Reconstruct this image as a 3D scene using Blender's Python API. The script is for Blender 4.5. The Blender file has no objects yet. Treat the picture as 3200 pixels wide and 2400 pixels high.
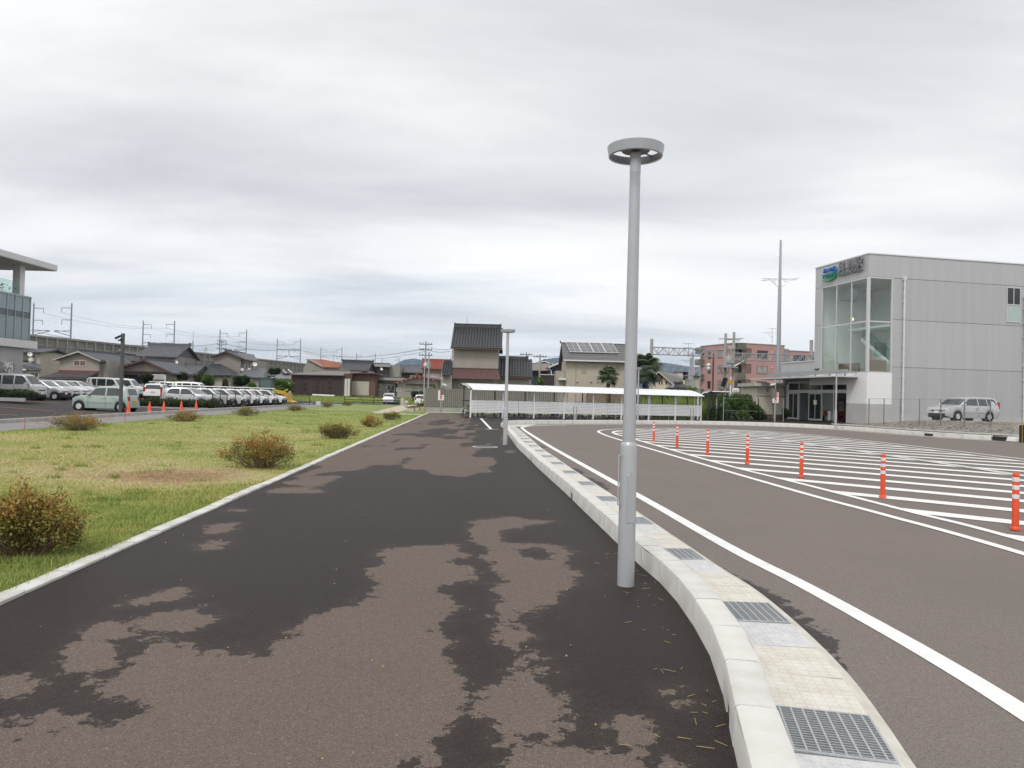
import bpy, bmesh, math, random
import numpy as np
from mathutils import Vector, Matrix
random.seed(7); RNG=np.random.default_rng(7)
SC=bpy.context.scene; COL=SC.collection
# ---------------------------------------------------------------- camera
F_PX=2250.0; CAM_H=1.6; PITCH=math.atan(39/2250.); ROLL=math.atan(.026)
_f=np.array([0,math.cos(PITCH),math.sin(PITCH)]); _r=np.array([1.,0,0]); _u=np.array([0,-math.sin(PITCH),math.cos(PITCH)])
_R=_r*math.cos(ROLL)+_u*math.sin(ROLL); _U=_u*math.cos(ROLL)-_r*math.sin(ROLL); _C=np.array([0,0,CAM_H])
cam=bpy.data.cameras.new('camera'); cam_o=bpy.data.objects.new('camera',cam); COL.objects.link(cam_o)
cam.sensor_fit='HORIZONTAL'; cam.sensor_width=36; cam.lens=36*F_PX/3200; cam.clip_start=.05; cam.clip_end=30000
cam_o.matrix_world=Matrix(((_R[0],_U[0],-_f[0],0),(_R[1],_U[1],-_f[1],0),(_R[2],_U[2],-_f[2],CAM_H),(0,0,0,1)))
SC.camera=cam_o
# ---------------------------------------------------------------- world + sun
SUN_EL=math.radians(52); SUN_AZ=math.radians(205)     # azimuth clockwise from +Y
world=bpy.data.worlds.new('World'); SC.world=world; world.use_nodes=True
def build_world():
    nt=world.node_tree; N=nt.nodes; L=nt.links; N.clear()
    out=N.new('ShaderNodeOutputWorld'); bg=N.new('ShaderNodeBackground'); bg.inputs[1].default_value=.1
    sky=N.new('ShaderNodeTexSky'); sky.sky_type='NISHITA'; sky.sun_disc=False; sky.sun_elevation=SUN_EL; sky.sun_rotation=SUN_AZ; sky.dust_density=2.
    tc=N.new('ShaderNodeTexCoord'); sp=N.new('ShaderNodeSeparateXYZ'); L.new(tc.outputs['Generated'],sp.inputs[0])
    def m(op,a,b=None):
        n=N.new('ShaderNodeMath'); n.operation=op
        for i,x in enumerate((a,b)):
            if x is None: continue
            if isinstance(x,(int,float)): n.inputs[i].default_value=x
            else: L.new(x,n.inputs[i])
        return n.outputs[0]
    z=m('ADD',m('MAXIMUM',sp.outputs[2],0.),.10)
    cb=N.new('ShaderNodeCombineXYZ'); L.new(m('DIVIDE',sp.outputs[0],z),cb.inputs[0]); L.new(m('DIVIDE',sp.outputs[1],z),cb.inputs[1])
    def noise(scale,detail,rough,off,sx=1.):
        mp=N.new('ShaderNodeMapping'); mp.inputs['Location'].default_value=off; mp.inputs['Scale'].default_value=(sx,1,1); mp.inputs['Rotation'].default_value=(0,0,.35); L.new(cb.outputs[0],mp.inputs[0])
        n=N.new('ShaderNodeTexNoise'); n.inputs['Scale'].default_value=scale; n.inputs['Detail'].default_value=detail; n.inputs['Roughness'].default_value=rough; n.inputs['Distortion'].default_value=.25
        L.new(mp.outputs[0],n.inputs['Vector']); return n.outputs['Fac']
    n1=noise(.34,2,.45,(3.9,2.6,0),.6); n2=noise(1.05,8,.55,(1.3,7.7,2),.45)
    s=m('ADD',m('MULTIPLY',n1,.62),m('MULTIPLY',n2,.38))
    def ramp(fac,stops):
        r=N.new('ShaderNodeValToRGB'); e=r.color_ramp.elements
        while len(e)<len(stops): e.new(.5)
        for q,(p,c) in zip(e,stops): q.position=p; q.color=(*c,1)
        L.new(fac,r.inputs[0]); return r.outputs[0]
    cl=ramp(s,[(.34,(.53,.535,.56)),(.41,(.67,.675,.69)),(.465,(.81,.81,.815)),(.53,(.90,.895,.895))])
    sc=N.new('ShaderNodeVectorMath'); sc.operation='SCALE'; sc.inputs['Scale'].default_value=10.0; L.new(cl,sc.inputs[0])
    # cloud cover: nearly total, thinning towards the horizon so some blue sky shows
    gap=noise(.55,6,.55,(9.2,4.1,5),.5)
    lowness=m('SUBTRACT',1.,m('MULTIPLY',sp.outputs[2],5.))
    g=m('ADD',gap,m('MULTIPLY',m('MAXIMUM',lowness,0.),.10))
    cover=ramp(g,[(.57,(1,1,1)),(.70,(.6,.6,.6))])
    mx=N.new('ShaderNodeMix'); mx.data_type='RGBA'; L.new(cover,mx.inputs['Factor']); L.new(sky.outputs[0],mx.inputs['A']); L.new(sc.outputs[0],mx.inputs['B'])
    L.new(mx.outputs['Result'],bg.inputs[0]); L.new(bg.outputs[0],out.inputs[0])
build_world()
sun=bpy.data.lights.new('sun','SUN'); sun.energy=1.3; sun.angle=math.radians(16); sun.color=(1,.97,.93)
sun_o=bpy.data.objects.new('sun',sun); COL.objects.link(sun_o)
_sd=Vector((math.sin(SUN_AZ)*math.cos(SUN_EL),math.cos(SUN_AZ)*math.cos(SUN_EL),math.sin(SUN_EL)))
sun_o.rotation_euler=_sd.to_track_quat('Z','Y').to_euler(); sun_o.location=_sd*200
vs=SC.view_settings; vs.view_transform='Standard'; vs.look='None'; vs.exposure=0.33; vs.gamma=1; vs.use_curve_mapping=False
# ---------------------------------------------------------------- pixel helpers (photo pixels, 3200x2400)
def ray(u,v): return _f*F_PX+_R*(u-1600)+_U*(1200-v)
def at(u,v,Y): d=ray(u,v); return _C+d*Y/d[1]
def G(u,v,z=0.): d=ray(u,v); return _C+d*(z-CAM_H)/d[2]
def hX(u,v,Y): return float(at(u,v,Y)[0])
def hZ(u,v,Y): return float(at(u,v,Y)[2])
def zoom(ox,oy,s): return lambda x,y:(ox+x/s,oy+y/s)
q1=zoom(0,1400,1.659); q2=zoom(1000,1400,1.659); q3=zoom(2000,1400,1.659); q4=zoom(1800,1280,1.58)
b2=zoom(0,1050,4.916); b3=zoom(400,1000,4.254); b4=zoom(850,1000,4.424); b5=zoom(1250,1000,4.916)
b6=zoom(1650,1000,4.424); b7=zoom(2100,1000,4.739); b8=zoom(2450,750,2.552); q6=zoom(500,1250,2.458); dsp=zoom(0,0,1/1.4467)
# ---------------------------------------------------------------- mesh builder
class MB:
    def __init__(s): s.v=[]; s.f=[]
    def add(s,vs,fs):
        n=len(s.v); s.v+= [tuple(map(float,p)) for p in vs]; s.f+=[tuple(i+n for i in q) for q in fs]; return s
    def box(s,c,d,rz=0,M=None):
        hx,hy,hz=d[0]/2,d[1]/2,d[2]/2; P=[Vector((x*hx,y*hy,z*hz)) for z in (-1,1) for y in (-1,1) for x in (-1,1)]
        R=M if M is not None else Matrix.Rotation(rz,3,'Z'); c=Vector(c)
        return s.add([R@p+c for p in P],[(0,2,3,1),(4,5,7,6),(0,1,5,4),(2,6,7,3),(0,4,6,2),(1,3,7,5)])
    def bx(s,x0,x1,y0,y1,z0,z1): return s.box(((x0+x1)/2,(y0+y1)/2,(z0+z1)/2),(abs(x1-x0),abs(y1-y0),abs(z1-z0)))
    def cyl(s,p0,p1,r0,r1=None,n=10,caps=True):
        p0=Vector(p0); p1=Vector(p1); r1=r0 if r1 is None else r1; d=(p1-p0)
        if d.length<1e-9: return s
        q=d.to_track_quat('Z','Y').to_matrix(); k=len(s.v)
        for p,r in((p0,r0),(p1,r1)):
            for i in range(n):
                a=2*math.pi*i/n; s.v.append(tuple(p+q@Vector((r*math.cos(a),r*math.sin(a),0))))
        for i in range(n): j=(i+1)%n; s.f.append((k+i,k+j,k+n+j,k+n+i))
        if caps: s.f.append(tuple(k+i for i in range(n-1,-1,-1))); s.f.append(tuple(k+n+i for i in range(n)))
        return s
    def tube(s,pts,r,n=6):
        for a,b in zip(pts[:-1],pts[1:]): s.cyl(a,b,r,r,n)
        return s
    def lathe(s,prof,n=24,c=(0,0,0)):
        k=len(s.v)
        for r,z in prof:
            for i in range(n): a=2*math.pi*i/n; s.v.append((c[0]+r*math.cos(a),c[1]+r*math.sin(a),c[2]+z))
        for j in range(len(prof)-1):
            for i in range(n):
                i2=(i+1)%n; s.f.append((k+j*n+i,k+j*n+i2,k+(j+1)*n+i2,k+(j+1)*n+i))
        return s
    def prism(s,poly,axis,a0,a1):
        """poly 2-D points; extruded along axis ('x','y','z') from a0 to a1"""
        def P(p,a): return {'x':(a,p[0],p[1]),'y':(p[0],a,p[1]),'z':(p[0],p[1],a)}[axis]
        n=len(poly); return s.add([P(p,a0) for p in poly]+[P(p,a1) for p in poly],[tuple(range(n-1,-1,-1)),tuple(range(n,2*n))]+[(i,(i+1)%n,n+(i+1)%n,n+i) for i in range(n)])
    def ball(s,c,r,nu=12,nv=8,sc=(1,1,1)):
        k=len(s.v)
        for j in range(nv+1):
            t=math.pi*j/nv
            for i in range(nu): a=2*math.pi*i/nu; s.v.append((c[0]+sc[0]*r*math.sin(t)*math.cos(a),c[1]+sc[1]*r*math.sin(t)*math.sin(a),c[2]+sc[2]*r*math.cos(t)))
        for j in range(nv):
            for i in range(nu): i2=(i+1)%nu; s.f.append((k+j*nu+i,k+(j+1)*nu+i,k+(j+1)*nu+i2,k+j*nu+i2))
        return s
    def torus(s,c,R,r,axis='y',n=24,m=6,squash=1.):
        k=len(s.v)
        for i in range(n):
            a=2*math.pi*i/n
            for j in range(m):
                b=2*math.pi*j/m; rr=R+r*math.cos(b); h=r*math.sin(b)*squash
                p=(rr*math.cos(a),h,rr*math.sin(a)) if axis=='y' else (rr*math.cos(a),rr*math.sin(a),h)
                s.v.append((c[0]+p[0],c[1]+p[1],c[2]+p[2]))
        for i in range(n):
            for j in range(m): i2=(i+1)%n; j2=(j+1)%m; s.f.append((k+i*m+j,k+i2*m+j,k+i2*m+j2,k+i*m+j2))
        return s
    def mesh(s,name,mat=None,smooth=None,fixn=True):
        me=bpy.data.meshes.new(name); me.from_pydata(s.v,[],s.f)
        if fixn:
            bm=bmesh.new(); bm.from_mesh(me); bmesh.ops.recalc_face_normals(bm,faces=bm.faces); bm.to_mesh(me); bm.free()
        if mat is not None: me.materials.append(mat)
        if smooth is not None and len(me.polygons):
            me.shade_smooth()
            if smooth<180: me.set_sharp_from_angle(angle=math.radians(smooth))
        return me
    def build(s,name,mat=None,parent=None,smooth=None,fixn=True,loc=None):
        return link(name,s.mesh(name,mat,smooth,fixn),parent,loc)
def link(name,me,parent=None,loc=None,rz=0):
    o=bpy.data.objects.new(name,me); COL.objects.link(o)
    if parent is not None: o.parent=parent
    if loc is not None: o.location=loc
    if rz: o.rotation_euler=(0,0,rz)
    return o
def tag(o,label,cat,group=None):
    o['label']=label; o['category']=cat
    if group: o['group']=group
    return o
def thing(name,label,cat,loc=(0,0,0),rz=0,group=None):
    o=bpy.data.objects.new(name,None); o.empty_display_size=.2; COL.objects.link(o); o.location=loc; o.rotation_euler=(0,0,rz)
    return tag(o,label,cat,group)
def structure(o): o['kind']='structure'; return o
def stuff(o): o['kind']='stuff'; return o
def dup(o,loc=None,rz=None,label=None,parent=None):
    c=o.copy(); COL.objects.link(c)
    if parent is not None: c.parent=parent
    if loc is not None: c.location=loc
    if rz is not None: c.rotation_euler=(0,0,rz)
    if label: c['label']=label
    for ch in list(o.children): dup(ch,parent=c)
    return c
# ---------------------------------------------------------------- materials
MATS={}
def M(name,col,rough=.6,metal=0.,var=.12,scale=2.,bump=0.,bscale=40.,spec=.4,dirt=None,coat=0.,streak=None):
    if name in MATS: return MATS[name]
    m=bpy.data.materials.new(name); m.use_nodes=True; nt=m.node_tree; N=nt.nodes; L=nt.links
    b=N['Principled BSDF']; b.inputs['Roughness'].default_value=rough; b.inputs['Metallic'].default_value=metal; b.inputs['Specular IOR Level'].default_value=spec
    if coat: b.inputs['Coat Weight'].default_value=coat; b.inputs['Coat Roughness'].default_value=.06
    tc=N.new('ShaderNodeTexCoord'); vec=tc.outputs['Object']
    if streak:
        mp=N.new('ShaderNodeMapping'); mp.inputs['Scale'].default_value=streak; L.new(vec,mp.inputs[0]); vs_=mp.outputs[0]
    else: vs_=vec
    n=N.new('ShaderNodeTexNoise'); n.inputs['Scale'].default_value=scale; n.inputs['Detail'].default_value=6; n.inputs['Roughness'].default_value=.62; L.new(vs_,n.inputs['Vector'])
    r=N.new('ShaderNodeValToRGB'); e=r.color_ramp.elements; e[0].position=.3; e[1].position=.72
    lo=[max(0,c*(1-var)) for c in col]; hi=[min(1,c*(1+var)) for c in col]
    if dirt: lo=[c*(1-.6)+d*.6 for c,d in zip(col,dirt)]
    e[0].color=(*lo,1); e[1].color=(*hi,1); L.new(n.outputs['Fac'],r.inputs[0]); L.new(r.outputs[0],b.inputs['Base Color'])
    if bump:
        nb=N.new('ShaderNodeTexNoise'); nb.inputs['Scale'].default_value=bscale; nb.inputs['Detail'].default_value=4; L.new(vec,nb.inputs['Vector'])
        bp=N.new('ShaderNodeBump'); bp.inputs['Strength'].default_value=bump; bp.inputs['Distance'].default_value=.02; L.new(nb.outputs['Fac'],bp.inputs['Height']); L.new(bp.outputs[0],b.inputs['Normal'])
    MATS[name]=m; return m
def emit(name,col,st):
    if name in MATS: return MATS[name]
    m=bpy.data.materials.new(name); m.use_nodes=True; b=m.node_tree.nodes['Principled BSDF']; b.inputs['Base Color'].default_value=(*col,1); b.inputs['Emission Color'].default_value=(*col,1); b.inputs['Emission Strength'].default_value=st
    MATS[name]=m; return m
def clear_glass(name,tint,refl):
    if name in MATS: return MATS[name]
    m=bpy.data.materials.new(name); m.use_nodes=True; nt=m.node_tree; N=nt.nodes; L=nt.links; N.clear()
    o=N.new('ShaderNodeOutputMaterial'); mx=N.new('ShaderNodeMixShader'); t=N.new('ShaderNodeBsdfTransparent'); g=N.new('ShaderNodeBsdfGlossy'); lw=N.new('ShaderNodeLayerWeight'); lw.inputs[0].default_value=.5
    t.inputs[0].default_value=(*tint,1); g.inputs['Roughness'].default_value=.01; g.inputs[0].default_value=(refl,refl,refl,1)
    p=N.new('ShaderNodeMath'); p.operation='POWER'; p.inputs[1].default_value=4.; L.new(lw.outputs['Facing'],p.inputs[0]); q=N.new('ShaderNodeMath'); q.operation='MULTIPLY_ADD'; q.inputs[1].default_value=.8; q.inputs[2].default_value=.05; L.new(p.outputs[0],q.inputs[0])
    L.new(q.outputs[0],mx.inputs[0]); L.new(t.outputs[0],mx.inputs[1]); L.new(g.outputs[0],mx.inputs[2]); L.new(mx.outputs[0],o.inputs[0]); MATS[name]=m; return m
GALV=M('galvanised',(.42,.43,.45),.42,.55,.06,9); LAMPGREY=M('lamp_grey_paint',(.44,.45,.47),.38,.25,.04,6,.02,200)
CONC=M('kerb_concrete',(.64,.64,.62),.85,0,.10,3,.25,90,dirt=(.42,.38,.30)); CONC2=M('plain_concrete',(.36,.35,.33),.9,0,.16,.8,.2,40)
DARKMET=M('dark_metal',(.025,.025,.028),.45,.3,.2); BLACK=M('black_rubber',(.014,.014,.015),.75,0,.2,8); DPLAST=M('dark_plastic',(.022,.022,.024),.55,0,.15)
WHITEP=M('white_paint',(.78,.78,.77),.5,0,.05,5); ALU=M('aluminium',(.62,.63,.65),.4,.35,.05,5); DGLASS=M('dark_glass',(.02,.024,.026),.06,0,.3,.4,spec=.6)
CURT=M('curtain_glass',(.30,.30,.28),.12,0,.35,1.3,spec=.6); RED=M('sign_red',(.55,.02,.03),.5); 
def text_mesh(body,size,ext,mat,name,align='CENTER'):
    c=bpy.data.curves.new(name,'FONT'); c.body=body; c.size=size; c.extrude=ext; c.align_x=align; c.resolution_u=2
    o=bpy.data.objects.new(name,c); COL.objects.link(o); dg=bpy.context.evaluated_depsgraph_get(); dg.update()
    me=bpy.data.meshes.new_from_object(o.evaluated_get(dg)); bpy.data.objects.remove(o); bpy.data.curves.remove(c)
    me.materials.clear(); me.materials.append(mat); me.name=name; return me
# ================================================================ GROUND, ROAD, PATH, LAWN
def spline(P,step=.25):
    P=[np.array(p[:2],float) for p in P]; P=[2*P[0]-P[1]]+P+[2*P[-1]-P[-2]]; out=[]
    for i in range(1,len(P)-2):
        a,b,c,d=P[i-1:i+3]; n=max(2,int(np.linalg.norm(c-b)/step))
        for k in range(n):
            t=k/n; out.append(.5*((2*b)+(c-a)*t+(2*a-5*b+4*c-d)*t*t+(3*b-a-3*c+d)*t**3))
    out.append(P[-2]); return np.array(out)
def normals(P):
    t=np.gradient(P,axis=0); t/=np.linalg.norm(t,axis=1)[:,None]; return np.stack([t[:,1],-t[:,0]],1)   # right-hand side
def resample(P,step,s0=0.):
    d=np.r_[0,np.cumsum(np.linalg.norm(np.diff(P,axis=0),axis=1))]; s=np.arange(s0,d[-1],step)
    return np.stack([np.interp(s,d,P[:,0]),np.interp(s,d,P[:,1])],1)
def ribbon(P,o0,o1,z0,z1=None,name='marking',mat=None,parent=None):
    z1=z0 if z1 is None else z1; n=normals(P); A=P+n*o0; B=P+n*o1; k=len(P); b=MB()
    b.add([(*p,z0) for p in A]+[(*p,z1) for p in B],[(i,k+i,k+i+1,i+1) for i in range(k-1)]); return b.build(name,mat,parent)
def sheet(poly,z,name,mat,parent=None):
    b=MB(); b.add([(p[0],p[1],z) for p in poly],[tuple(range(len(poly)))]); o=b.build(name,mat,parent)
    if o.data.polygons[0].normal.z<0: o.data.flip_normals()
    return o
def asphalt(name,dry,wet,marks=.5):
    m=bpy.data.materials.new(name); m.use_nodes=True; nt=m.node_tree; N=nt.nodes; L=nt.links; b=N['Principled BSDF']
    tc=N.new('ShaderNodeTexCoord'); V=tc.outputs['Object']
    def noise(sc,de,ro=.6,dist=0.):
        n=N.new('ShaderNodeTexNoise'); n.inputs['Scale'].default_value=sc; n.inputs['Detail'].default_value=de; n.inputs['Roughness'].default_value=ro; n.inputs['Distortion'].default_value=dist; L.new(V,n.inputs['Vector']); return n.outputs['Fac']
    def mth(op,a,c=None,cl=False):
        n=N.new('ShaderNodeMath'); n.operation=op; n.use_clamp=cl
        for i,x in enumerate((a,c)):
            if x is None: continue
            if isinstance(x,(int,float)): n.inputs[i].default_value=x
            else: L.new(x,n.inputs[i])
        return n.outputs[0]
    def mix(f,a,c):
        n=N.new('ShaderNodeMix'); n.data_type='RGBA'
        if isinstance(f,(int,float)): n.inputs['Factor'].default_value=f
        else: L.new(f,n.inputs['Factor'])
        for s,x in (('A',a),('B',c)):
            if isinstance(x,tuple): n.inputs[s].default_value=(*x,1)
            else: L.new(x,n.inputs[s])
        return n.outputs['Result']
    at_=N.new('ShaderNodeAttribute'); at_.attribute_name='dry'
    edge=mth('ADD',mth('MULTIPLY',mth('SUBTRACT',noise(2.6,5,.6,.5),.5),.42),mth('MULTIPLY',mth('SUBTRACT',noise(10,7,.72),.5),.50))
    d=mth('MULTIPLY',mth('ADD',at_.outputs['Fac'],edge),80.,)
    dryf=mth('ADD',d,.5,True)
    big=noise(.55,5,.6); spk=noise(95,3,.75); 
    vo=N.new('ShaderNodeTexVoronoi'); vo.inputs['Scale'].default_value=75; L.new(V,vo.inputs['Vector'])
    pit=mth('LESS_THAN',noise(42,4,.62),.36)
    r1=mix(big,tuple(c*.80 for c in dry),tuple(min(1,c*1.22) for c in dry))
    r1=mix(mth('MULTIPLY',mth('SUBTRACT',spk,.28,True),1.5,True),tuple(c*.40 for c in dry),r1)
    grit=mth('GREATER_THAN',noise(120,2,.5),.66); r1=mix(mth('MULTIPLY',grit,.45),r1,(.38,.36,.33))
    r1=mix(mth('MULTIPLY',pit,.6),r1,tuple(c*.4 for c in dry))
    r2=mix(big,tuple(c*.72 for c in wet),tuple(c*1.35 for c in wet)); r2=mix(mth('MULTIPLY',mth('SUBTRACT',spk,.25,True),1.7,True),tuple(c*.42 for c in wet),r2); r2=mix(mth('MULTIPLY',pit,.7),r2,tuple(c*.3 for c in wet))
    r2=mix(mth('MULTIPLY',grit,.16),r2,(.22,.21,.2))
    # drying rim: just outside the dry edge the wet is half dried
    rim=mth('ADD',mth('MULTIPLY',mth('ADD',at_.outputs['Fac'],edge),5.),1.0,True); r2=mix(mth('MULTIPLY',rim,.10),r2,r1)
    L.new(mix(dryf,r2,r1),b.inputs['Base Color'])
    ro=N.new('ShaderNodeMapRange'); L.new(dryf,ro.inputs[0]); ro.inputs[3].default_value=.58; ro.inputs[4].default_value=.95; L.new(ro.outputs[0],b.inputs['Roughness']); b.inputs['Specular IOR Level'].default_value=.14
    h=mth('ADD',mth('MULTIPLY',spk,.7),mth('MULTIPLY',vo.outputs['Distance'],.8)); h=mth('SUBTRACT',h,mth('MULTIPLY',pit,.5))
    bp=N.new('ShaderNodeBump'); bp.inputs['Strength'].default_value=.55; bp.inputs['Distance'].default_value=.006; L.new(h,bp.inputs['Height']); L.new(bp.outputs[0],b.inputs['Normal'])
    return m
ASPH=asphalt('path_asphalt',(.238,.188,.159),(.046,.035,.031)); ROADM=asphalt('road_asphalt',(.318,.272,.248),(.07,.058,.055)); 
PARKM=asphalt('car_park_asphalt',(.115,.108,.105),(.05,.047,.05))
def set_attr(o,vals,name='dry'):
    a=o.data.attributes.new(name,'FLOAT','POINT'); a.data.foreach_set('value',np.asarray(vals,np.float32))
def poly_sd(P,poly):
    """signed distance, positive inside"""
    poly=np.asarray(poly)[:,:2]; a=poly; b=np.roll(poly,-1,0); best=np.full(len(P),1e9); ins=np.zeros(len(P),bool)
    for p,q in zip(a,b):
        e=q-p; w=P-p; t=np.clip((w@e)/max(e@e,1e-12),0,1); best=np.minimum(best,np.linalg.norm(w-t[:,None]*e,axis=1))
        c=((p[1]<=P[:,1])!=(q[1]<=P[:,1])); 
        with np.errstate(divide='ignore',invalid='ignore'): xi=p[0]+(P[:,1]-p[1])/(q[1]-p[1])*(q[0]-p[0])
        ins^=c&(P[:,0]<xi)
    return np.where(ins,best,-best)
def gp(q,pts): return np.array([G(*q(*p))[:2] for p in pts])
# --- kerb foot curve (path side), edging line
KERB=spline([(-.35,-1.4),(.25,0.2),(.72,1.7),(1.05,3.28),(1.17,3.84),(1.27,4.4),(1.33,5.06),(1.355,5.72),(1.345,6.3),(1.28,6.95),(1.2,8.2),(1.06,10.3),(.95,12),(.80,14),(.63,16.3),(.46,19),(.22,22.5),(-.02,28),(-.40,36.1),(-.55,38.2)],.1)
def edge_x(y): return -3.345-.0602*y
def kerb_x(y): return np.interp(y,KERB[:,1],KERB[:,0])
FAR=spline([(-.30,39.3),(.35,40.9),(1.7,42.5),(6.2,46.1),(11.2,49.2),(15.6,50.2),(19.4,49.5),(21.2,47.2),(22.0,44.3),(23.1,39.3),(24.8,36.1)],.2)
# --- ground sheet to the horizon
structure(sheet([(-9000,-300),(9000,-300),(9000,14000),(-9000,14000)],-.12,'ground',M('far_ground',(.10,.105,.075),.95,0,.35,.02)))
# --- road
o=structure(sheet([(-3,-8),(62,-8),(62,40),(40,52),(-3,52)],0.,'road',ROADM)); set_attr(o,[1.]*5)
ko=normals(KERB); offs=np.r_[np.linspace(.74,1.3,12),np.linspace(1.4,2.6,8)]
b=MB(); nK=len(KERB); nO=len(offs)
for i in range(nK):
    for s in offs: p=KERB[i]+ko[i]*s; b.v.append((p[0],p[1],.003))
b.f=[(i*nO+j,i*nO+j+1,(i+1)*nO+j+1,(i+1)*nO+j) for i in range(nK-1) for j in range(nO-1)]
o=structure(b.build('road_margin',ROADM)); wob=np.interp(np.arange(nK),np.arange(0,nK+9,9),RNG.uniform(-.30,.20,len(np.arange(0,nK+9,9))))
set_attr(o,np.concatenate([np.clip((offs-.80-wob[i])*1.0,-.5,.8) for i in range(nK)]))
# --- path with its wet and dry patches
ys=[-2.]
while ys[-1]<62.6: ys.append(ys[-1]+max(.045,abs(ys[-1])*.011))
ys=np.array(ys); nx=96; rows=[]
for y in ys:
    xr=kerb_x(y)+.03 if y<36.1 else -.42
    x0=edge_x(y)+.02; rows.append(np.stack([np.linspace(x0,xr,nx),np.full(nx,y)],1))
PV=np.concatenate(rows)
dry=[gp(q1,[(-300,1480),(0,1430),(160,1420),(270,1385),(340,1390),(480,1420),(600,1445),(660,1390),(725,1350),(600,1310),(480,1265),(545,1250),(475,1190),(300,1145),(340,1100),(390,1030),(460,945),(590,900),(600,930),(700,960),(720,990),(770,995),(815,1010),(930,985),(960,1030),(1030,1060),(1190,1055),(1240,1075),(1370,1090),(1400,1030),(1500,980),(1520,930),(1640,880),(1800,830),(1830,800),(1930,760),(1955,690),(1905,630),(1990,600),(1950,555),(2060,515),(2200,505),(2350,505),(2420,560),(2300,595),(2460,615),(2485,650),(2440,690),(2280,715),(2290,770),(2420,820),(2320,850),(2240,905),(2280,970),(2350,1010),(2320,1110),(2405,1180),(2430,1265),(2620,1240),(2670,1170),(2695,1080),(2660,1020),(2580,990),(2580,900),(2560,830),(2600,760),(2590,680),(2510,560),(2490,505),(2440,480),(2450,380),(2620,360),(2880,380),(2590,430),(2580,495),(2910,500),(2960,540),(2940,600),(3000,650),(2990,720),(2900,750),(2890,800),(2710,850),(2680,900),(2700,950),(2790,985),(2710,1010),(2750,1070),(2790,1130),(2860,1160),(2770,1190),(2880,1260),(2950,1330),(2940,1400),(2970,1470),(2935,1520),(2990,1560),(3140,1605),(3205,1570),(3220,1500),(3160,1410),(3230,1385),(3340,1400),(3360,1470),(3320,1550),(3350,1600),(3350,1760),(-300,1760)]),
 gp(q1,[(-200,1195),(0,1195),(170,1180),(280,1215),(170,1270),(0,1310),(-200,1310)]),
 gp(q1,[(620,830),(720,790),(880,740),(970,720),(970,750),(900,790),(760,820)]), gp(q1,[(650,920),(800,850),(1060,830),(1000,870),(1110,880),(960,960),(700,940)]),
 gp(q1,[(1020,500),(1100,475),(1165,490),(1150,520),(1060,530)]), gp(q1,[(1050,440),(1060,405),(1240,390),(1230,420),(1130,450)]),
 gp(q1,[(1395,235),(1400,215),(1560,200),(1480,180),(1600,165),(1640,150),(1800,140),(1730,170),(1640,210),(1680,235)]),
 gp(q1,[(1160,330),(1200,316),(1300,320),(1240,332)]),
 gp(q2,[(1770,1275),(1800,1240),(1900,1240),(1890,1280)]), gp(q2,[(1790,1305),(1850,1312),(1905,1340),(1850,1345)]), gp(q2,[(1750,1640),(1800,1630),(1860,1650),(1800,1665)]),
 gp(q6,[(1060,590),(1180,560),(1420,545),(1590,535),(1650,505),(1850,515),(2000,520),(2140,570),(2330,585),(2440,560),(2590,560),(2580,500),(2480,390),(2350,250),(2330,130),(2200,90),(2080,92),(1900,150),(1500,330)])]
wet=[gp(q2,[(500,1560),(570,1520),(660,1510),(665,1400),(780,1325),(850,1400),(1040,1490),(930,1500),(940,1540),(990,1580),(930,1690),(600,1690),(630,1610),(580,1570)]),
 gp(q2,[(370,1690),(440,1620),(510,1640),(510,1690)]), gp(q2,[(1030,525),(1130,515),(1200,540),(1180,590),(1060,570)]), gp(q2,[(1085,1560),(1140,1510),(1200,1550),(1150,1570)]), gp(q2,[(1070,1590),(1130,1580),(1130,1605),(1080,1610)]),
 gp(q1,[(550,1010),(680,980),(810,1020),(680,1070),(690,1130),(560,1190),(500,1180),(600,1110),(640,1050)]), gp(q1,[(265,1465),(310,1440),(350,1450),(300,1475)]),
 gp(q6,[(1950,375),(2000,345),(2150,340),(2130,365),(2020,380)]), gp(q6,[(1850,270),(1900,260),(2020,255),(2060,225),(2200,220),(2300,240),(2300,300),(2100,300),(2000,275)]), gp(q6,[(2000,180),(2200,150),(2260,180),(2100,200)])]
sd=np.full(len(PV),-9.)
for p in dry: sd=np.maximum(sd,poly_sd(PV,p))
for p in wet: sd=np.minimum(sd,-poly_sd(PV,p))
# sunk strip along the kerb stays wet
b=MB(); b.v=[(x,y,.004) for x,y in PV]; nr=len(ys); b.f=[(i*nx+j,i*nx+j+1,(i+1)*nx+j+1,(i+1)*nx+j) for i in range(nr-1) for j in range(nx-1)]
o=structure(b.build('path',ASPH,fixn=False)); amp=np.clip(sd,-.5,.5); far_=np.clip((PV[:,1]-11)/6,0,1); X_,Y_=PV[:,0],PV[:,1]; amp=amp*(1-.3*far_)+far_*.16*(np.sin(X_*2.3+1.7*np.sin(Y_*.31))+np.sin(X_*5.1-Y_*.83)+.8*np.sin(Y_*1.9+X_*1.2)+.6*np.sin(X_*11+Y_*.4)+.5*np.sin(Y_*3.7-X_*3.)); set_attr(o,np.clip(amp*1.0,-.45,.45))
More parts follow.
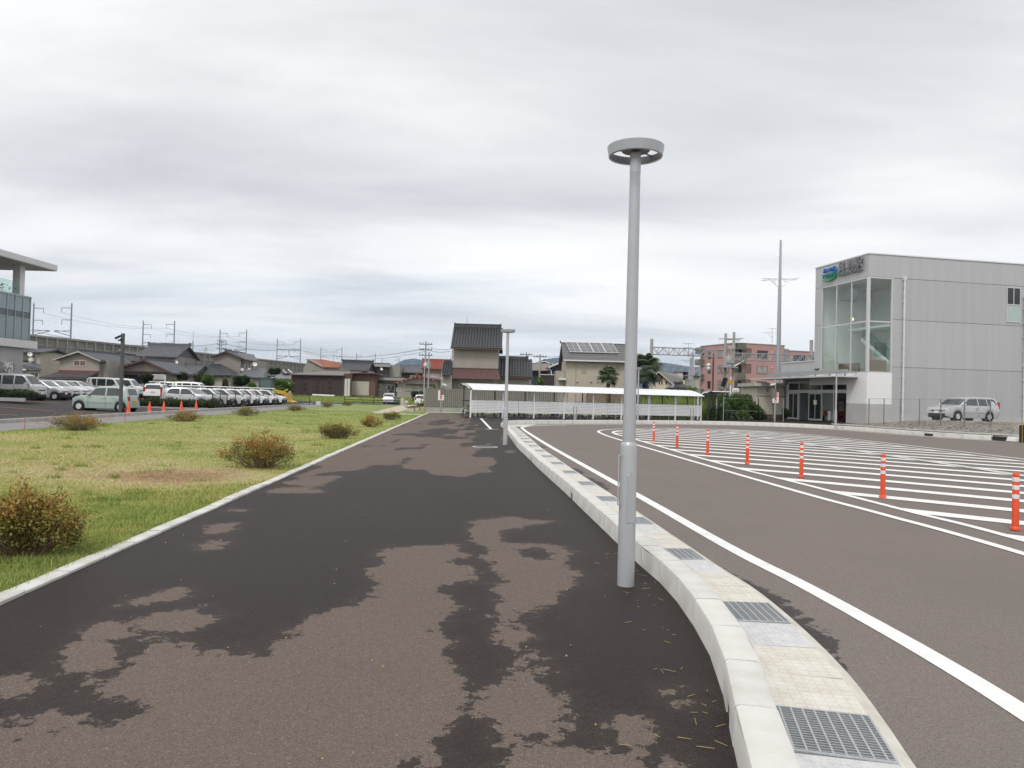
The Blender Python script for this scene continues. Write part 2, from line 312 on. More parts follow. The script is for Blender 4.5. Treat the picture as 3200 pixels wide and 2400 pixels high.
# pavement round the shelter and in front of the station
fb=FAR-normals(FAR)*.19
pav=[(-.42,37.6),(-.42,62.6),(27.5,68),(27.5,40)]+[tuple(p) for p in fb[::-1][8:]]
o=structure(sheet(pav,.0025,'pavement',ASPH)); set_attr(o,[-.16]*len(pav))
i0=int(np.argmax(FAR[:,0]>12)); nF=normals(FAR); V_=[]; 
for i in range(i0,len(FAR)):
    z=.0035+.232*min(1,max(0,(i-i0)*.2/5.)); bk=4.2 if FAR[i][0]<21.3 else max(1.6,4.2-(i-int(np.argmax(FAR[:,0]>21.3)))*.12)
    for o_ in (.185,bk): p=FAR[i]-nF[i]*o_; V_.append((p[0],p[1],z))
b=MB(); b.v=V_; b.f=[(2*i,2*i+1,2*i+3,2*i+2) for i in range(len(V_)//2-1)]; o=structure(b.build('raised_pavement',ASPH)); set_attr(o,[-.16]*len(V_))
# --- paint
PAINT=M('road_paint',(.86,.86,.84),.6,0,.05,4,.25,120,dirt=(.62,.61,.59)); 
LINE=spline([(2.45,.5),(2.66,2.4),(2.74,3.81),(2.735,4.66),(2.68,5.58),(2.60,6.53),(2.43,8.02),(2.15,12),(1.40,22.0),(.95,29),(.62,35.2),(.66,38.0),(1.6,40.4),(3.2,42.0)],.2)
structure(ribbon(LINE,-.08,.08,.008,name='edge_line',mat=PAINT))
nf=normals(FAR); sel=slice(14,None); structure(ribbon((FAR+nf*.85)[sel],-.075,.075,.008,name='edge_line',mat=PAINT))
ISO=spline([(5.75,1),(5.72,8.0),(5.51,10.72),(5.20,13.89),(4.46,25.47),(4.16,32.5),(4.55,36.4),(6.31,39.3),(9.99,42.2),(13.1,42.2),(15.2,40.0),(16.2,33.5),(16.64,23.35),(16.9,2)],.25)
ISI=spline([(6.34,1),(6.30,8.8),(6.12,11),(5.84,14.51),(5.44,18.79),(5.02,28.67),(4.80,33.1),(5.25,36.0),(6.7,38.4),(10,41.2),(12.8,41.2),(14.5,39.3),(15.4,33.5),(15.85,23.35),(16.1,2)],.25)
structure(ribbon(ISO,-.075,.075,.008,name='island_outline',mat=PAINT)); structure(ribbon(ISI,-.075,.075,.0084,name='island_outline',mat=PAINT))
hi=bpy.data.objects.new('hatched_island',None); COL.objects.link(hi); structure(hi)
IN=ISI+normals(ISI)*.06
dv=Vector((.766,-.643,0)); nv=Vector((.643,.766,0)); ref=nv.dot(Vector((5.99,13.17,0)))
for k in range(-8,24):
    c0=ref+k*1.50-.22; c1=c0+.44
    bm=bmesh.new(); bm.faces.new([bm.verts.new((p[0],p[1],.0078)) for p in IN[::2]])
    for c,s in((c0,-1),(c1,1)):
        bmesh.ops.bisect_plane(bm,geom=bm.verts[:]+bm.edges[:]+bm.faces[:],plane_co=nv*c,plane_no=nv*s,clear_outer=True)
    if len(bm.faces):
        me=bpy.data.meshes.new('stripe'); bm.to_mesh(me); me.materials.append(PAINT)
        if me.polygons[0].normal.z<0: me.flip_normals()
        link('stripe',me,hi)
    bm.free()
CH=spline([(11.28,38.5),(11.75,31.5),(12.30,22.5),(12.42,17.3),(12.5,2)],.5)
structure(ribbon(CH,-.17,.17,.012,name='drain_channel',mat=M('channel_concrete',(.55,.55,.53),.85,0,.12,3))); structure(ribbon(CH,.17,.22,.0115,name='channel_joint',mat=M('joint_dark',(.05,.05,.05),.9)))
# parking bracket painted beside the second lamp
for pts in ([(1503,1308),(1534,1341)],[(1519,1342),(1557,1342)],[(1494,1307),(1522,1307.5)]):
    P=np.array([G(*p)[:2] for p in pts]); structure(ribbon(P,-.07,.07,.008,name='bay_line',mat=PAINT))
# --- kerb blocks on the path side
def kerb_block(L,w,h,slot=False):
    b=MB(); r=.028
    if slot:
        b.prism([(0,.095),(0,h-r),(r*.3,h-r*.3),(r,h),(w-r,h),(w-r*.3,h-r*.3),(w,h-r),(w,.095)],'y',-L/2,L/2)
        b.bx(0,w,-L/2,-.09,-.05,.095); b.bx(0,w,.09,L/2,-.05,.095); b.bx(.12,w,-.09,.09,-.05,.095)
    else: b.prism([(0,-.05),(0,h-r),(r*.3,h-r*.3),(r,h),(w-r,h),(w-r*.3,h-r*.3),(w,h-r),(w,-.05)],'y',-L/2,L/2)
    return b.mesh('kerb_block',CONC,40)
KB=kerb_block(.592,.2,.205); KBS=kerb_block(.592,.2,.205,True); JT=M('joint_mortar',(.12,.115,.10),.95)
CONCB=M('kerb_concrete_beige',(.64,.63,.595),.85,0,.10,3,.25,90,dirt=(.57,.54,.48)); KB2=KB.copy(); KB2.materials.clear(); KB2.materials.append(CONCB)
def lay_kerb(P,label,step,meshes,slots=(),jit=.004,side=0.,zoff=0.,beige=.2,tlab='kerb'):
    root=thing('kerb',label,'kerb',(0,0,0)); nn=normals(P); Q=resample(P,step); nq=normals(Q)
    for i in range(len(Q)-1):
        a,c=Q[i],Q[i+1]; mid=(a+c)/2; d=c-a; rz=math.atan2(d[1],d[0])-math.pi/2
        me=meshes[1] if i in slots else (meshes[2] if random.random()<beige else meshes[0])
        o=link('kerb_block',me,root,(mid[0]+nq[i][0]*side,mid[1]+nq[i][1]*side,zoff+random.uniform(-jit,jit)),rz+random.uniform(-.006,.006))
    ribbon(P,side+.012,side+.188,.192+zoff,name='joint_filling',mat=JT,parent=root); ribbon(P,side+.006,side+.006,-.02,.19+zoff,name='joint_filling',mat=JT,parent=root)
    return root
KN=KERB[(KERB[:,1]>1.5)&(KERB[:,1]<38.3)]
s_slot=[3,16,27,40]
lay_kerb(KN,'row of pale concrete kerb blocks curving along the asphalt path beside the gutter',.6,(KB,KBS,KB2),s_slot)
# --- gutter: two ribbed slabs, a plate and a steel grating in turn
GUT=M('gutter_concrete',(.62,.60,.54),.85,0,.12,4,.2,80,dirt=(.40,.36,.28)); PLATE=M('chequer_plate',(.66,.66,.65),.5,.3,.12,12,.2,60); PIT_SHADE=M('pit_shade',(.035,.04,.04),.4,0,.4,6)
gr=thing('drainage_gutter','pale concrete gutter with steel gratings running between the curved kerb and the road','gutter')
ribbon(KN,.2,.72,.022,.022,'gutter_bed',GUT,gr); ribbon(KN,.72,.79,.022,.0,'gutter_lip',GUT,gr)
def slab_mesh():
    b=MB(); b.bx(-.235,.235,-.243,.243,.0,.006)
    for i in range(8):
        for j in range(8): b.bx(-.222+i*.057,-.222+i*.057+.047,-.228+j*.058,-.228+j*.058+.046,.006,.0088)
    return b.mesh('ribbed_slab',M('ribbed_slab',(.655,.635,.585),.85,0,.10,5,.15,90,dirt=(.5,.45,.36)))
def plate_mesh():
    b=MB(); b.bx(-.235,.235,-.243,.243,0,.008)
    for i in range(12):
        for j in range(12):
            b.box((-.21+i*.038,-.22+j*.04,.009),(.026,.006,.003),rz=(.8 if (i+j)%2 else -.8))
    return b.mesh('cover_plate',PLATE)
def grate_mesh():
    b=MB(); b.bx(-.235,.235,-.243,-.231,0,.013); b.bx(-.235,.235,.231,.243,0,.013); b.bx(-.235,-.225,-.231,.231,0,.013); b.bx(.225,.235,-.231,.231,0,.013)
    for j in range(17): y=-.213+j*.0266; b.bx(-.225,.225,y-.003,y+.003,0,.010)
    for i in range(8): x=-.197+i*.0563; b.bx(x-.005,x+.005,-.231,.231,.0,.0115)
    return b.mesh('grating_bars',M('galvanised_grate',(.50,.52,.53),.4,.6,.1,15))
SM,PM,GM=slab_mesh(),plate_mesh(),grate_mesh(); pit=MB().bx(-.24,.24,-.248,.248,0,.003).mesh('pit_shade',PIT_SHADE)  # flat plate under the bars, coloured dark for the shade of the pit
Q=resample(KN,.05); nq=normals(Q); tgt=[3.53+ -1.95]; 
arc=np.r_[0,np.cumsum(np.linalg.norm(np.diff(Q,axis=0),axis=1))]; mid_line=Q+nq*.46; garc=np.r_[0,np.cumsum(np.linalg.norm(np.diff(mid_line,axis=0),axis=1))]
g0=np.interp(3.47,mid_line[:,1],garc)
for k in range(-3,70):
    s=g0+k*.493
    if s<.3 or s>garc[-1]-.4: continue
    p=np.array([np.interp(s,garc,mid_line[:,0]),np.interp(s,garc,mid_line[:,1])]); p2=np.array([np.interp(s+.1,garc,mid_line[:,0]),np.interp(s+.1,garc,mid_line[:,1])]); d=p2-p; rz=math.atan2(d[1],d[0])-math.pi/2
    kind=k%4
    if kind==0:
        o=link('grating',pit,gr,(p[0],p[1],.024),rz); link('grating_bars',GM,o,(0,0,.004))
    elif kind==3: link('cover_plate',PM,gr,(p[0],p[1],.024),rz)
    else: link('ribbed_slab',SM,gr,(p[0],p[1],.024+random.uniform(0,.003)),rz)
# --- far kerb
KBF=kerb_block(.992,.19,.25); KBF2=KBF.copy(); KBF2.materials.clear(); KBF2.materials.append(CONCB); KBFS=kerb_block(.992,.19,.25,True)
lay_kerb(FAR,'long curved row of tall pale kerb blocks round the far edge of the turning circle',1.0,(KBF,KBF,KBF2),(),.003,-.19,0.,.3)
structure(ribbon(spline([(24.8,36.1),(25.9,34.1)],.5),-.19,0,.25,.02,'kerb_ramp',CONC))
structure(sheet([(-.55,38.3),(.1,38.2),(.75,38.6),(1.3,41.2),(1.7,42.4),(.35,40.95),(-.3,39.35)],.006,'gutter_apron',GUT))
for (u,v) in ((2498,1331),(2895,1358)):
    p=G(u,v,.1); o=MB().box((0,0,0),(.55,.16,.11)).build('drain_opening',DARKMET,loc=(p[0],p[1]+.02,.10)); d=nf[np.argmin(np.linalg.norm(FAR-p[:2],axis=1))]; i=np.argmin(np.linalg.norm(FAR-p[:2],axis=1)); o.location=(FAR[i][0]-nf[i][0]*.065,FAR[i][1]-nf[i][1]*.065,.10); o.rotation_euler=(0,0,math.atan2(nf[i][1],nf[i][0])+math.pi/2)
    tag(o,'dark drain opening in the far kerb '+('opposite the station doors' if u<2600 else 'below the parked silver wagon'),'drain')
# --- edging blocks of the lawn
EB=MB().prism([(-.075,-.05),(-.075,.026),(-.065,.034),(.065,.034),(.075,.026),(.075,-.05)],'y',-.289,.289).mesh('edging_block',CONC,40)
EBS=[EB]
for nm_,c_ in (('edging_concrete_grey',(.58,.575,.55)),('edging_concrete_warm',(.64,.62,.56))):
    e_=EB.copy(); e_.materials.clear(); e_.materials.append(M(nm_,c_,.88,0,.14,2.5,.3,70,dirt=(.38,.36,.30))); EBS.append(e_)
root=thing('lawn_edging','low straight edging of short pale concrete blocks between lawn and asphalt path','edging')
for k in range(100):
    y=2.2+k*.6; link('edging_block',EBS[random.randrange(3)],root,(edge_x(y)-.055+random.uniform(-.006,.006),y,random.uniform(-.006,.006)),.0602+random.uniform(-.014,.014))
P=np.array([(edge_x(1.9),1.9),(edge_x(62.4),62.4)]); ribbon(P,-.12,.01,.016,name='joint_filling',mat=JT,parent=root)
# cross edging at the end of the path and beside the beige walk
for pts,lab in (([(1341,1288.5),(1470,1290.5)],'thin pale edging across the far end of the asphalt path'),([(1252,1294),(1318,1297)],'short pale edging strip in the grass behind the last shrubs')):
    P=np.array([G(*p)[:2] for p in pts]); a,c=P; L_=np.linalg.norm(c-a); rz=math.atan2(*(c-a)[::-1])
    tag(MB().bx(0,L_,-.07,.07,-.03,.05).build('edging',CONC,loc=(*a,0)),lab,'edging').rotation_euler=(0,0,rz)
# --- manhole on the path
mp=G(1516,1397); t=thing('manhole_cover','round iron manhole cover set in the asphalt path before the second lamp','manhole',(mp[0],mp[1],.004))
MB().lathe([(.40,0),(.40,.006),(.33,.007),(.33,.0)],32).build('ring',M('cover_ring',(.5,.49,.46),.7,0,.2,9),t); b=MB().lathe([(.325,0),(.325,.005),(0,.006)],32)
for i in range(-4,5):
    for j in range(-4,5):
        if i*i+j*j<17: b.bx(i*.066-.02,i*.066+.02,j*.066-.02,j*.066+.02,.005,.009)
b.build('lid',M('cast_iron',(.12,.115,.11),.5,.4,.3,8),t)
# ================================================================ LAWN, GRASS, SHRUBS
def grass_mat(name,blade):
    m=bpy.data.materials.new(name); m.use_nodes=True; nt=m.node_tree; N=nt.nodes; L=nt.links; b=N['Principled BSDF']; b.inputs['Roughness'].default_value=.75; b.inputs['Specular IOR Level'].default_value=.2
    tc=N.new('ShaderNodeTexCoord'); V=tc.outputs['Object']
    def noise(sc,de,off=(0,0,0),ro=.6):
        mp=N.new('ShaderNodeMapping'); mp.inputs['Location'].default_value=off; mp.inputs['Scale'].default_value=(1,1,0); L.new(V,mp.inputs[0])
        n=N.new('ShaderNodeTexNoise'); n.inputs['Scale'].default_value=sc; n.inputs['Detail'].default_value=de; n.inputs['Roughness'].default_value=ro; L.new(mp.outputs[0],n.inputs['Vector']); return n.outputs['Fac']
    def ramp(f,st):
        r=N.new('ShaderNodeValToRGB'); e=r.color_ramp.elements
        while len(e)<len(st): e.new(.5)
        for q,(p,c) in zip(e,st): q.position=p; q.color=(*c,1)
        L.new(f,r.inputs[0]); return r.outputs[0]
    def mth(op,a,c):
        n=N.new('ShaderNodeMath'); n.operation=op; n.use_clamp=True
        for i,x in enumerate((a,c)):
            if isinstance(x,(int,float)): n.inputs[i].default_value=x
            else: L.new(x,n.inputs[i])
        return n.outputs[0]
    at_=N.new('ShaderNodeAttribute'); at_.attribute_name='dryness'
    f=mth('ADD',mth('MULTIPLY',noise(.32,5,(2,5,0)),.62),mth('MULTIPLY',noise(2.4,5,(0,0,0)),.30)); f=mth('ADD',f,at_.outputs['Fac'])
    base=ramp(f,[(.34,(.23,.285,.08)),(.45,(.30,.335,.10)),(.54,(.37,.36,.13)),(.63,(.46,.40,.20)),(.74,(.40,.29,.16)),(.86,(.29,.17,.09))])
    if blade:
        rn=N.new('ShaderNodeAttribute'); rn.attribute_name='rnd'
        col=N.new('ShaderNodeHueSaturation'); L.new(base,col.inputs['Color']); mr=N.new('ShaderNodeMapRange'); L.new(rn.outputs['Fac'],mr.inputs[0]); mr.inputs[3].default_value=.8; mr.inputs[4].default_value=1.6; L.new(mr.outputs[0],col.inputs['Value']); base=col.outputs[0]
        tr=N.new('ShaderNodeBsdfTranslucent'); L.new(base,tr.inputs[0]); mx=N.new('ShaderNodeMixShader'); mx.inputs[0].default_value=.25; L.new(b.outputs[0],mx.inputs[1]); L.new(tr.outputs[0],mx.inputs[2]); L.new(mx.outputs[0],N['Material Output'].inputs[0])
    else:
        fine=noise(38,4,(1,1,0),.7); mr=N.new('ShaderNodeMapRange'); L.new(fine,mr.inputs[0]); mr.inputs[1].default_value=.3; mr.inputs[2].default_value=.7; mr.inputs[3].default_value=.55; mr.inputs[4].default_value=1.15
        hs=N.new('ShaderNodeHueSaturation'); L.new(base,hs.inputs['Color']); L.new(mr.outputs[0],hs.inputs['Value']); base=hs.outputs[0]
        bp=N.new('ShaderNodeBump'); bp.inputs['Strength'].default_value=.6; bp.inputs['Distance'].default_value=.03; L.new(fine,bp.inputs['Height']); L.new(bp.outputs[0],b.inputs['Normal'])
    L.new(base,b.inputs['Base Color']); return m
LAWNM=grass_mat('lawn_turf',False); BLADEM=grass_mat('grass_blades',True)
def lawn_left(y): return -15.6-.06*y
def dryness(X,Y):
    # greener beside the edging and along the far borders, dry in the middle of the lawn
    de=np.abs(X-(edge_x(Y)-.1)); dl=np.abs(X-lawn_left(Y)); w=np.exp(-(np.minimum(de,dl)/1.1)**2)
    far=np.clip((Y-22)/30,0,1)
    d=.07-.075*w-.13*far
    for (u,v,r,a) in ((520,1475,1.5,.16),(1100,1455,.0,.0),(700,1490,.8,.12),(330,1500,1.3,.08)):
        if a: p=G(u,v); d=d+a*np.exp(-(((X-p[0])/(r*1.6))**2+((Y-p[1])/r)**2))
    return d
gx=np.linspace(0,1,60); gy=np.r_[np.linspace(1,20,60),np.linspace(21,98,60)]
V=[]; 
for y in gy:
    x0=lawn_left(y); x1=edge_x(y)-.12 if y<62.4 else -7.1-(y-62.4)*.02+max(0,(y-62.4))*.0
    for t in gx: V.append((x0+(x1-x0)*t,y,-.004+.012*math.sin(x0*3+t*17)*math.sin(y*1.3)*.6))
b=MB(); b.v=V; n=len(gx); b.f=[(i*n+j,i*n+j+1,(i+1)*n+j+1,(i+1)*n+j) for i in range(len(gy)-1) for j in range(n-1)]
o=structure(b.build('lawn',LAWNM,smooth=180,fixn=False)); VA=np.array(V); set_attr(o,dryness(VA[:,0],VA[:,1]),'dryness')
ex=np.array([(-7.4,62.7),(14,67.5),(14,72),(-9.5,72)]); o=structure(sheet(ex,-.004,'lawn_strip',LAWNM)); set_attr(o,[-.1]*4,'dryness')
def blades(X,Y,H,W,Z0,mat,name,extra=None):
    n=len(X); a=RNG.uniform(0,2*np.pi,n); lean=RNG.uniform(.2,1.1,n)*H; la=RNG.uniform(0,2*np.pi,n)
    P=np.empty((n,3,3),np.float32)
    P[:,0]=np.stack([X-np.cos(a)*W,Y-np.sin(a)*W,np.full(n,Z0)],1); P[:,1]=np.stack([X+np.cos(a)*W,Y+np.sin(a)*W,np.full(n,Z0)],1)
    P[:,2]=np.stack([X+np.cos(la)*lean,Y+np.sin(la)*lean,Z0+H],1)
    me=bpy.data.meshes.new(name); me.vertices.add(3*n); me.vertices.foreach_set('co',P.ravel()); me.loops.add(3*n); me.loops.foreach_set('vertex_index',np.arange(3*n,dtype=np.int32)); me.polygons.add(n); me.polygons.foreach_set('loop_start',np.arange(0,3*n,3,dtype=np.int32)); me.update(); me.validate(); me.materials.append(mat)
    o=link(name,me); set_attr(o,np.repeat(dryness(X,Y) if extra is None else extra,3),'dryness'); set_attr(o,np.repeat(RNG.uniform(0,1,n),3),'rnd'); return o
n=330000; t=RNG.uniform(0,1,n); Y=1/(1/4.2+t*(1/62-1/4.2)); x1=edge_x(Y)-.13; x0=np.maximum(lawn_left(Y)+.1,-.80*Y-1.0); ok=x0<x1
# brush density falls where the turf is worn
X=x0+(x1-x0)*RNG.uniform(0,1,n); dd=dryness(X,Y); ok&=RNG.uniform(0,1,n)<np.clip(1.0-dd*2.6,.35,1); X,Y,dd=X[ok],Y[ok],dd[ok]
H=RNG.uniform(.018,.05,len(X))*(1-1.2*np.clip(dd,-.2,.2)); W=.0028+.00042*Y
o=stuff(blades(X,Y,H,W,-.006,BLADEM,'grass')); o['label']='short patchy lawn grass, green at the edges and straw coloured in the middle'; o['category']='grass'
# taller weed tufts
XX=[];YY=[];HH=[]
for k in range(230):
    y=1/(1/4.5+random.random()*(1/40-1/4.5)); xa=max(lawn_left(y),-.8*y-.5); xb=edge_x(y)-.2; x=xb-(xb-xa)*random.random()**1.2; m_=random.randint(25,70); s=random.uniform(.05,.16)
    XX+=list(RNG.normal(x,s,m_)); YY+=list(RNG.normal(y,s*.7,m_)); HH+=list(RNG.uniform(.04,.11,m_))
for k in range(40):   # tufts creeping over the edging
    y=random.uniform(4.3,30); m_=18; XX+=list(RNG.normal(edge_x(y)-.13,.03,m_)); YY+=list(RNG.normal(y,.06,m_)); HH+=list(RNG.uniform(.03,.08,m_))
XX=np.array(XX);YY=np.array(YY); XX=np.minimum(XX,edge_x(YY)-.10); o=stuff(blades(XX,YY,np.array(HH),.003+.0004*YY,-.005,BLADEM,'grass_tufts',np.full(len(XX),-.14))); o['label']='taller green weed tufts scattered over the lawn'; o['category']='grass'
# straw litter along the kerb
b=MB()
for k in range(46):
    y=random.uniform(3.2,7.5); x=kerb_x(y)-abs(random.gauss(0,.22))-.03; a=random.uniform(0,6.3); l=random.uniform(.02,.09)
    b.cyl((x,y,.0075),(x+l*math.cos(a),y+l*math.sin(a),.009+random.uniform(0,.006)),.0016,.001,4)
for k in range(60):
    y=random.uniform(3,12); x=random.uniform(edge_x(y)+.2,kerb_x(y)-.1); r=random.uniform(.003,.007); b.ball((x,y,.006),r,5,4)
o=stuff(b.build('straw_litter',M('straw',(.42,.33,.14),.8,0,.3,6))); o['label']='bits of straw and grit lying on the asphalt by the kerb'; o['category']='litter'
# ------------------------------------------------ leaves
def leaf_mat(name,stops,transl=.25,rough=.5):
    if name in MATS: return MATS[name]
    m=bpy.data.materials.new(name); m.use_nodes=True; nt=m.node_tree; N=nt.nodes; L=nt.links; b=N['Principled BSDF']; b.inputs['Roughness'].default_value=rough; b.inputs['Specular IOR Level'].default_value=.3
    a=N.new('ShaderNodeAttribute'); a.attribute_name='rnd'; r=N.new('ShaderNodeValToRGB'); e=r.color_ramp.elements
    while len(e)<len(stops): e.new(.5)
    for q,(p,c) in zip(e,stops): q.position=p; q.color=(*c,1)
    L.new(a.outputs['Fac'],r.inputs[0]); L.new(r.outputs[0],b.inputs['Base Color']); t=N.new('ShaderNodeBsdfTranslucent'); L.new(r.outputs[0],t.inputs[0]); mx=N.new('ShaderNodeMixShader'); mx.inputs[0].default_value=transl; L.new(b.outputs[0],mx.inputs[1]); L.new(t.outputs[0],mx.inputs[2]); L.new(mx.outputs[0],N['Material Output'].inputs[0]); MATS[name]=m; return m
def leaf_mesh(name,P,size,mat,rnd,up=.4,aspect=.5,out=None):
    n=len(P); d=RNG.normal(0,1,(n,3)); 
    if out is not None: d=d*.7+out
    d/=np.linalg.norm(d,axis=1)[:,None]; s=RNG.normal(0,1,(n,3)); s-=d*(s*d).sum(1)[:,None]; s/=np.linalg.norm(s,axis=1)[:,None]
    sz=np.asarray(size)*RNG.uniform(.65,1.35,n); a=d*sz[:,None]; c=s*(sz*aspect)[:,None]; nn=np.cross(d,s)*(sz*.12)[:,None]
    Q=np.stack([P,P+a*.5+c*.5+nn,P+a,P+a*.5-c*.5+nn],1).astype(np.float32)
    me=bpy.data.meshes.new(name); me.vertices.add(4*n); me.vertices.foreach_set('co',Q.ravel()); me.loops.add(4*n); me.loops.foreach_set('vertex_index',np.arange(4*n,dtype=np.int32)); me.polygons.add(n); me.polygons.foreach_set('loop_start',np.arange(0,4*n,4,dtype=np.int32)); me.update(); me.validate(); me.materials.append(mat)
    at=me.attributes.new('rnd','FLOAT','POINT'); at.data.foreach_set('value',np.repeat(np.clip(rnd,0,1),4).astype(np.float32)); return me
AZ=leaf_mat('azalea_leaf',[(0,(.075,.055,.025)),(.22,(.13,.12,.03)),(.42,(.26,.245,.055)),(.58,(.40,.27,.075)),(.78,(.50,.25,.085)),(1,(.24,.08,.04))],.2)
TWIG=M('twig',(.21,.15,.10),.9,0,.3,12)
def azalea(loc,w,d,h,n,label,brown=.5,ls=.028,seed=1):
    rs=np.random.RandomState(seed); t=thing('azalea_shrub',label,'shrub',loc,rs.uniform(0,.6),'azalea shrubs on the lawn')
    nt_=max(40,n//22); th=rs.uniform(0,2*np.pi,nt_); rr=np.sqrt(rs.uniform(0,1,nt_)); lob=1+.26*np.sin(3*th+seed)+.2*np.sin(5*th+2*seed); lob=lob/1.22
    X=rr*np.cos(th)*w/2*lob; Yy=rr*np.sin(th)*d/2*lob; prof=(1-.45*rr**2.6)*(1+rs.normal(0,.24,nt_)); Z=h*prof
    inner=rs.uniform(0,1,nt_)<.35; Z[inner]*=rs.uniform(.5,.95,inner.sum())
    stray=rs.uniform(0,1,nt_)<.12; X[stray]*=1.2; Yy[stray]*=1.2; Z[stray]*=1.12; tips=np.stack([X,Yy,Z],1); b=MB()
    for k in range(0,nt_,max(1,nt_//170)):
        p=tips[k]; q=np.array([p[0]*.35,p[1]*.35,0]); mid=(p+q)/2+np.r_[rs.normal(0,.03,2)*w,.05*h]; b.cyl(q,mid,.006*h/.5,.0045*h/.5,4,False); b.cyl(mid,p,.0045*h/.5,.002,4,False)
    b.build('stems',TWIG,t)
    per=n//nt_; P=np.repeat(tips,per,0); sp=ls*1.25; P=P+rs.normal(0,sp,P.shape)*np.array([1,1,.8]); P[:,2]=np.maximum(P[:,2],.01)
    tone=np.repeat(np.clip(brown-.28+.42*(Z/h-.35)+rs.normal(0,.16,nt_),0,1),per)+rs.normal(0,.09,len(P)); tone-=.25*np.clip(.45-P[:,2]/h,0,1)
    o=P-np.array([0,0,h*.2]); o/=np.linalg.norm(o,axis=1)[:,None]
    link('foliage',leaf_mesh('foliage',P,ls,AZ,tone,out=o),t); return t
def az_px(u0,u1,v0,v1,label,n,brown,seed,ls=.028,depth=.75):
    p=G((u0+u1)/2,v1); w=(u1-u0)*p[1]/F_PX; h=(v1-v0)*p[1]/F_PX; return azalea((p[0],p[1]+w*depth*.35,0),w*.90,w*depth*.9,h*.66,int(n*.62),label,brown-.10,ls*1.15,seed)
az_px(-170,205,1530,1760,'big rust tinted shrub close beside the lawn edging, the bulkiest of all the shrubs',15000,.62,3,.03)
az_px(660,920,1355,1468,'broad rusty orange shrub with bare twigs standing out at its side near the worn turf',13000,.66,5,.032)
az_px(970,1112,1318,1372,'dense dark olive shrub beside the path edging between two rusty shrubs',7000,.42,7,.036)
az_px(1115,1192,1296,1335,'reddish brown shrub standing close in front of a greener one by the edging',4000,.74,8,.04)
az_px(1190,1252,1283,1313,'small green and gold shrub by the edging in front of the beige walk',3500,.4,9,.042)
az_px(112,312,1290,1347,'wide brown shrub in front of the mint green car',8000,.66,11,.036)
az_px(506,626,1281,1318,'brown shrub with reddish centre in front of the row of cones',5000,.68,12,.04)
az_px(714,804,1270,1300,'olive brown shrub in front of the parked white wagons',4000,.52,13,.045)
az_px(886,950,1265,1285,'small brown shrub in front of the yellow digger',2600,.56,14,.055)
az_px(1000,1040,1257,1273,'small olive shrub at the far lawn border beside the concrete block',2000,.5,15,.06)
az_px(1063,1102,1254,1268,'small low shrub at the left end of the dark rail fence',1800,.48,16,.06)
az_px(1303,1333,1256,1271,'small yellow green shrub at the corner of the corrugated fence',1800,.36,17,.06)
# ================================================================ LAMP POSTS, BOLLARDS, CONES
def lamp_meshes():
    base=MB().lathe([(0,-.05),(.073,-.05),(.073,1.195),(.070,1.215),(.057,1.235),(0,1.235)],28).mesh('base_sleeve',LAMPGREY,50)
    pole=MB().lathe([(.056,1.2),(.046,3.52),(.046,3.56)],28).mesh('pole',LAMPGREY,60)
    neck=MB().lathe([(.0475,3.56),(.0475,3.74),(.0,3.74)],24).mesh('neck',LAMPGREY,50)
    head=MB().lathe([(.245,3.79),(.231,3.708),(.214,3.704),(.214,3.712),(.227,3.715),(.240,3.786),(.245,3.79)],48).mesh('lamp_ring',LAMPGREY,50); rin=MB().lathe([(.213,3.713),(.224,3.716),(.237,3.784)],48).mesh('ring_lining',M('ring_lining_dark',(.06,.06,.065),.5,.1,.05),50,fixn=False)
    disc=MB().lathe([(.0,3.757),(.118,3.757),(.123,3.762),(.123,3.784),(.0,3.79)],36)
    for k in range(3): a=k*2.094+.5; disc.box((.18*math.cos(a),.18*math.sin(a),3.772),(.115,.014,.010),rz=a)
    disc=disc.mesh('lamp_disc',M('lamp_inner',(.16,.16,.17),.4,.3,.05),40)
    hd=MB().tube([(-.075,-.02,.70),(-.105,-.035,.70),(-.105,-.035,1.12),(-.075,-.02,1.12)],.006,6).mesh('handle',LAMPGREY)
    door=MB().bx(-.036,.036,-.0755,-.0705,.55,.98).mesh('access_door',LAMPGREY); bd=MB().box((-.03,-.074,.96),(.02,.004,.02)).mesh('badge',ALU)
    return (('base_sleeve',base),('pole',pole),('neck',neck),('lamp_ring',head),('lamp_disc',disc),('ring_lining',rin),('handle',hd),('access_door',door),('badge',bd))
LMESH=lamp_meshes()
def lamp(x,y,label,rz=0):
    t=thing('street_lamp',label,'street lamp',(x,y,0),rz,'ring headed street lamps')
    for n,m in LMESH: link(n,m,t)
p=G(1955,1830); lamp(p[0],p[1],'tall grey ring headed street lamp beside the gutter gratings, thick pole on the path',.25)
p=G(1578,1391); lamp(p[0],p[1],'grey ring headed street lamp at the kerb end by the painted bay line',.2)
p=at(1992,1322,49); lamp(p[0],p[1],'grey ring headed street lamp in front of the bicycle shelter louvres')
p=at(2611,1340,46.5); lamp(p[0],p[1],'grey ring headed street lamp in front of the station doors')
ORG=M('orange_plastic',(.72,.085,.03),.45,0,.05,6); RFL=M('reflective_tape',(.72,.72,.72),.35,.1,.05)
bp_=[('post',MB().lathe([(0,0),(.042,0),(.042,.03),(.041,.68),(.038,.70),(.036,.705),(.038,.71),(.038,.745),(.028,.755),(0,.757)],20).mesh('post',ORG,50)),
     ('foot',MB().lathe([(0,0),(.058,0),(.060,.012),(.052,.035),(.043,.05)],20).mesh('foot',ORG,50))]
bands=[MB().lathe([(.0425,z),(.0427,z+.005),(.0427,z+.052),(.0425,z+.057)],20).mesh('reflective_band',RFL,50) for z in (.415,.535,.64)]
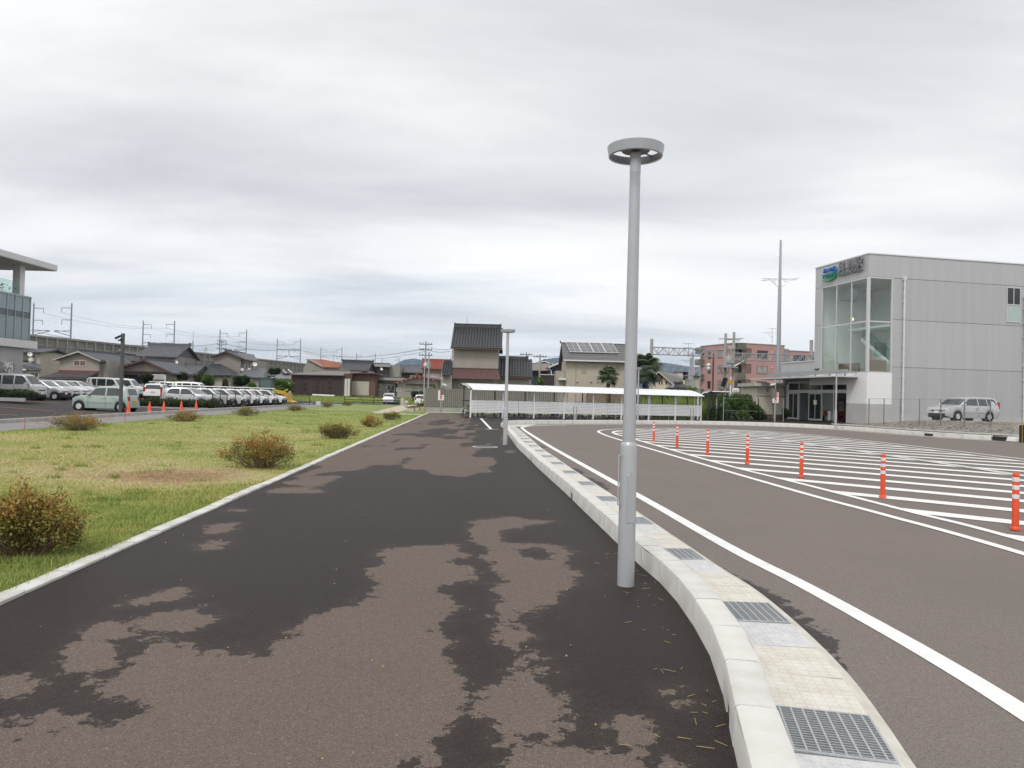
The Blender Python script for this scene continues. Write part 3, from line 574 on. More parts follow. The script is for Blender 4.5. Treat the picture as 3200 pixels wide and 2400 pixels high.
for k in range(8):
    P=[(6.71,9.56),(6.5,12.56),(6.32,15.64),(6.15,18.7),(5.95,21.75),(5.72,24.75),(5.52,27.8),(5.3,30.8)][k]
    t=thing('delineator_post','orange flexible delineator post with white bands on the hatched island','bollard',(P[0],P[1],.008),0,'orange delineator posts on the hatched island')
    for n,m in bp_: link(n,m,t)
    for m,z in zip(bands,(0,0,0)): link('reflective_band',m,t)
CONEM=M('cone_orange',(.75,.10,.05),.5,0,.08,5)
cb=MB().bx(-.19,.19,-.19,.19,0,.035).mesh('base',CONEM); cc=MB().lathe([(.145,.03),(.13,.06),(.028,.70),(.02,.71),(0,.71)],20).mesh('cone',CONEM,50)
labs=['orange traffic cone behind the rear wheel of the mint green car','orange traffic cone at the hedge end next to the mint green car','orange traffic cone in front of the hedge below the silver hatchback rear','orange traffic cone in front of the hedge below the silver hatchback doors','orange traffic cone at the hedge end nearest the black mesh fence']
for (x,y,lab) in zip((5,285,475,707,905),(1222,1208,1198,1188,1180),labs):
    u,v=b3(x,y); Yc=min(51.3,19.5/((1600-u)/2250-.06)); p=at(u,v,Yc); t=thing('traffic_cone',lab,'traffic cone',(p[0],p[1],.02),random.uniform(0,1),'orange traffic cones along the car park kerb'); link('base',cb,t); link('cone',cc,t)
# ================================================================ BICYCLE SHELTER
SW=M('shelter_white',(.82,.83,.84),.35,0,.04,6); POLY=M('polycarbonate_white',(.80,.81,.83),.3,0,.04,3); SDK=M('shelter_dark',(.07,.072,.078),.5,.3,.1); LOUV=M('louvre_grey',(.84,.85,.86),.4,0,.05,5)
def shelter(label,loc,rz,nb,bay,dep=2.1,louvre=True,name='bicycle_shelter',grp=None):
    t=thing(name,label,'bicycle shelter',loc,rz,grp); L=nb*bay
    pm=MB().bx(-.045,.045,-.045,.045,0,2.02).mesh('post',SW); tm=MB().bx(-.022,.022,-.022,.022,0,2.0).mesh('thin_post',SW); bm_=MB().bx(-.035,.035,-.035,.035,0,2.35).mesh('rear_post',SDK)
    for i in range(nb+1): link('post',pm,t,(i*bay,0,0)); link('rear_post',bm_,t,(i*bay+.12,dep,0))
    MB().bx(-.15,L+.15,-.06,.06,2.02,2.10).build('front_beam',SDK,t); MB().bx(-.15,L+.15,dep-.05,dep+.05,2.35,2.43).build('rear_beam',SDK,t); MB().bx(0,L,dep-.03,dep+.03,1.16,1.24).build('rear_rail',SDK,t)
    arc=[(-.42+ (dep+.84)*s, 1.97+.52*math.sin(math.pi*(.03+.60*s))) for s in np.linspace(0,1,13)]
    # curved roof: front edge low, crest towards the rear
    w=bay/4; n=nb*4
    sec=[(y,z) for y,z in arc]
    b=MB(); k=len(sec)
    b.add([(.012,y,z) for y,z in sec]+[(w-.012,y,z) for y,z in sec]+[(.012,y,z+.02) for y,z in sec]+[(w-.012,y,z+.02) for y,z in sec],
          [(i,i+1,k+i+1,k+i) for i in range(k-1)]+[(2*k+i,3*k+i,3*k+i+1,2*k+i+1) for i in range(k-1)]+[(0,k,3*k,2*k),(k-1,2*k-1+0,4*k-1,3*k-1)])
    rp=b.mesh('roof_panel',POLY,60); c=MB()
    for (y0,z0),(y1,z1) in zip(sec[:-1],sec[1:]): c.cyl((0,y0,z0+.016),(0,y1,z1+.016),.014,.014,5)
    rib=c.mesh('roof_rib',M('shelter_rib',(.50,.51,.53),.4,.2,.05))
    roof=MB().tube([(0,sec[0][0],sec[0][1]),(L,sec[0][0],sec[0][1])],.03,6).tube([(0,sec[-1][0],sec[-1][1]),(L,sec[-1][0],sec[-1][1])],.03,6).build('roof',SW,t)
    for i in range(n): link('roof_panel',rp,roof,(i*w,0,0))
    for i in range(n+1): link('roof_rib',rib,roof,(i*w,0,0))
    br=MB().prism([(0,1.93),(0,2.05),(dep*.5,2.42),(dep,2.5),(dep,2.38),(dep*.5,2.31)],'x',-.02,.02).mesh('arch_brace',SW)
    for i in range(nb+1): link('arch_brace',br,t,(i*bay,.02,0))
    if louvre:
        sl=MB().box((0,0,0),(bay/2-.10,.012,.094),M=Matrix.Rotation(.12,3,'X')).mesh('slat',LOUV)
        fr=MB().bx(-bay/4+.02,-bay/4+.045,-.02,.02,0,.86).bx(bay/4-.045,bay/4-.02,-.02,.02,0,.86).bx(-bay/4+.02,bay/4-.02,-.02,.02,-.02,.02).bx(-bay/4+.02,bay/4-.02,-.02,.02,.84,.88).mesh('louvre_panel',SW)
        for i in range(nb*2):
            x=(i+.5)*bay/2; f=link('louvre_panel',fr,t,(x,-.03,.40))
            for j in range(7): link('slat',sl,f,(0,.0,.085+j*.116))
            link('thin_post',tm,t,(x+bay*.11*(1 if i%2 else -1)+bay*.14,.9,0)) if i%1==0 else 0
        MB().bx(0,L,-.05,-.01,1.27,1.30).build('top_rail',SDK,t)
    return t
A_=np.array([-2.95,52.0]); B_=np.array([15.55,59.1]); d_=B_-A_; RZS=math.atan2(d_[1],d_[0]); LS=np.linalg.norm(d_)
SH=shelter('long white bicycle shelter with curved roof and louvred front below the tiled house',(A_[0],A_[1],0),RZS,8,LS/8)
q=at(2225,1308,62); shelter('short separate bay of white bicycle shelter at the end towards the station',(q[0]+.7,q[1]+1.2,0),RZS+.05+math.pi,1,2.0,1.5,False)
def bicycle_parts():
    R=.33; w=MB()
    tyre=MB().torus((0,0,0),R,.02,'y',24,5).mesh('tyre',BLACK,180); sp=MB().torus((0,0,0),R-.03,.008,'y',20,4)
    for i in range(12): a=math.pi*i/6; sp.cyl((0,0,0),((R-.03)*math.cos(a),0,(R-.03)*math.sin(a)),.0018,.0018,3,False)
    sp.cyl((0,-.04,0),(0,.04,0),.02,.02,8); sp=sp.mesh('rim',ALU)
    return tyre,sp
TY,RM=bicycle_parts()
def bicycle(x,y,rz,col,label):
    t=thing('bicycle',label,'bicycle',(x,y,0),rz,'bicycles parked under the shelter')
    for wx in (-.53,.53):
        o=link('wheel',TY,t,(wx,0,.35)); link('rim',RM,o)
    m=M('bike_'+col,{'black':(.02,.02,.022),'silver':(.4,.41,.42),'red':(.35,.03,.03),'blue':(.04,.08,.2),'white':(.6,.6,.58)}[col],.35,.3)
    key='bf'+col
    if key not in MATS:
        b=MB(); b.tube([(-.53,0,.35),(-.1,0,.3),(-.22,0,.78)],.016,6).tube([(-.53,0,.35),(-.19,0,.66)],.010,5).tube([(-.1,0,.3),(.36,0,.62),(.40,0,.82)],.02,6).tube([(.53,0,.35),(.36,0,.66),(.33,0,.95)],.014,6); MATS[key]=b.mesh('frame',m,60)
        MATS['hb']=MB().tube([(.12,-.27,1.0),(.30,-.2,1.02),(.33,0,.98),(.30,.2,1.02),(.12,.27,1.0)],.012,6).mesh('handlebar',ALU)
        MATS['sd']=MB().ball((-.24,0,.83),.12,10,6,(1.1,.75,.35)).cyl((-.22,0,.7),(-.24,0,.82),.013,.013,6).mesh('saddle',BLACK,60)
        bk=MB()
        for z in (.66,.78,.90):
            bk.tube([(.42,-.16,z),(.72,-.16,z),(.72,.16,z),(.42,.16,z),(.42,-.16,z)],.006,4)
        for xx in (.42,.52,.62,.72):
            for yy in (-.16,.16): bk.cyl((xx,yy,.66),(xx,yy,.90),.004,.004,4,False)
        for yy in (-.08,0,.08): bk.cyl((.72,yy,.66),(.72,yy,.90),.004,.004,4,False); bk.cyl((.42,yy,.66),(.72,yy,.66),.004,.004,4,False)
        MATS['bk']=bk.mesh('basket',SDK); MATS['fd']=MB().tube([(-.53+.39*math.cos(a),0,.35+.39*math.sin(a)) for a in np.linspace(.6,2.9,9)],.02,4).mesh('mudguard',ALU); MATS['ch']=MB().prism([(-.5,.30),(-.12,.24),(-.02,.28),(-.06,.36),(-.5,.42)],'y',.03,.05).tube([(-.1,.05,.3),(-.1,.1,.16)],.01,5).tube([(-.53,-.1,.35),(-.62,-.12,.03)],.009,4).mesh('chain_case',SDK)
    for n,k in (('frame',key),('handlebar','hb'),('saddle','sd'),('basket','bk'),('mudguard','fd'),('chain_case','ch')): link(n,MATS[k],t)
cols=['black','silver','black','black','silver','white','black','blue','black','silver','black','black','red','black','silver','black','white','black','black','silver','black']
pos=[.3,1.15,2.9,3.5,4.0,4.7,6.1,6.7,7.5,8.3,8.8,9.4,10.2,11.1,12.4,13.0,14.6,15.3,16.1,17.2,18.3]
where=['under the left end of the shelter','near the left end post of the shelter']
ex,ey=math.cos(RZS),math.sin(RZS)
for k,(s,c) in enumerate(zip(pos,cols)):
    a=random.uniform(.25,.75); x=A_[0]+ex*s-ey*(.95); y=A_[1]+ey*s+ex*(.95)
    bicycle(x,y,RZS+(math.pi if k%3==1 else 0)+random.choice([.5,-.6,.9,-.35,.25]),c,f'{c} framed bicycle with front basket parked behind the louvres of the long shelter')
# low stand plates under the shelter
# ================================================================ SIGN / CAMERA POLES
def cctv(base,h,sgn,label,rz=0,sign_z=1.55,side=1):
    t=thing('camera_pole',label,'camera pole',base,rz,'camera poles with red notice boards')
    MB().cyl((0,0,-.05),(0,0,h*.42),.07,.07,16).cyl((0,0,h*.42),(0,0,h),.05,.045,16).build('pole',GALV,t,50)
    c=MB().box((side*.26,-.12,h*.72),(.40,.13,.12),M=Matrix.Rotation(.3*side,3,'Y')).cyl((0,0,h*.70),(side*.15,-.06,h*.70),.02,.02,6).box((side*.42,-.12,h*.72-.05*side+.01),(.10,.15,.03)).build('camera',WHITEP,t)
    MB().box((side*.42,-.17,h*.665),(.05,.05,.05)).build('lens',BLACK,c)
    MB().bx(side*.02-.16+.12*side,side*.02+.16+.12*side,-.14,.12,h*.47,h*.645).build('control_box',M('box_grey',(.17,.17,.16),.5,.2),t)
    s=MB().bx(-.24,.24,-.11,-.09,sign_z-.41,sign_z+.41).build('notice_board',WHITEP,t); MB().bx(-.08,.08,-.118,-.112,sign_z-.33,sign_z+.39).build('red_panel',RED,s)
    b=MB()
    for z in (.19,-.02,-.22): b.box((0,-.121,sign_z+z),(.085,.003,.085),M=Matrix.Rotation(.785 if z==.19 else 0,3,'Y'))
    b.build('white_marks',WHITEP,s); MB().bx(.10,.19,-.118,-.112,sign_z+.05,sign_z+.35).build('pink_panel',M('pink_print',(.65,.25,.25),.6),s)
    return t
p=at(1377,1292,60); cctv((p[0],p[1],0),hZ(1381,1166,60),1,'camera pole with white and red notice board in front of the corrugated fence')
p=at(2421,1312,57); t=cctv((p[0],p[1],0),4.3,1,'camera pole with white and red notice board beside the station entrance hut',0,2.05,-1)
# black camera post by the car park
p=at(376,1287,41.0); t=thing('camera_post','dark grey square post with two small cameras standing in front of the mint green car','camera pole',(p[0],p[1],0)); z=hZ(381,1042,41.0)
MB().bx(-.075,.075,-.075,.075,-.05,z).build('post',M('post_grey',(.10,.10,.11),.5,.3),t); c=MB().box((-.22,-.1,z-.22),(.36,.10,.10),M=Matrix.Rotation(-.45,3,'Y')).box((-.05,-.05,z-.35),(.14,.1,.1)).build('camera',DARKMET,t); MB().box((-.1,-.12,z-.4),(.2,.08,.08)).build('camera',DARKMET,t)
# globe lamp, plain poles near the corrugated fence
p=at(1327,1264,74); zt=hZ(1331,1140,74); t=thing('globe_lamp','slim dark post with a round white globe lamp beside the corrugated fence','street lamp',(p[0],p[1],0)); MB().cyl((0,0,-.1),(0,0,zt-.2),.06,.045,10).build('post',DARKMET,t); MB().ball((0,0,zt),.24,16,10).build('globe',WHITEP,t,180); MB().lathe([(.25,zt+.02),(.24,zt+.09),(.12,zt+.22),(0,zt+.25)],16).build('cap',GALV,t,60)
p=at(1338,1220,72); z=hZ(1342,1100,72); tag(MB().cyl((0,0,-.1),(0,0,z),.085,.06,10).ball((0,0,z),.062,8,5).cyl((0,0,z*.5),(0,0,z*.5+.05),.10,.10,10).build('steel_pole',GALV,None,50,loc=(p[0],p[1],0)),'plain galvanised steel pole behind the left end of the corrugated fence','pole')

for u,v,Y,lab in ((1797,1312,53.2,'grey stub post with two thin rods before the middle louvres of the bicycle shelter'),(2162,1314,56.2,'grey stub post with two thin rods before the last louvre bay towards the station')):
    p=at(u,v,Y); t=thing('stub_post',lab,'post',(p[0],p[1],0)); MB().cyl((0,0,-.05),(0,0,.42),.13,.13,16).build('stub',GALV,t,50); [MB().cyl((s*.11,0,.42),(s*.11,0,1.0),.015,.015,6).build('rod',DARKMET,t) for s in (-1,1)]
# ================================================================ STATION
C0=np.array([27.1,55.0]); A1=at(3200,826,1)  # (direction checks only)
E1=np.array([.982,.19]); RZ1=math.atan2(E1[1],E1[0])      # local x: along the long side wall; local y: along the entrance face, away from the camera
PANEL=M('cladding_grey',(.48,.48,.485),.45,.2,.055,1.6,.03,3,streak=(1.3,1.3,.06)); PANELD=M('cladding_joint',(.27,.27,.275),.6); WCLAD=M('white_cladding',(.80,.80,.80),.45,0,.03,3); CAP=M('parapet_cap',(.75,.75,.76),.35,.4,.04)
BASEC=M('plinth_concrete',(.46,.455,.44),.85,0,.10,1.2,.15,30); FRM=M('window_aluminium',(.62,.62,.62),.4,.3,.04); SGL=clear_glass('station_glass',(.95,.985,.975),.8); INW=M('interior_white',(.86,.87,.85),.7,0,.04,1); INB=M('interior_brown',(.20,.14,.10),.7,0,.1,1)
PANEL2=M('cladding_grey_panel',(.455,.457,.465),.42,.2,.055,1.6,.03,3,streak=(1.3,1.3,.06))
ST=thing('station_building','grey clad railway station with glazed corner stair and rooftop lettering','station',(C0[0],C0[1],0),RZ1)
HT=13.25; LX=17.; LY=6.75; TH_=.25
def sz(u,v,Y): return hZ(u,v,Y)
g0,g1=sz(2712,1160,55),sz(2712,868,55)        # glass bottom/top at the corner
GX=2.05; GYs,GYe=.25,5.75; zm=sz(2712,1003,55)
def stpart(n,m,x0,x1,y0,y1,z0,z1,par=None): return MB().bx(x0,x1,y0,y1,z0,z1).build(n,m,par or ST)
# side wall (facing the camera) : built of cladding panels with real joints round the glass corner
rowz=[.95,g0-.06+.0,sz(2900,1018,56),sz(2900,880,56),HT]
rowz=[.95,5.05,8.75,12.05-.25,HT]
ztp=g1+.10; rows_=[(rowz[0],4.62),(4.66,8.28),(8.32,ztp-.02),(ztp+.02,HT)]
xs=[GX+.12,LX]
for i,(z0,z1) in enumerate(rows_):
    xa=0 if i==3 else (GX+.12 if z1>g0 and z0<g1 else GX+.12)
    stpart('wall_panel',PANEL if i%2 else PANEL2,xa,LX,0,.20,z0,z1)
for z in (4.64,8.30,ztp): stpart('panel_joint',PANELD,GX+.12,LX,.03,.19,z-.02,z+.02)
# entrance side face (runs away from the camera)
for i,(z0,z1) in enumerate(rows_):
    if i==3: stpart('wall_panel',PANEL,0,.20,.202,LY,z0,z1)
    else: stpart('wall_panel',PANEL,0,.20,GYe+.12,LY,max(z0,4.6 if i==0 else z0),z1) if i>0 else None
for z in (8.30,ztp): stpart('panel_joint',PANELD,.03,.19,GYe+.12,LY,z-.02,z+.02)
stpart('rear_wall',PANEL,.2,LX,LY-.2,LY-.002,4.6,HT-.02); stpart('roof_slab',CONC2,.2,LX,.2,LY-.2,HT-.5,HT-.35)
MB().bx(-.06,LX+.05,-.06,.22,HT,HT+.09).bx(-.06,.22,.222,LY+.05,HT,HT+.09).build('parapet_cap',CAP,ST)
# white base under the glass, plinth
stpart('white_base',WCLAD,0,GX+.12,-.012,.2,1.75,g0-.10); stpart('white_base',WCLAD,-.012,.2,.202,2.35,1.75,g0-.10); stpart('white_band',WCLAD,-.012,.2,2.352,LY+.6,3.25,g0-.10)
stpart('plinth',BASEC,-.03,GX+.12,-.035,.2,-.1,1.745); stpart('plinth',BASEC,-.03,.2,.202,2.35,-.1,1.745); stpart('plinth',BASEC,GX+.122,LX,-.035,.2,-.1,.948)
# glazed corner
zt=g1
fr=MB()
for x in (GX+.06,): fr.bx(x-.06,x+.06,.02,.14,g0,zt)
fr.bx(-.02,.17,-.02,.17,g0-.02,zt+.02)
for y in (GYe+.06,): fr.bx(.02,.14,y-.06,y+.06,g0,zt)
fr.bx(.0,GX+.12,.0,.16,zt,zt+.10); fr.bx(.0,GX+.12,.0,.16,g0-.10,g0); fr.bx(0,.16,.162,GYe+.12,zt,zt+.10); fr.bx(0,.16,.162,GYe+.12,g0-.10,g0)
fr.bx(.172,GX,.03,.12,zm-.05,zm+.05); fr.bx(.03,.12,.172,GYe,zm-.05,zm+.05)
ym=[.17+(GYe-.17)*k/3 for k in (1,2)]
for y in ym: fr.bx(.02,.12,y-.035,y+.035,g0,zm-.052); fr.bx(.02,.12,y-.035,y+.035,zm+.052,zt)
fr.build('window_frame',FRM,ST)
cols_y=[.17]+ym+[GYe]
for a,c in zip(cols_y[:-1],cols_y[1:]):
    for z0,z1 in ((g0,zm-.05),(zm+.05,zt)): stpart('glass_pane',SGL,.06,.075,a+.03,c-.03,z0,z1)
for z0,z1 in ((g0,zm-.05),(zm+.05,zt)): stpart('glass_pane',SGL,.18,GX,.06,.075,z0,z1)
# interior of the stair hall
IX=5.2
stpart('inner_back_wall',INW,IX,IX+.15,.25,LY-.25,g0-.6,HT-.6); stpart('inner_end_wall',INW,.25,IX,LY-.45,LY-.3,g0-.6,HT-.6); stpart('inner_side_wall',INW,GX+.35,IX,.3,.45,g0-.6,HT-.6)
stpart('inner_ceiling',M('interior_ceiling',(.50,.47,.43),.8,0,.05),.25,IX,.25,LY-.5,zt+.05,zt+.15); stpart('inner_floor',M('interior_floor',(.42,.36,.28),.5,0,.1),.25,IX,.25,LY-.5,g0-.35,g0-.2)
# landing beam, stair flight, balustrade
stpart('stair_landing',INW,2.9,IX,.46,LY-.5,zm-.15,zm+.02)
for k in range(12): stpart('stair_step',INW,3.3,4.9,.6+k*.36,.6+k*.36+.38,g0+.2+k*.24,g0+.42+k*.24)
b=MB().prism([(.5,g0+.0),(.5,g0+.25),(5.0,g0+3.1),(5.0,g0+2.75)],'x',3.2,3.26); b.build('stair_string',INW,ST)
GB=clear_glass('balustrade_glass',(.70,.84,.80),.4); b=MB().prism([(.5,g0+.3),(.5,g0+1.3),(5.0,g0+4.05),(5.0,g0+3.1)],'x',3.22,3.24); b.build('glass_balustrade',GB,ST); stpart('glass_balustrade',GB,1.0,GX,.5,.52,g0+1.2,g0+2.3)
stpart('brown_panel',INB,.5,1.9,.3,.36,g0-.15,g0+.9); stpart('brown_panel',INB,.7,.75,1.8,4.4,g0-.15,g0+.75); stpart('ceiling_duct',M('duct_grey',(.25,.26,.27),.6),1.2,2.6,3.0,5.2,zt-1.1,zt-.3)
bl=MB().ball((.55,2.6,zm+.42),.13,12,8).build('hall_lamp',emit('warm_lamp',(1,.66,.34),1.3),ST,180)
# signs
SGN=M('sign_steel',(.27,.27,.28),.3,.6,.05); SBL=M('sign_blue',(.02,.16,.50),.4); SGR=M('sign_green',(.02,.30,.13),.4)
def wall_text(body,size,ext,mat,y,z,name,squash=1.):
    me=text_mesh(body,size,ext,mat,name); o=link(name,me,ST,(-ext-.10,y,z)); o.rotation_euler=Matrix(((0,0,-1),(-1,0,0),(0,1,0))).to_euler(); o.scale=(squash,1,1); return o
sgy=lambda x: np.interp(x,[2540+60/11.06,2540+1950/11.06],[LY,0.])
# station name: characters spaced along the parapet
zc=11.92+.52
for ch,yy in (('呉',3.0),('羽',1.95),('駅',.92)): wall_text(ch,.92,.07,SGN,yy,12.38,'station_name')
wall_text('KUREHA STATION',.36,.05,SGN,2.0,12.02,'station_name_latin',1.0)
wall_text('あいの風',.44,.06,SBL,4.62,12.62,'railway_logo_text',.98); wall_text('とやま鉄道',.40,.06,SGR,4.62,12.12,'railway_logo_text',.92)
def swoosh(y0,y1,z,h,mat,name):
    P=[]; n=16
    top=[(y0+(y1-y0)*k/n, z-h*math.sin(math.pi*k/n)*.55+.10*(k/n-.3)) for k in range(n+1)]; bot=[(y0+(y1-y0)*k/n, z-h*math.sin(math.pi*k/n)-.03+.10*(k/n-.3)) for k in range(n+1)]
    b=MB().prism(top+bot[::-1],'x',-.20,-.10); return b.build(name,mat,ST)
swoosh(5.75,3.55,12.56,.20,SBL,'logo_wave'); swoosh(5.65,3.75,12.06,.20,SGR,'logo_wave')
# drain pipes, window on the side wall
for px_,lab in ((2819,0),(3196,1)):
    x=(px_-2705)/ (3200-2705)*14.3 if False else None
def sx(u,Yg=56.):   # local x on the side wall for a photo column
    d=ray(u,1250); o_=np.array([0.,0.]); A=np.array([[d[0],-E1[0]],[d[1],-E1[1]]]); s=np.linalg.solve(A,C0); return s[1]
for u,z1 in ((2818,11.55),(3196,10.7)):
    x=sx(u); b=MB().cyl((x,-.12,.5),(x,-.12,z1),.075,.075,12).bx(x-.11,x+.11,-.2,0,z1-.15,z1+.1)
    for z in np.arange(1.6,z1-.3,1.15): b.bx(x-.10,x+.10,-.19,0,z,z+.05)
    b.build('drain_pipe',M('pipe_white',(.66,.66,.67),.4),ST,40)
xa,xb=sx(3141),sx(3184); zt_,zb_=sz(3160,895,57),sz(3160,1005,57)
w=MB().bx(xa,xb,-.05,.0,zb_,zb_+.06).bx(xa,xb,-.05,0,zt_-.06,zt_).bx(xa,xa+.06,-.05,0,zb_+.06,zt_-.06).bx(xb-.06,xb,-.05,0,zb_+.06,zt_-.06).bx(xa+.06,xb-.06,-.05,0,(zt_+zb_)/2-.04,(zt_+zb_)/2+.04).bx((xa+xb)/2-.03,(xa+xb)/2+.03,-.05,0,(zt_+zb_)/2+.04,zt_-.06).build('window',FRM,ST)
MB().bx(xa+.06,(xa+xb)/2-.03,-.02,-.004,(zt_+zb_)/2+.04,zt_-.06).bx((xa+xb)/2+.03,xb-.06,-.02,-.004,(zt_+zb_)/2+.04,zt_-.06).build('pane',DGLASS,w); MB().bx(xa+.06,xb-.06,-.02,-.004,zb_+.06,(zt_+zb_)/2-.04).build('pane',M('frosted_glass',(.42,.52,.50),.3,0,.05),w)
# lower block left of the tower and glazed entrance (in the plane of the entrance face)
LE=10.6; zl=5.3
stpart('low_block_wall',PANEL,.02,.2,LY+.002,LE+1.2,3.85,zl); stpart('low_block_wall',PANEL,.2,6,LE+1.0,LE+1.2,.0,zl-.01); stpart('low_block_roof',CONC2,.2,6,LY,LE+1.0,zl-.3,zl-.15); MB().bx(-.05,.22,LY+.06,LE+1.25,zl,zl+.08).build('parapet_cap',CAP,ST)
zs=.22   # floor level at the entrance
y0,y1=2.36,LE
DG=clear_glass('door_glass',(.55,.62,.60),.35)
ef=MB(); n=5; wy=(y1-y0)/n
zd,zt2,zt3=zs+2.35,zs+2.62,zs+3.2
ef.bx(.0,.14,y0,y1,zt3,zt3+.16); ef.bx(.02,.12,y0+.06,y1-.1,zd,zt2); ef.bx(.0,.14,y1-.1,y1+.25,0,zt3)
for k in range(n+1):
    y=y0+k*wy; ef.bx(.01,.13,max(y0,y-.05),min(y1-.1,y+.05),zs,zd) if k not in (n,) else None; ef.bx(.01,.13,max(y0,y-.04),min(y1-.1,y+.04),zt2,zt3) if k not in (n,) else None
ef.build('entrance_frame',FRM,ST)
for k in range(n): stpart('transom_pane',DGLASS,.06,.075,y0+k*wy+.05,y0+(k+1)*wy-.05,zt2,zt3)
def door(ya,yb,off):
    o=MB().bx(off,off+.05,ya,ya+.09,zs+.02,zd-.02).bx(off,off+.05,yb-.09,yb,zs+.02,zd-.02).bx(off,off+.05,ya+.09,yb-.09,zs+.02,zs+.16).bx(off,off+.05,ya+.09,yb-.09,zd-.10,zd-.02).bx(off,off+.05,(ya+yb)/2-.03,(ya+yb)/2+.03,zs+.16,zd-.10).build('sliding_door',FRM,ST); MB().bx(off+.02,off+.03,ya+.09,yb-.09,zs+.16,zd-.10).build('pane',DG,o); MB().cyl((off-.04,ya+.13,zs+.8),(off-.04,ya+.13,zs+1.4),.015,.015,6).build('handle',DARKMET,o)
    return o
door(y0+4*wy,y1-.12,-.03); d2=door(y0+2*wy-.1,y0+3*wy+.1,-.03); stpart('pane',DG,.06,.07,y0+.05,y0+wy-.05,zs+.1,zd)
MB().bx(-.045,-.04,y0+2*wy+.55,y0+2*wy+1.0,zs+1.35,zs+1.75).build('door_notice',M('notice_paper',(.72,.76,.62),.7,0,.1,20),d2)
# hall behind the doors
stpart('hall_floor',M('hall_floor',(.16,.15,.14),.4),.16,5,y0,y1,zs-.05,zs); stpart('hall_back_wall',M('hall_wall',(.42,.39,.36),.7),5,5.1,y0,y1,zs,3.5); stpart('hall_ceiling',M('hall_ceiling',(.45,.44,.42),.8),.2,5,y0,y1,3.52,3.6); stpart('hall_side_wall',INW,.2,5,y0-.1,y0-.002,zs,3.5)
for nm,lab,cat,col,(dx,yy,w_,d_2,h_) in (('vending_machine','red drink vending machine standing inside the station entrance','vending machine',(.45,.03,.04),(1.5,y0+1.35*wy,.8,.7,1.85)),('waiting_bench','wooden waiting bench inside the station hall','bench',(.30,.10,.035),(2.2,y0+3.4*wy,1.6,.5,.8)),('parcel_box','white box standing inside the open station door','box',(.7,.7,.7),(.7,y0+1.72*wy,.4,.5,.85))):
    P=C0+E1*dx+np.array([-E1[1],E1[0]])*yy; t=thing(nm,lab,cat,(P[0],P[1],zs),RZ1); m=M(nm,col,.4)
    MB().bx(-d_2/2,d_2/2,-w_/2,w_/2,.08 if nm!='waiting_bench' else .35,h_ if nm!='waiting_bench' else .45).build('body',m,t)
    if nm=='vending_machine': MB().bx(-d_2/2-.01,-d_2/2,-w_/2+.08,w_/2-.08,.85,1.7).build('display',M('vend_panel',(.55,.5,.5),.3,0,.5,14),t); MB().bx(-d_2/2-.012,-d_2/2,-.25,.25,.3,.5).build('tray',BLACK,t); MB().bx(-d_2/2+.05,d_2/2-.05,-w_/2+.05,w_/2-.05,0,.08).build('feet',BLACK,t)
    elif nm=='waiting_bench': MB().bx(.15,.25,-w_/2,w_/2,.45,.85).build('backrest',m,t); [MB().bx(-.2,.2,s*.7-.03,s*.7+.03,0,.35).build('leg',DARKMET,t) for s in (-1,1)]
    else: MB().bx(-d_2/2-.006,-d_2/2,.05,.15,.55,.65).build('hatch',BLACK,t); MB().bx(-.2,.2,-.15,.15,0,.08).build('feet',BLACK,t)
# canopy
cz=zs+3.55
MB().bx(-2.3,-.02,1.0,LE+2.6,cz,cz+.07).build('canopy_slab',M('canopy_grey',(.50,.505,.51),.4,.3,.05),ST); MB().bx(-2.34,-2.302,.98,LE+2.6,cz-.02,cz+.11).build('canopy_edge',M('canopy_edge',(.66,.66,.66),.35,.3,.03),ST)
MB().bx(-1.1,-.95,.9,LE+1.6,cz+.30,cz+.62).build('canopy_beam',GALV,ST)
for y in np.arange(1.2,LE+1.6,1.9): MB().bx(-1.08,-.97,y-.05,y+.05,cz+.07,cz+.30).build('canopy_hanger',GALV,ST); MB().bx(-.95,-.02,y-.05,y+.05,cz+.36,cz+.5).build('canopy_arm',GALV,ST)
# raised apron in front of the entrance
def loc2w(x,y): P=C0+E1*x+np.array([-E1[1],E1[0]])*y; return (P[0],P[1])
ap=MB(); P=[loc2w(-.0,-.2),loc2w(.0,LE+3),loc2w(-3.2,LE+3),loc2w(-3.2,-.2)]; ap.add([(P[0][0],P[0][1],zs-.01),(P[1][0],P[1][1],zs-.01),(P[2][0],P[2][1],.02),(P[3][0],P[3][1],.02)],[(0,1,2,3)]); o=structure(ap.build('entrance_apron',ASPH)); set_attr(o,[-.16]*4)
# tactile yellow strip
P=[loc2w(-3.6,k) for k in np.linspace(-1,6,8)]; structure(ribbon(np.array(P),-.15,.15,.035,name='tactile_strip',mat=M('tactile_yellow',(.50,.36,.10),.8,0,.15,8)))
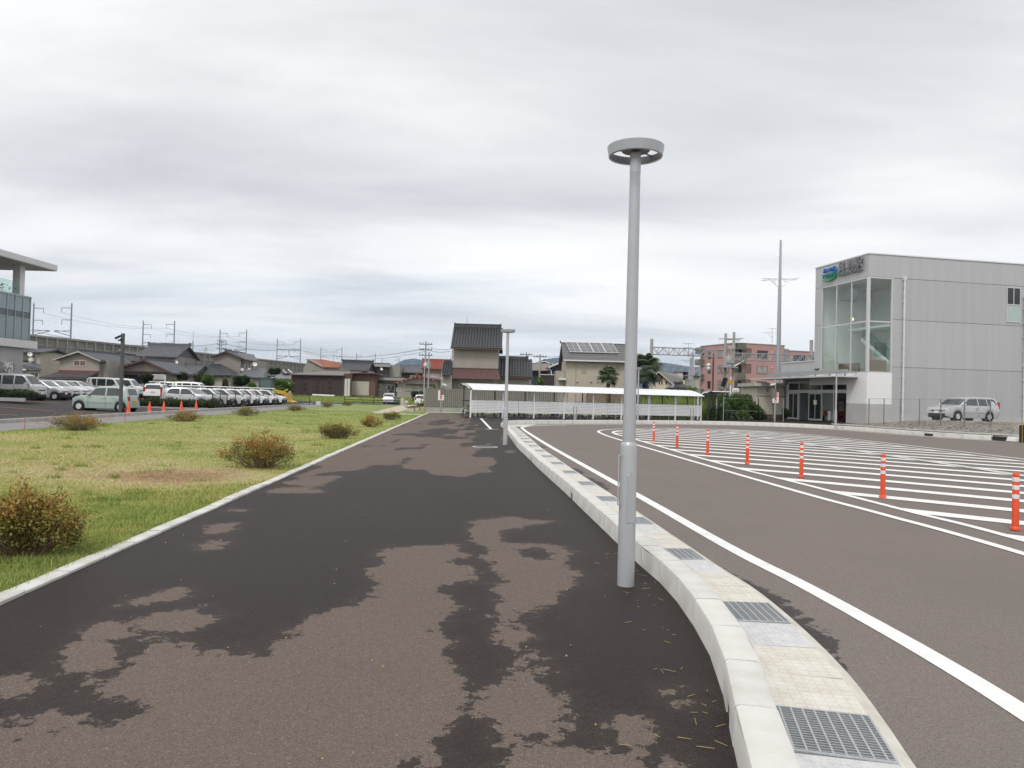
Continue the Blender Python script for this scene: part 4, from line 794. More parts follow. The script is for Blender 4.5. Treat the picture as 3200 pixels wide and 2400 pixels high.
# ------------------------------------------------ raised gravel lot on the right
def lot_z(x,y): return None
GRV=M('gravel',(.25,.225,.195),.95,0,.35,9,.8,60); DIRT=M('dirt',(.22,.15,.115),.95,0,.3,3,.5,30)
e1=E1; nrm=np.array([E1[1],-E1[0]])     # towards the camera
def W(s,n,z): p=C0+e1*s+nrm*n; return (p[0],p[1],z)
BF=spline([(22.4,50.2),(23.1,46.5),(24.1,41.5),(25.1,39.0),(26.4,37.0),(30,32.5)],.5); nB=normals(BF)*-1
if nB[10][0]<0: nB=-nB
prof=[(0.,.20),(.35,.30),(.9,.52),(1.5,.70),(2.2,.79),(4.5,.80),(9.,.80),(16.,.80)]
b=MB(); cum=np.r_[0,np.cumsum(np.linalg.norm(np.diff(BF,axis=0),axis=1))]
def bz(s,d): up=min(1,max(0,s/6.5)); z=np.interp(d,[p[0] for p in prof],[p[1] for p in prof]); return .2+(z-.2)*(.12+.88*up)
for i in range(len(BF)):
    for d,z in prof: p=BF[i]+nB[i]*d; b.v.append((p[0],p[1],bz(cum[i],d)+random.uniform(-.025,.025)*(d>0)))
k=len(prof); b.f=[(i*k+j,i*k+j+1,(i+1)*k+j+1,(i+1)*k+j) for i in range(len(BF)-1) for j in range(k-1)]
o=structure(b.build('gravel_bank',GRV,smooth=180))
b=MB()
for q in range(2600):
    i=random.randrange(len(BF)); d=random.uniform(.1,2.6) if random.random()<.85 else random.uniform(2.6,6); p=BF[i]+nB[i]*d+np.array([random.uniform(-.2,.2),random.uniform(-.2,.2)]); r=random.uniform(.025,.075); b.box((p[0],p[1],bz(cum[i],d)+r*.25),(r*1.6,r*1.2,r),rz=random.uniform(0,3))
o=stuff(b.build('gravel_stones',M('stones',(.34,.315,.28),.95,0,.4,2))); o['label']='loose grey stones on the gravel bank below the silver wagon'; o['category']='stones'
# chain link fence along the bank
MESHM=None
def mesh_mat():
    m=bpy.data.materials.new('chain_link'); m.use_nodes=True; return m
FP=[(2714,1325),(2761,1321),(2812,1318),(2872,1325),(2938.5,1330),(3012.5,1338),(3093,1345)]
FT=[1246,1246,1247,1247,1247.5,1248,1249]
ft=thing('wire_fence','low wire mesh fence with thin steel posts in front of the silver wagon','fence',(0,0,0)); pts=[]
for k,((u,v),vt) in enumerate(zip(FP,FT)):
    s=(.35,2.6,4.9,7.4,10.1,13.0,16.3)[k]; f_=.18+.82*min(1,s/9.); 
    Y=(47.5,46.3,45.,43.5,42.,40.6,39.4)[k]; top=at(u-(v-vt)*.026*-1,vt,Y); bot=at(u,v,Y); pts.append((top,bot))
    MB().cyl((top[0],top[1],-.1),(top[0],top[1],top[2]),.03,.03,8).build('fence_post',M('post_brown_grey',(.22,.21,.20),.5,.3),ft)
b=MB()
for (t0,b0),(t1,b1) in zip(pts[:-1],pts[1:]):
    zb0=max(.05,b0[2]+.05); zb1=max(.05,b1[2]+.05)
    b.cyl(t0,t1,.012,.012,5); m_=9
    for j in range(1,m_): b.cyl((t0[0],t0[1],zb0+(t0[2]-zb0)*j/m_),(t1[0],t1[1],zb1+(t1[2]-zb1)*j/m_),.0025,.0025,3,False)
    for j in range(1,22):
        f=j/22; x=t0[0]+(t1[0]-t0[0])*f; y=t0[1]+(t1[1]-t0[1])*f; b.cyl((x,y,zb0+(zb1-zb0)*f),(x,y,t0[2]+(t1[2]-t0[2])*f),.002,.002,3,False)
b.build('wire_mesh',GALV,ft)
# low pale kerb at the bank foot and dark post at the very right
P=BF[:-6]
b=MB()
for a,c in zip(P[:-1],P[1:]):
    m_=(a+c)/2; d=c-a; b.box((m_[0],m_[1],.20),(np.linalg.norm(d)+.02,.14,.22),rz=math.atan2(d[1],d[0]))
tag(b.build('bank_kerb',CONC),'thin pale kerb along the foot of the gravel bank','kerb')
p=G(3192,1383); t=thing('gate_post','short dark post with yellow edge beside the ramped kerb end','post',(p[0],p[1],0)); MB().bx(-.05,.5,-.1,.1,0,.85).build('body',M('post_dark',(.03,.022,.02),.6),t); MB().bx(-.05,-.03,-.108,-.1005,0,.85).build('yellow_edge',M('post_yellow',(.45,.33,.06),.6),t)
# ================================================================ VEHICLES
CARS={}
def paint(name,col,metal=.0): return M('car_'+name,col,.28,metal,.03,2,coat=.6,spec=.5)
PW=paint('white',(.78,.78,.77)); PS=paint('silver',(.50,.51,.52),.4); PM_=paint('mint',(.36,.45,.40)); PG=paint('grey_silver',(.44,.44,.45),.35)
CGL=M('car_glass',(.05,.057,.06),.04,0,.3,.7,spec=.8); CHROME=M('chrome',(.6,.6,.62),.15,.9,.05); TAIL=M('tail_red',(.40,.01,.015),.25); HEAD=M('headlamp',(.62,.64,.66),.08,.3,.2,14); PLW=M('plate_white',(.75,.75,.74),.5); PLY=M('plate_yellow',(.70,.45,.03),.5); RIMM=M('steel_rim',(.56,.56,.57),.4,.2,.1)
TYM=MB().lathe([(.17,-.085),(.265,-.085),(.29,-.06),(.295,0),(.29,.06),(.265,.085),(.17,.085)],24).mesh('tyre',BLACK,60)
def rim_mesh(style):
    b=MB().lathe([(.178,.02),(.175,.075),(.15,.08),(.13,.055),(.07,.06),(.05,.08),(0,.082)],20)
    if style: b.lathe([(.172,.076),(.165,.088),(.135,.088),(.128,.076)],20).lathe([(0,.095),(.07,.09),(.09,.07)],16)
    for k in range(6): a=k*math.pi/3; b.box((.11*math.cos(a),.11*math.sin(a),.062),(.05,.03,.02),rz=a)
    return b
RIMS=[rim_mesh(0).mesh('rim',RIMM,40),rim_mesh(1).mesh('rim',M('hubcap_white',(.68,.68,.66),.4),40)]; DISC=MB().lathe([(0,.05),(.178,.05)],20).mesh('brake',BLACK)
SPECS={
 # profile: (x,z) from front to rear; ws=(base x,roof x) windscreen, rg=(roof x, base x) rear glass
 'kei':dict(L=3.40,W=1.475,H=1.54,belt=.93,wb=2.46,prof=[(1.70,.50),(1.685,.74),(1.60,.86),(1.35,.93),(.93,.985),(.86,1.0),(.40,1.42),(.22,1.50),(-.3,1.535),(-1.0,1.53),(-1.38,1.48),(-1.50,1.40),(-1.63,1.0),(-1.675,.72),(-1.70,.45)],win=[[(.70,.99),(.36,1.36),(.20,1.42),(-.27,1.445),(-.27,.97)],[(-.36,.97),(-.36,1.445),(-.95,1.44),(-1.14,1.36),(-1.22,.98)]],tumble=.13),
 'wagon':dict(L=4.25,W=1.69,H=1.51,belt=.92,wb=2.55,prof=[(2.12,.45),(2.10,.68),(2.02,.80),(1.75,.88),(1.18,.985),(1.10,1.0),(.55,1.38),(.30,1.47),(-.4,1.51),(-1.4,1.50),(-1.75,1.46),(-1.88,1.38),(-2.05,.98),(-2.10,.70),(-2.125,.42)],win=[[(.92,.98),(.50,1.33),(.32,1.40),(-.25,1.42),(-.25,.97)],[(-.33,.97),(-.33,1.42),(-.95,1.415),(-1.05,.97)],[(-1.13,.97),(-1.03,1.415),(-1.55,1.40),(-1.74,1.30),(-1.82,1.0)]],tumble=.14),
 'hatch':dict(L=3.70,W=1.66,H=1.56,belt=.95,wb=2.43,prof=[(1.85,.48),(1.835,.74),(1.74,.88),(1.45,.96),(.95,1.03),(.86,1.05),(.32,1.43),(.1,1.51),(-.5,1.555),(-1.15,1.52),(-1.48,1.43),(-1.58,1.36),(-1.76,1.02),(-1.83,.74),(-1.85,.45)],win=[[(.68,1.02),(.30,1.36),(.12,1.42),(-.32,1.44),(-.32,.99)],[(-.42,.99),(-.42,1.44),(-1.0,1.42),(-1.22,1.32),(-1.35,1.06)]],tumble=.15),
 'keihatch':dict(L=3.395,W=1.475,H=1.50,belt=.92,wb=2.46,prof=[(1.70,.45),(1.685,.70),(1.58,.83),(1.30,.92),(.98,1.0),(.90,1.03),(.28,1.40),(.1,1.46),(-.4,1.495),(-1.1,1.46),(-1.42,1.40),(-1.50,1.34),(-1.62,1.0),(-1.68,.7),(-1.70,.42)],win=[[(.72,.99),(.25,1.33),(.1,1.38),(-.30,1.40),(-.30,.96)],[(-.38,.96),(-.38,1.40),(-.9,1.38),(-1.15,1.28),(-1.25,1.0)]],tumble=.14),
 'keivan':dict(L=3.40,W=1.475,H=1.89,belt=1.10,wb=2.45,prof=[(1.70,.42),(1.69,.80),(1.62,1.0),(1.50,1.08),(1.38,1.13),(1.32,1.16),(.88,1.74),(.72,1.84),(.2,1.885),(-1.1,1.885),(-1.50,1.86),(-1.60,1.78),(-1.67,1.1),(-1.69,.7),(-1.70,.42)],win=[[(1.15,1.15),(.82,1.64),(.70,1.72),(.22,1.74),(.22,1.12)],[(.12,1.12),(.12,1.75),(-.62,1.75),(-.62,1.12)],[(-.72,1.12),(-.72,1.75),(-1.42,1.73),(-1.50,1.12)]],tumble=.12),
 'suv':dict(L=4.30,W=1.77,H=1.60,belt=1.0,wb=2.6,prof=[(2.14,.48),(2.12,.78),(2.02,.90),(1.7,.97),(1.05,1.05),(.95,1.08),(.35,1.47),(.1,1.56),(-.5,1.60),(-1.3,1.55),(-1.6,1.47),(-1.72,1.38),(-1.98,1.0),(-2.10,.78),(-2.14,.45)],win=[[(.75,1.05),(.32,1.40),(.1,1.48),(-.35,1.50),(-.35,1.03)],[(-.45,1.03),(-.45,1.50),(-1.1,1.47),(-1.4,1.34),(-1.5,1.1)]],tumble=.17)}
def car_meshes(kind,col,mat,bumper=None,yellow=False,rim=0,rack=False,lightbar=False):
    S=SPECS[kind]; L,W_,H=S['L'],S['W'],S['H']; belt=S['belt']; wb=S['wb']; prof=S['prof']; tb=S['tumble']; wr=.30
    px_=np.array([p[0] for p in prof])[::-1]; pz=np.array([p[1] for p in prof])[::-1]
    axF=L/2-(L-wb)*.46; axR=axF-wb
    xs=sorted(set([round(x,3) for x in np.linspace(-L/2,L/2,56)]+[round(p[0],3) for p in prof]))
    sec=[]
    def hw(x): t=abs(x)/(L/2); return W_/2*(1-.10*max(0,(t-.72)/.28)**2.2) - (0 if x<L*.3 else .01)
    def side(x,z): return hw(x)-.015-tb*max(0,(z-belt))/(H-belt)
    for x in xs:
        zt=float(np.interp(x,px_,pz)); w=hw(x); zs_=.20+ (.10*max(0,(abs(x)-L*.44)/(L*.06)) if abs(x)>L*.44 else 0)
        for ax in (axF,axR):
            d=abs(x-ax)
            if d<wr+.055: zs_=max(zs_,.30+math.sqrt((wr+.055)**2-d*d))
        zs_=min(zs_,zt-.08); bz=min(belt,zt-.03)
        r=[(w-.03,zs_),(w-.005,zs_+(bz-zs_)*.25),(w,zs_+(bz-zs_)*.6),(w-.015,bz)]
        if zt>belt+.10: zz=zt-.09; r+=[(side(x,zz),zz),(side(x,zz)-.045,zt-.03),(side(x,zz)-.14,zt),(w*.4,zt+.012),(0,zt+.018)]
        else: r+=[(w-.03,bz+(zt-bz)*.4),(w-.06,zt-.012),(w-.15,zt),(w*.4,zt+.012),(0,zt+.018)]
        sec.append((x,r))
    b=MB(); k=len(sec[0][1]); 
    for s in(1,-1):
        base=len(b.v)
        for x,r in sec: b.v+=[(x,s*y,z) for y,z in r]
        for i in range(len(sec)-1):
            for j in range(k-1): b.f.append((base+i*k+j,base+i*k+j+1,base+(i+1)*k+j+1,base+(i+1)*k+j))
    n=len(sec)*k
    for e in (0,len(sec)-1): b.f.append(tuple([e*k+j for j in range(k)]+[n+e*k+j for j in range(k-2,-1,-1)]))
    me=bpy.data.meshes.new('body'); bm=bmesh.new(); V=[bm.verts.new(v) for v in b.v]
    for f in b.f:
        try: bm.faces.new([V[i] for i in f])
        except ValueError: pass
    bmesh.ops.remove_doubles(bm,verts=bm.verts,dist=.002); bmesh.ops.recalc_face_normals(bm,faces=bm.faces); bm.to_mesh(me); bm.free(); me.materials.append(mat); me.shade_smooth(); me.set_sharp_from_angle(angle=math.radians(38))
    parts=[('body',me,None)]
    und=MB().bx(-L/2+.12,L/2-.12,-W_/2+.12,W_/2-.12,.19,.62)
    for ax in (axF,axR):
        for s in (1,-1): und.cyl((ax,s*(W_/2-.30),.30),(ax,s*(W_/2-.06),.30),wr+.07,wr+.07,18)
    parts.append(('underbody',und.mesh('underbody',BLACK),None))
    # side windows
    for poly in S['win']:
        for s in (1,-1):
            m=MB().add([(x,s*(side(x,z)+.006),z) for x,z in poly],[tuple(range(len(poly)))]).mesh('side_window',CGL,fixn=False)
            if m.polygons[0].normal.y*s<0: m.flip_normals()
            parts.append(('side_window',m,None))
    def glass(i0,i1,name,in0=.10,in1=.17):
        (xa,za),(xb,zb)=prof[i0],prof[i1]; nrm=Vector((za-zb,0,xb-xa)).normalized(); nrm=nrm if nrm.z>0 or (name=='rear_window') else -nrm
        if name=='rear_window': nrm=Vector((-abs(nrm.x),0,abs(nrm.z)))
        else: nrm=Vector((abs(nrm.x),0,abs(nrm.z)))
        ga=MB(); cols_=5; pts=[]
        for t in (.04,.35,.65,.95):
            x=xa+(xb-xa)*t; z=za+(zb-za)*t; zi=float(np.interp(x,px_,pz)); z=zi; w=(side(x,min(z,H-.09))-(in0 if name!='rear_window' else .12))
            for c in range(cols_):
                f=-1+2*c/(cols_-1); p=Vector((x,f*w,z+.018*(1-abs(f)**2)))+nrm*.012; pts.append(p)
        ga.add(pts,[(r*cols_+c,r*cols_+c+1,(r+1)*cols_+c+1,(r+1)*cols_+c) for r in range(3) for c in range(cols_-1)]); m=ga.mesh(name,CGL,180,fixn=False)
        if m.polygons[0].normal.dot(nrm)<0: m.flip_normals()
        parts.append((name,m,None))
    glass(5,6,'windscreen'); glass(11,12,'rear_window')
    # lights, grille, bumpers, plates, mirrors, handles, seams
    zh=prof[1][1]; xf=prof[1][0]
    for s in (1,-1):
        hz=zh-.02 if kind not in('keivan',) else .80
        parts.append(('headlight',MB().box((xf-.10,s*(hw(xf)-.20),hz),(.26,.27,.13 if kind!='keivan' else .18),rz=-s*.35).mesh('headlight',HEAD),None))
        zt_=1.0 if kind in('wagon','suv') else (.80 if kind=='kei' else .85)
        hgt=.42 if kind=='wagon' else .26
        xr=float(-L/2+.03) if kind in('kei','keihatch') else -L/2+.05
        parts.append(('tail_light',MB().box((np.interp(zt_,[.45,1.0],[-L/2+.02,prof[12][0]+.0]),s*(hw(-L/2+.1)-.085),zt_),(.10,.15,hgt)).mesh('tail_light',TAIL),None))
        xm=prof[5][0]-.20; parts.append(('door_mirror',MB().ball((xm,s*(W_/2+.07),belt+.10),.10,10,7,(.7,.9,.75)).mesh('door_mirror',mat if kind!='wagon' else mat,180),None))
        for xw in [w[-1][0]+.10 if i==0 else w[0][0]-.45 for i,w in enumerate(S['win'][:2])]: parts.append(('door_handle',MB().bx(xw-.09,xw+.09,s*(W_/2-.005),s*(W_/2+.02),belt-.13,belt-.10).mesh('door_handle',mat),None))
        sm=MB()
        for xw in (S['win'][0][0][0]+.02,S['win'][0][-1][0]-.045,S['win'][1][-1][0]-.05): sm.bx(xw-.005,xw+.005,s*(W_/2-.012),s*(W_/2+.0025),.28,belt-.02)
        sm.bx(axR+.42,axF-.42,s*(W_/2-.012),s*(W_/2+.004),.50,.515); parts.append(('door_seam',sm.mesh('door_seam',DPLAST),None))
    bc=bumper or DPLAST
    parts.append(('grille',MB().bx(L/2-.10,L/2+.012,-W_/2+.42,W_/2-.42,zh-.10,zh-.02).bx(L/2-.10,L/2+.016,-W_/2+.25,W_/2-.25,.30,.46).mesh('grille',DPLAST),None))
    if bumper or rack: parts.append(('front_bumper',MB().bx(L/2-.16,L/2+.02,-W_/2+.06,W_/2-.06,.24,zh-.12).mesh('front_bumper',bc),None))
    parts.append(('number_plate',MB().bx(L/2+.021,L/2+.03,-.165,.165,.46,.62).mesh('number_plate',PLY if yellow else PLW),None))
    parts.append(('number_plate',MB().bx(-L/2-.02,-L/2-.0,-.165,.165,.52 if kind!='wagon' else .70,.68 if kind!='wagon' else .86).mesh('number_plate',PLY if yellow else PLW),None))
    parts.append(('rear_bumper',MB().bx(-L/2-.012,-L/2+.12,-W_/2+.08,W_/2-.08,.26,.42).mesh('rear_bumper',DPLAST if rack else mat),None))
    if rack:
        rk=MB()
        for s in (1,-1): rk.tube([(.3,s*.58,H+.10),(-1.7,s*.58,H+.10)],.018,5); [rk.bx(x-.03,x+.03,s*.58-.03,s*.58+.03,H-.03,H+.10) for x in (.2,-.7,-1.5)]
        for x in (.2,-.7,-1.5): rk.cyl((x,-.62,H+.12),(x,.62,H+.12),.016,.016,5)
        parts.append(('roof_rack',rk.mesh('roof_rack',DPLAST),None)); parts.append(('carried_pole',MB().cyl((.9,.35,H+.16),(-1.9,.35,H+.16),.035,.035,8).mesh('carried_pole',WHITEP),None))
    return dict(parts=parts,wheels=[(ax,s*(W_/2-.095)) for ax in(axF,axR) for s in(1,-1)],rim=rim)
def car(name,label,x,y,z,rz,kind,col,mat,group=None,**kw):
    key=(kind,col,tuple(sorted((k,str(v)) for k,v in kw.items())))
    if key not in CARS: CARS[key]=car_meshes(kind,col,mat,**kw)
    D=CARS[key]; t=thing(name,label,'van' if 'van' in name else 'car',(x,y,z),rz,group)
    for n,m,_ in D['parts']: link(n,m,t)
    for (wx,wy) in D['wheels']:
        o=link('wheel',TYM,t,(wx,wy,.295)); o.rotation_euler=(-math.pi/2 if wy>0 else math.pi/2,0,0); link('rim',RIMS[D['rim']],o); link('brake_disc',DISC,o)
    return t
RP=.0602  # the car park lies parallel to the path
def park_z(x): return float(np.interp(-x,[20,26,34,60],[0,.05,.45,.9]))
# mint car: nose to the left, side towards the camera
p=at(302,1286,43.6); car('compact_car','small mint green compact car standing across the car park behind the cones',p[0]+.15,p[1]+.75,park_z(p[0]),math.pi+RP-.03,'kei','mint',PM_,yellow=True,rim=1)
# row along the far side (noses to the right, towards the path)
row=[('silver_van','tall silver grey van at the end of the row beside the low hedge','keivan','gs',PG,51.3,128,{}),
 ('hatchback_car','silver hatchback with its black front bumper hanging loose next to the silver van','keihatch','sv',PS,54.2,203,dict(bumper=DPLAST)),
 ('hatchback_car','silver hatchback between the car with a loose black bumper and a white car','keihatch','sv2',PS,56.9,236,dict()),
 ('hatchback_car','white hatchback third from the tall silver van','keihatch','w',PW,59.6,266,dict()),
 ('hatchback_car','white hatchback directly above the bonnet of the mint green car','keihatch','w',PW,62.2,302,dict()),
 ('white_van','tall white van behind the roof of the mint green car','keivan','w',PW,67.5,392,{}),
 ('white_van','tall white van at the corner near the dark green trees','keivan','w',PW,69.8,440,{})]
for nm,lab,kd,cn,mt,Y,uf,kw in row:
    x=hX(uf,1240,Y); Lc=SPECS[kd]['L']; car(nm,lab,x-Lc/2,Y,park_z(x),RP,kd,cn,mt,'cars parked in the far row of the car park',**kw)
x=hX(470,1240,73); car('hatchback_car','white hatchback with its nose out beyond the second tall white van',x-1.7,73,.5,RP,'keihatch','w',PW,'cars parked in the far row of the car park')
x=hX(490,1240,64); car('estate_car','white estate car seen from behind with a roof rack',hX(494,1240,66),66,.42,RP+1.75,'wagon','wr',PW,None,rack=True)
x=hX(663,1240,56.6); car('hatchback_car','silver hatchback beside the hedge with four cones in front',x-1.85,56.6,.12,RP,'hatch','sv3',PS)
x=hX(680,1240,57.6); 
wl=['white work wagon with roof rack next to the silver hatchback','second white work wagon from the silver hatchback','third white work wagon from the silver hatchback','fourth white work wagon from the silver hatchback','white work wagon third from the yellow digger','white work wagon second from the yellow digger','white work wagon parked next to the yellow digger']
for k,(uf,Y) in enumerate(((676,59.2),(724,61.9),(765,64.6),(803,67.6),(832,70.6),(860,73.8),(890,77.0))):
    x=hX(uf,1240,Y); car('work_wagon',wl[k],x-2.12,Y,.12,RP,'wagon','wr',PW,'white work wagons with roof racks in a row',rack=True)
for k,(uf,Y) in enumerate(((655,68.5),(690,72.5))): x=hX(uf,1230,Y); car('white_van','tall white van in the second row behind the work wagons' if k==0 else 'white van parked beyond the other van behind the work wagons',x-1.7-3.0*k,Y,.3,RP,'keivan','w',PW)
# two cars beyond the lawn, seen from behind
p=at(1214,1259,106); car('suv_car','silver hatchback with high red tail lights parked beyond the dark rail fence',p[0],p[1]+2,0.05,math.pi/2-.02,'suv','sv4',PS)
p=at(1309,1261,99); car('estate_car','white estate car parked beyond the round stone bollards',p[0],p[1]+2,0.0,math.pi/2+.12,'wagon','w',PW)
# silver wagon on the gravel lot (nose to the left, towards the camera)
t=car('silver_wagon','silver work wagon parked on the raised gravel lot behind the wire fence',hX(3009,1314,45.4),45.4,.80,math.pi+.30,'wagon','sv5',PS)
o=text_mesh('2',.32,.002,M('decal_blue',(.12,.2,.35),.5),'door_decal'); d=link('door_decal',o,t,(-.1,.848,.62)); d.rotation_euler=(math.pi/2,0,math.pi)
# ------------------------------------------------ yellow wheel loader
YEL=M('machine_yellow',(.62,.40,.05),.5,0,.15,4,dirt=(.35,.22,.06)); 
p=at(870,1262,80); t=thing('wheel_loader','yellow wheel loader with dark glazed cab and raised arm behind the black mesh fence','loader',(p[0]-1.5,p[1],.1),RP)
MB().bx(-1.6,-.1,-.8,.8,.7,1.7).bx(-1.5,1.2,-.45,.45,.5,.9).build('body',YEL,t)
cb_=MB()
for x in (-.5,.85):
    for y in (-.62,.62): cb_.bx(x-.05,x+.05,y-.05,y+.05,1.2,2.75)
cb_.bx(-.62,.97,-.74,.74,2.75,2.9).bx(-.55,.9,-.67,.67,.9,1.25).build('cab_frame',M('cab_teal',(.05,.09,.085),.5),t); MB().bx(-.46,.81,-.62,-.60,1.25,2.75).bx(-.46,.81,.60,.62,1.25,2.75).bx(.84,.86,-.57,.57,1.25,2.75).bx(-.52,-.5,-.57,.57,1.25,2.75).build('cab_glass',M('cab_glass',(.06,.10,.10),.08,spec=.7),t)
for wx in (-1.0,1.1):
    for s in (1,-1): o=link('wheel',TYM,t,(wx,s*.75,.6)); o.scale=(2.0,2.0,2.4); o.rotation_euler=(-s*math.pi/2,0,0)
for s in (-.5,.5): MB().prism([(.6,1.5),(.75,1.72),(2.1,1.35),(2.75,.75),(2.6,.55),(1.9,1.05)],'y',s-.06,s+.06).build('loader_arm',YEL,t)
MB().prism([(2.5,.25),(3.3,.18),(3.35,.26),(2.75,.5),(2.72,1.25),(2.6,1.25)],'y',-1.0,1.0).prism([(1.2,1.0),(2.4,1.7),(2.5,1.6),(1.3,.85)],'y',-.12,.12).build('bucket',YEL,t)
# ================================================================ CAR PARK, BACK STREETS
def kx(y): return -18.63-.0602*y
b=MB(); gx_=[0,3,6,10,14,20,30,45]; gy_=np.linspace(14,100,30)
for y in gy_:
    for d in gx_: x=kx(y)-.2-d; b.v.append((x,y,.012+park_z(x)))
k=len(gx_); b.f=[(i*k+j,i*k+j+1,(i+1)*k+j+1,(i+1)*k+j) for i in range(len(gy_)-1) for j in range(k-1)]
o=structure(b.build('car_park',PARKM)); set_attr(o,[.35]*len(b.v))
o=structure(sheet([(lawn_left(14)+.02,14),(lawn_left(96)+.02,96),(kx(96),96),(kx(14),14)],.0,'side_walk',M('walk_asphalt',(.25,.235,.225),.95,0,.12,.8,.3,90)))
b=MB().prism([(-.08,0),(-.08,.145),(-.06,.165),(.06,.165),(.08,.145),(.08,0)],'y',-.96,.96).mesh('kerb_block',CONC2,40); root=thing('kerb','long low concrete kerb between the grey side walk and the car park','kerb')
KB3=M('park_kerb',(.42,.40,.37),.9,0,.2,1.5,.2,40); b.materials.clear(); b.materials.append(KB3)
for i in range(36):
    y=17+i*1.95; o=link('kerb_block',b,root,(kx(y),y,random.uniform(-.005,.005)),RP+random.uniform(-.006,.006))
ORL=M('orange_line',(.62,.20,.10),.8,0,.25,1.5)
for y0,y1,x0,x1 in ((26,26.15,-40,-22.5),(30,30.15,-44,-23),(33.6,33.75,-44,-27),(35,35.15,-46,-24),(37.2,37.35,-46,-26),(41.2,41.35,-45,-23),(39.1,39.25,-44,-30),(47,47.15,-52,-36),(49.5,49.65,-52,-31)):
    b=MB(); n=8
    for i in range(n+1): x=x0+(x1-x0)*i/n; b.v+=[(x,y0,park_z(x)+.03),(x,y1,park_z(x)+.03)]
    b.f=[(2*i,2*i+1,2*i+3,2*i+2) for i in range(n)]; structure(b.build('bay_line',ORL))
# orange hatch near the entrance
for i in range(7):
    y=29.5+i*.9; b=MB(); b.add([(-36,y+1.6,park_z(-36)+.032),(-27,y,park_z(-27)+.032),(-27,y+.16,park_z(-27)+.032),(-36,y+1.76,park_z(-36)+.032)],[(0,1,2,3)]); structure(b.build('bay_hatch',ORL))
# planter kerbs + hedges
JUN=leaf_mat('juniper',[(0,(.018,.028,.010)),(.4,(.04,.065,.018)),(.75,(.075,.105,.028)),(1,(.11,.13,.04))],.15); GRN=leaf_mat('bright_leaf',[(0,(.03,.06,.012)),(.4,(.07,.14,.022)),(.75,(.13,.21,.035)),(1,(.20,.27,.05))],.25); DKG=leaf_mat('dark_leaf',[(0,(.012,.022,.008)),(.4,(.03,.05,.015)),(.75,(.06,.09,.025)),(1,(.10,.13,.035))],.2); OLV=leaf_mat('olive_leaf',[(0,(.035,.035,.015)),(.4,(.075,.075,.025)),(.75,(.12,.12,.04)),(1,(.17,.16,.06))],.2)
BARK=M('bark',(.10,.075,.055),.95,0,.3,6,.5,20)
def foliage_pts(n,w,d,h,lumps,seed,base=0.,shell=.55):
    rs=np.random.RandomState(seed); C=[];R=[]
    for k in range(lumps):
        a=rs.uniform(0,2*np.pi); r=np.sqrt(rs.uniform(0,1))*.72; C.append((r*np.cos(a)*w/2,r*np.sin(a)*d/2,base+h*rs.uniform(.25,.80))); R.append(rs.uniform(.20,.38))
    C=np.array(C); R=np.array(R); k=rs.randint(0,lumps,n); v=rs.normal(0,1,(n,3)); v/=np.linalg.norm(v,axis=1)[:,None]; rad=R[k]*(shell+(1-shell)*rs.uniform(0,1,n)**.5)
    P=C[k]+v*rad[:,None]*np.array([w*.8,d*.8,h*.8]); P[:,2]=np.clip(P[:,2],base+.01,base+h*1.02)
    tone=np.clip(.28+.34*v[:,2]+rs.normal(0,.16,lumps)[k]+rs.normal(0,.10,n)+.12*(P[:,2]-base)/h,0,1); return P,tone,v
def bush(name,label,cat,loc,w,d,h,n,ls,mat,lumps=14,seed=1,group=None,trunk=None):
    t=thing(name,label,cat,loc,0,group); base=0.
    b=MB(); rs=random.Random(seed)
    if trunk:
        base=trunk; r=max(.05,h*.03); top=base+h*.5
        pts=[(0,0,-.1),(rs.uniform(-.1,.1),0,trunk*.6),(rs.uniform(-.15,.15),0,base+h*.2),(0,0,top)]
        for i in range(3): b.cyl(pts[i],pts[i+1],r*(1-.25*i),r*(1-.25*(i+1)),7,False)
        for q in range(7): a=q*.9+seed; z0=base*.8+h*.06*q; b.cyl((0,0,z0),(math.cos(a)*w*.32,math.sin(a)*d*.32,z0+h*.28),r*.45,r*.15,5,False)
    else:
        for q in range(10): a=q*.63+seed; b.cyl((math.cos(a)*w*.08,math.sin(a)*d*.08,-.05),(math.cos(a)*w*.3,math.sin(a)*d*.3,h*.62),.02+.008*h,.008,5,False)
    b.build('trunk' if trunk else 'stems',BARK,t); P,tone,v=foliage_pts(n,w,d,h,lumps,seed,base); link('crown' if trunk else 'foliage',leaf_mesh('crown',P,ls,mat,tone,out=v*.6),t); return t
def bush_px(q,x0,x1,y0,y1,Y,name,label,cat,mat,n=2500,ls=.16,lumps=12,seed=1,trunk=False,group=None,zb=None,depth=.8):
    u0,v0=q(x0,y0); u1,v1=q(x1,y1); xa,xb=hX(u0,v0,Y),hX(u1,v0,Y); zt=hZ((u0+u1)/2,v0,Y); zl=hZ((u0+u1)/2,v1,Y) if zb is None else zb
    g=0. if not trunk else max(.5,zl); base=min(zl,.6) if not trunk else 0
    return bush(name,label,cat,((xa+xb)/2,Y,0 if trunk else max(0,min(zl,.5))),xb-xa,(xb-xa)*depth,(zt-g) if trunk else zt-max(0,min(zl,.5)),n,ls,mat,lumps,seed,group,g if trunk else None)
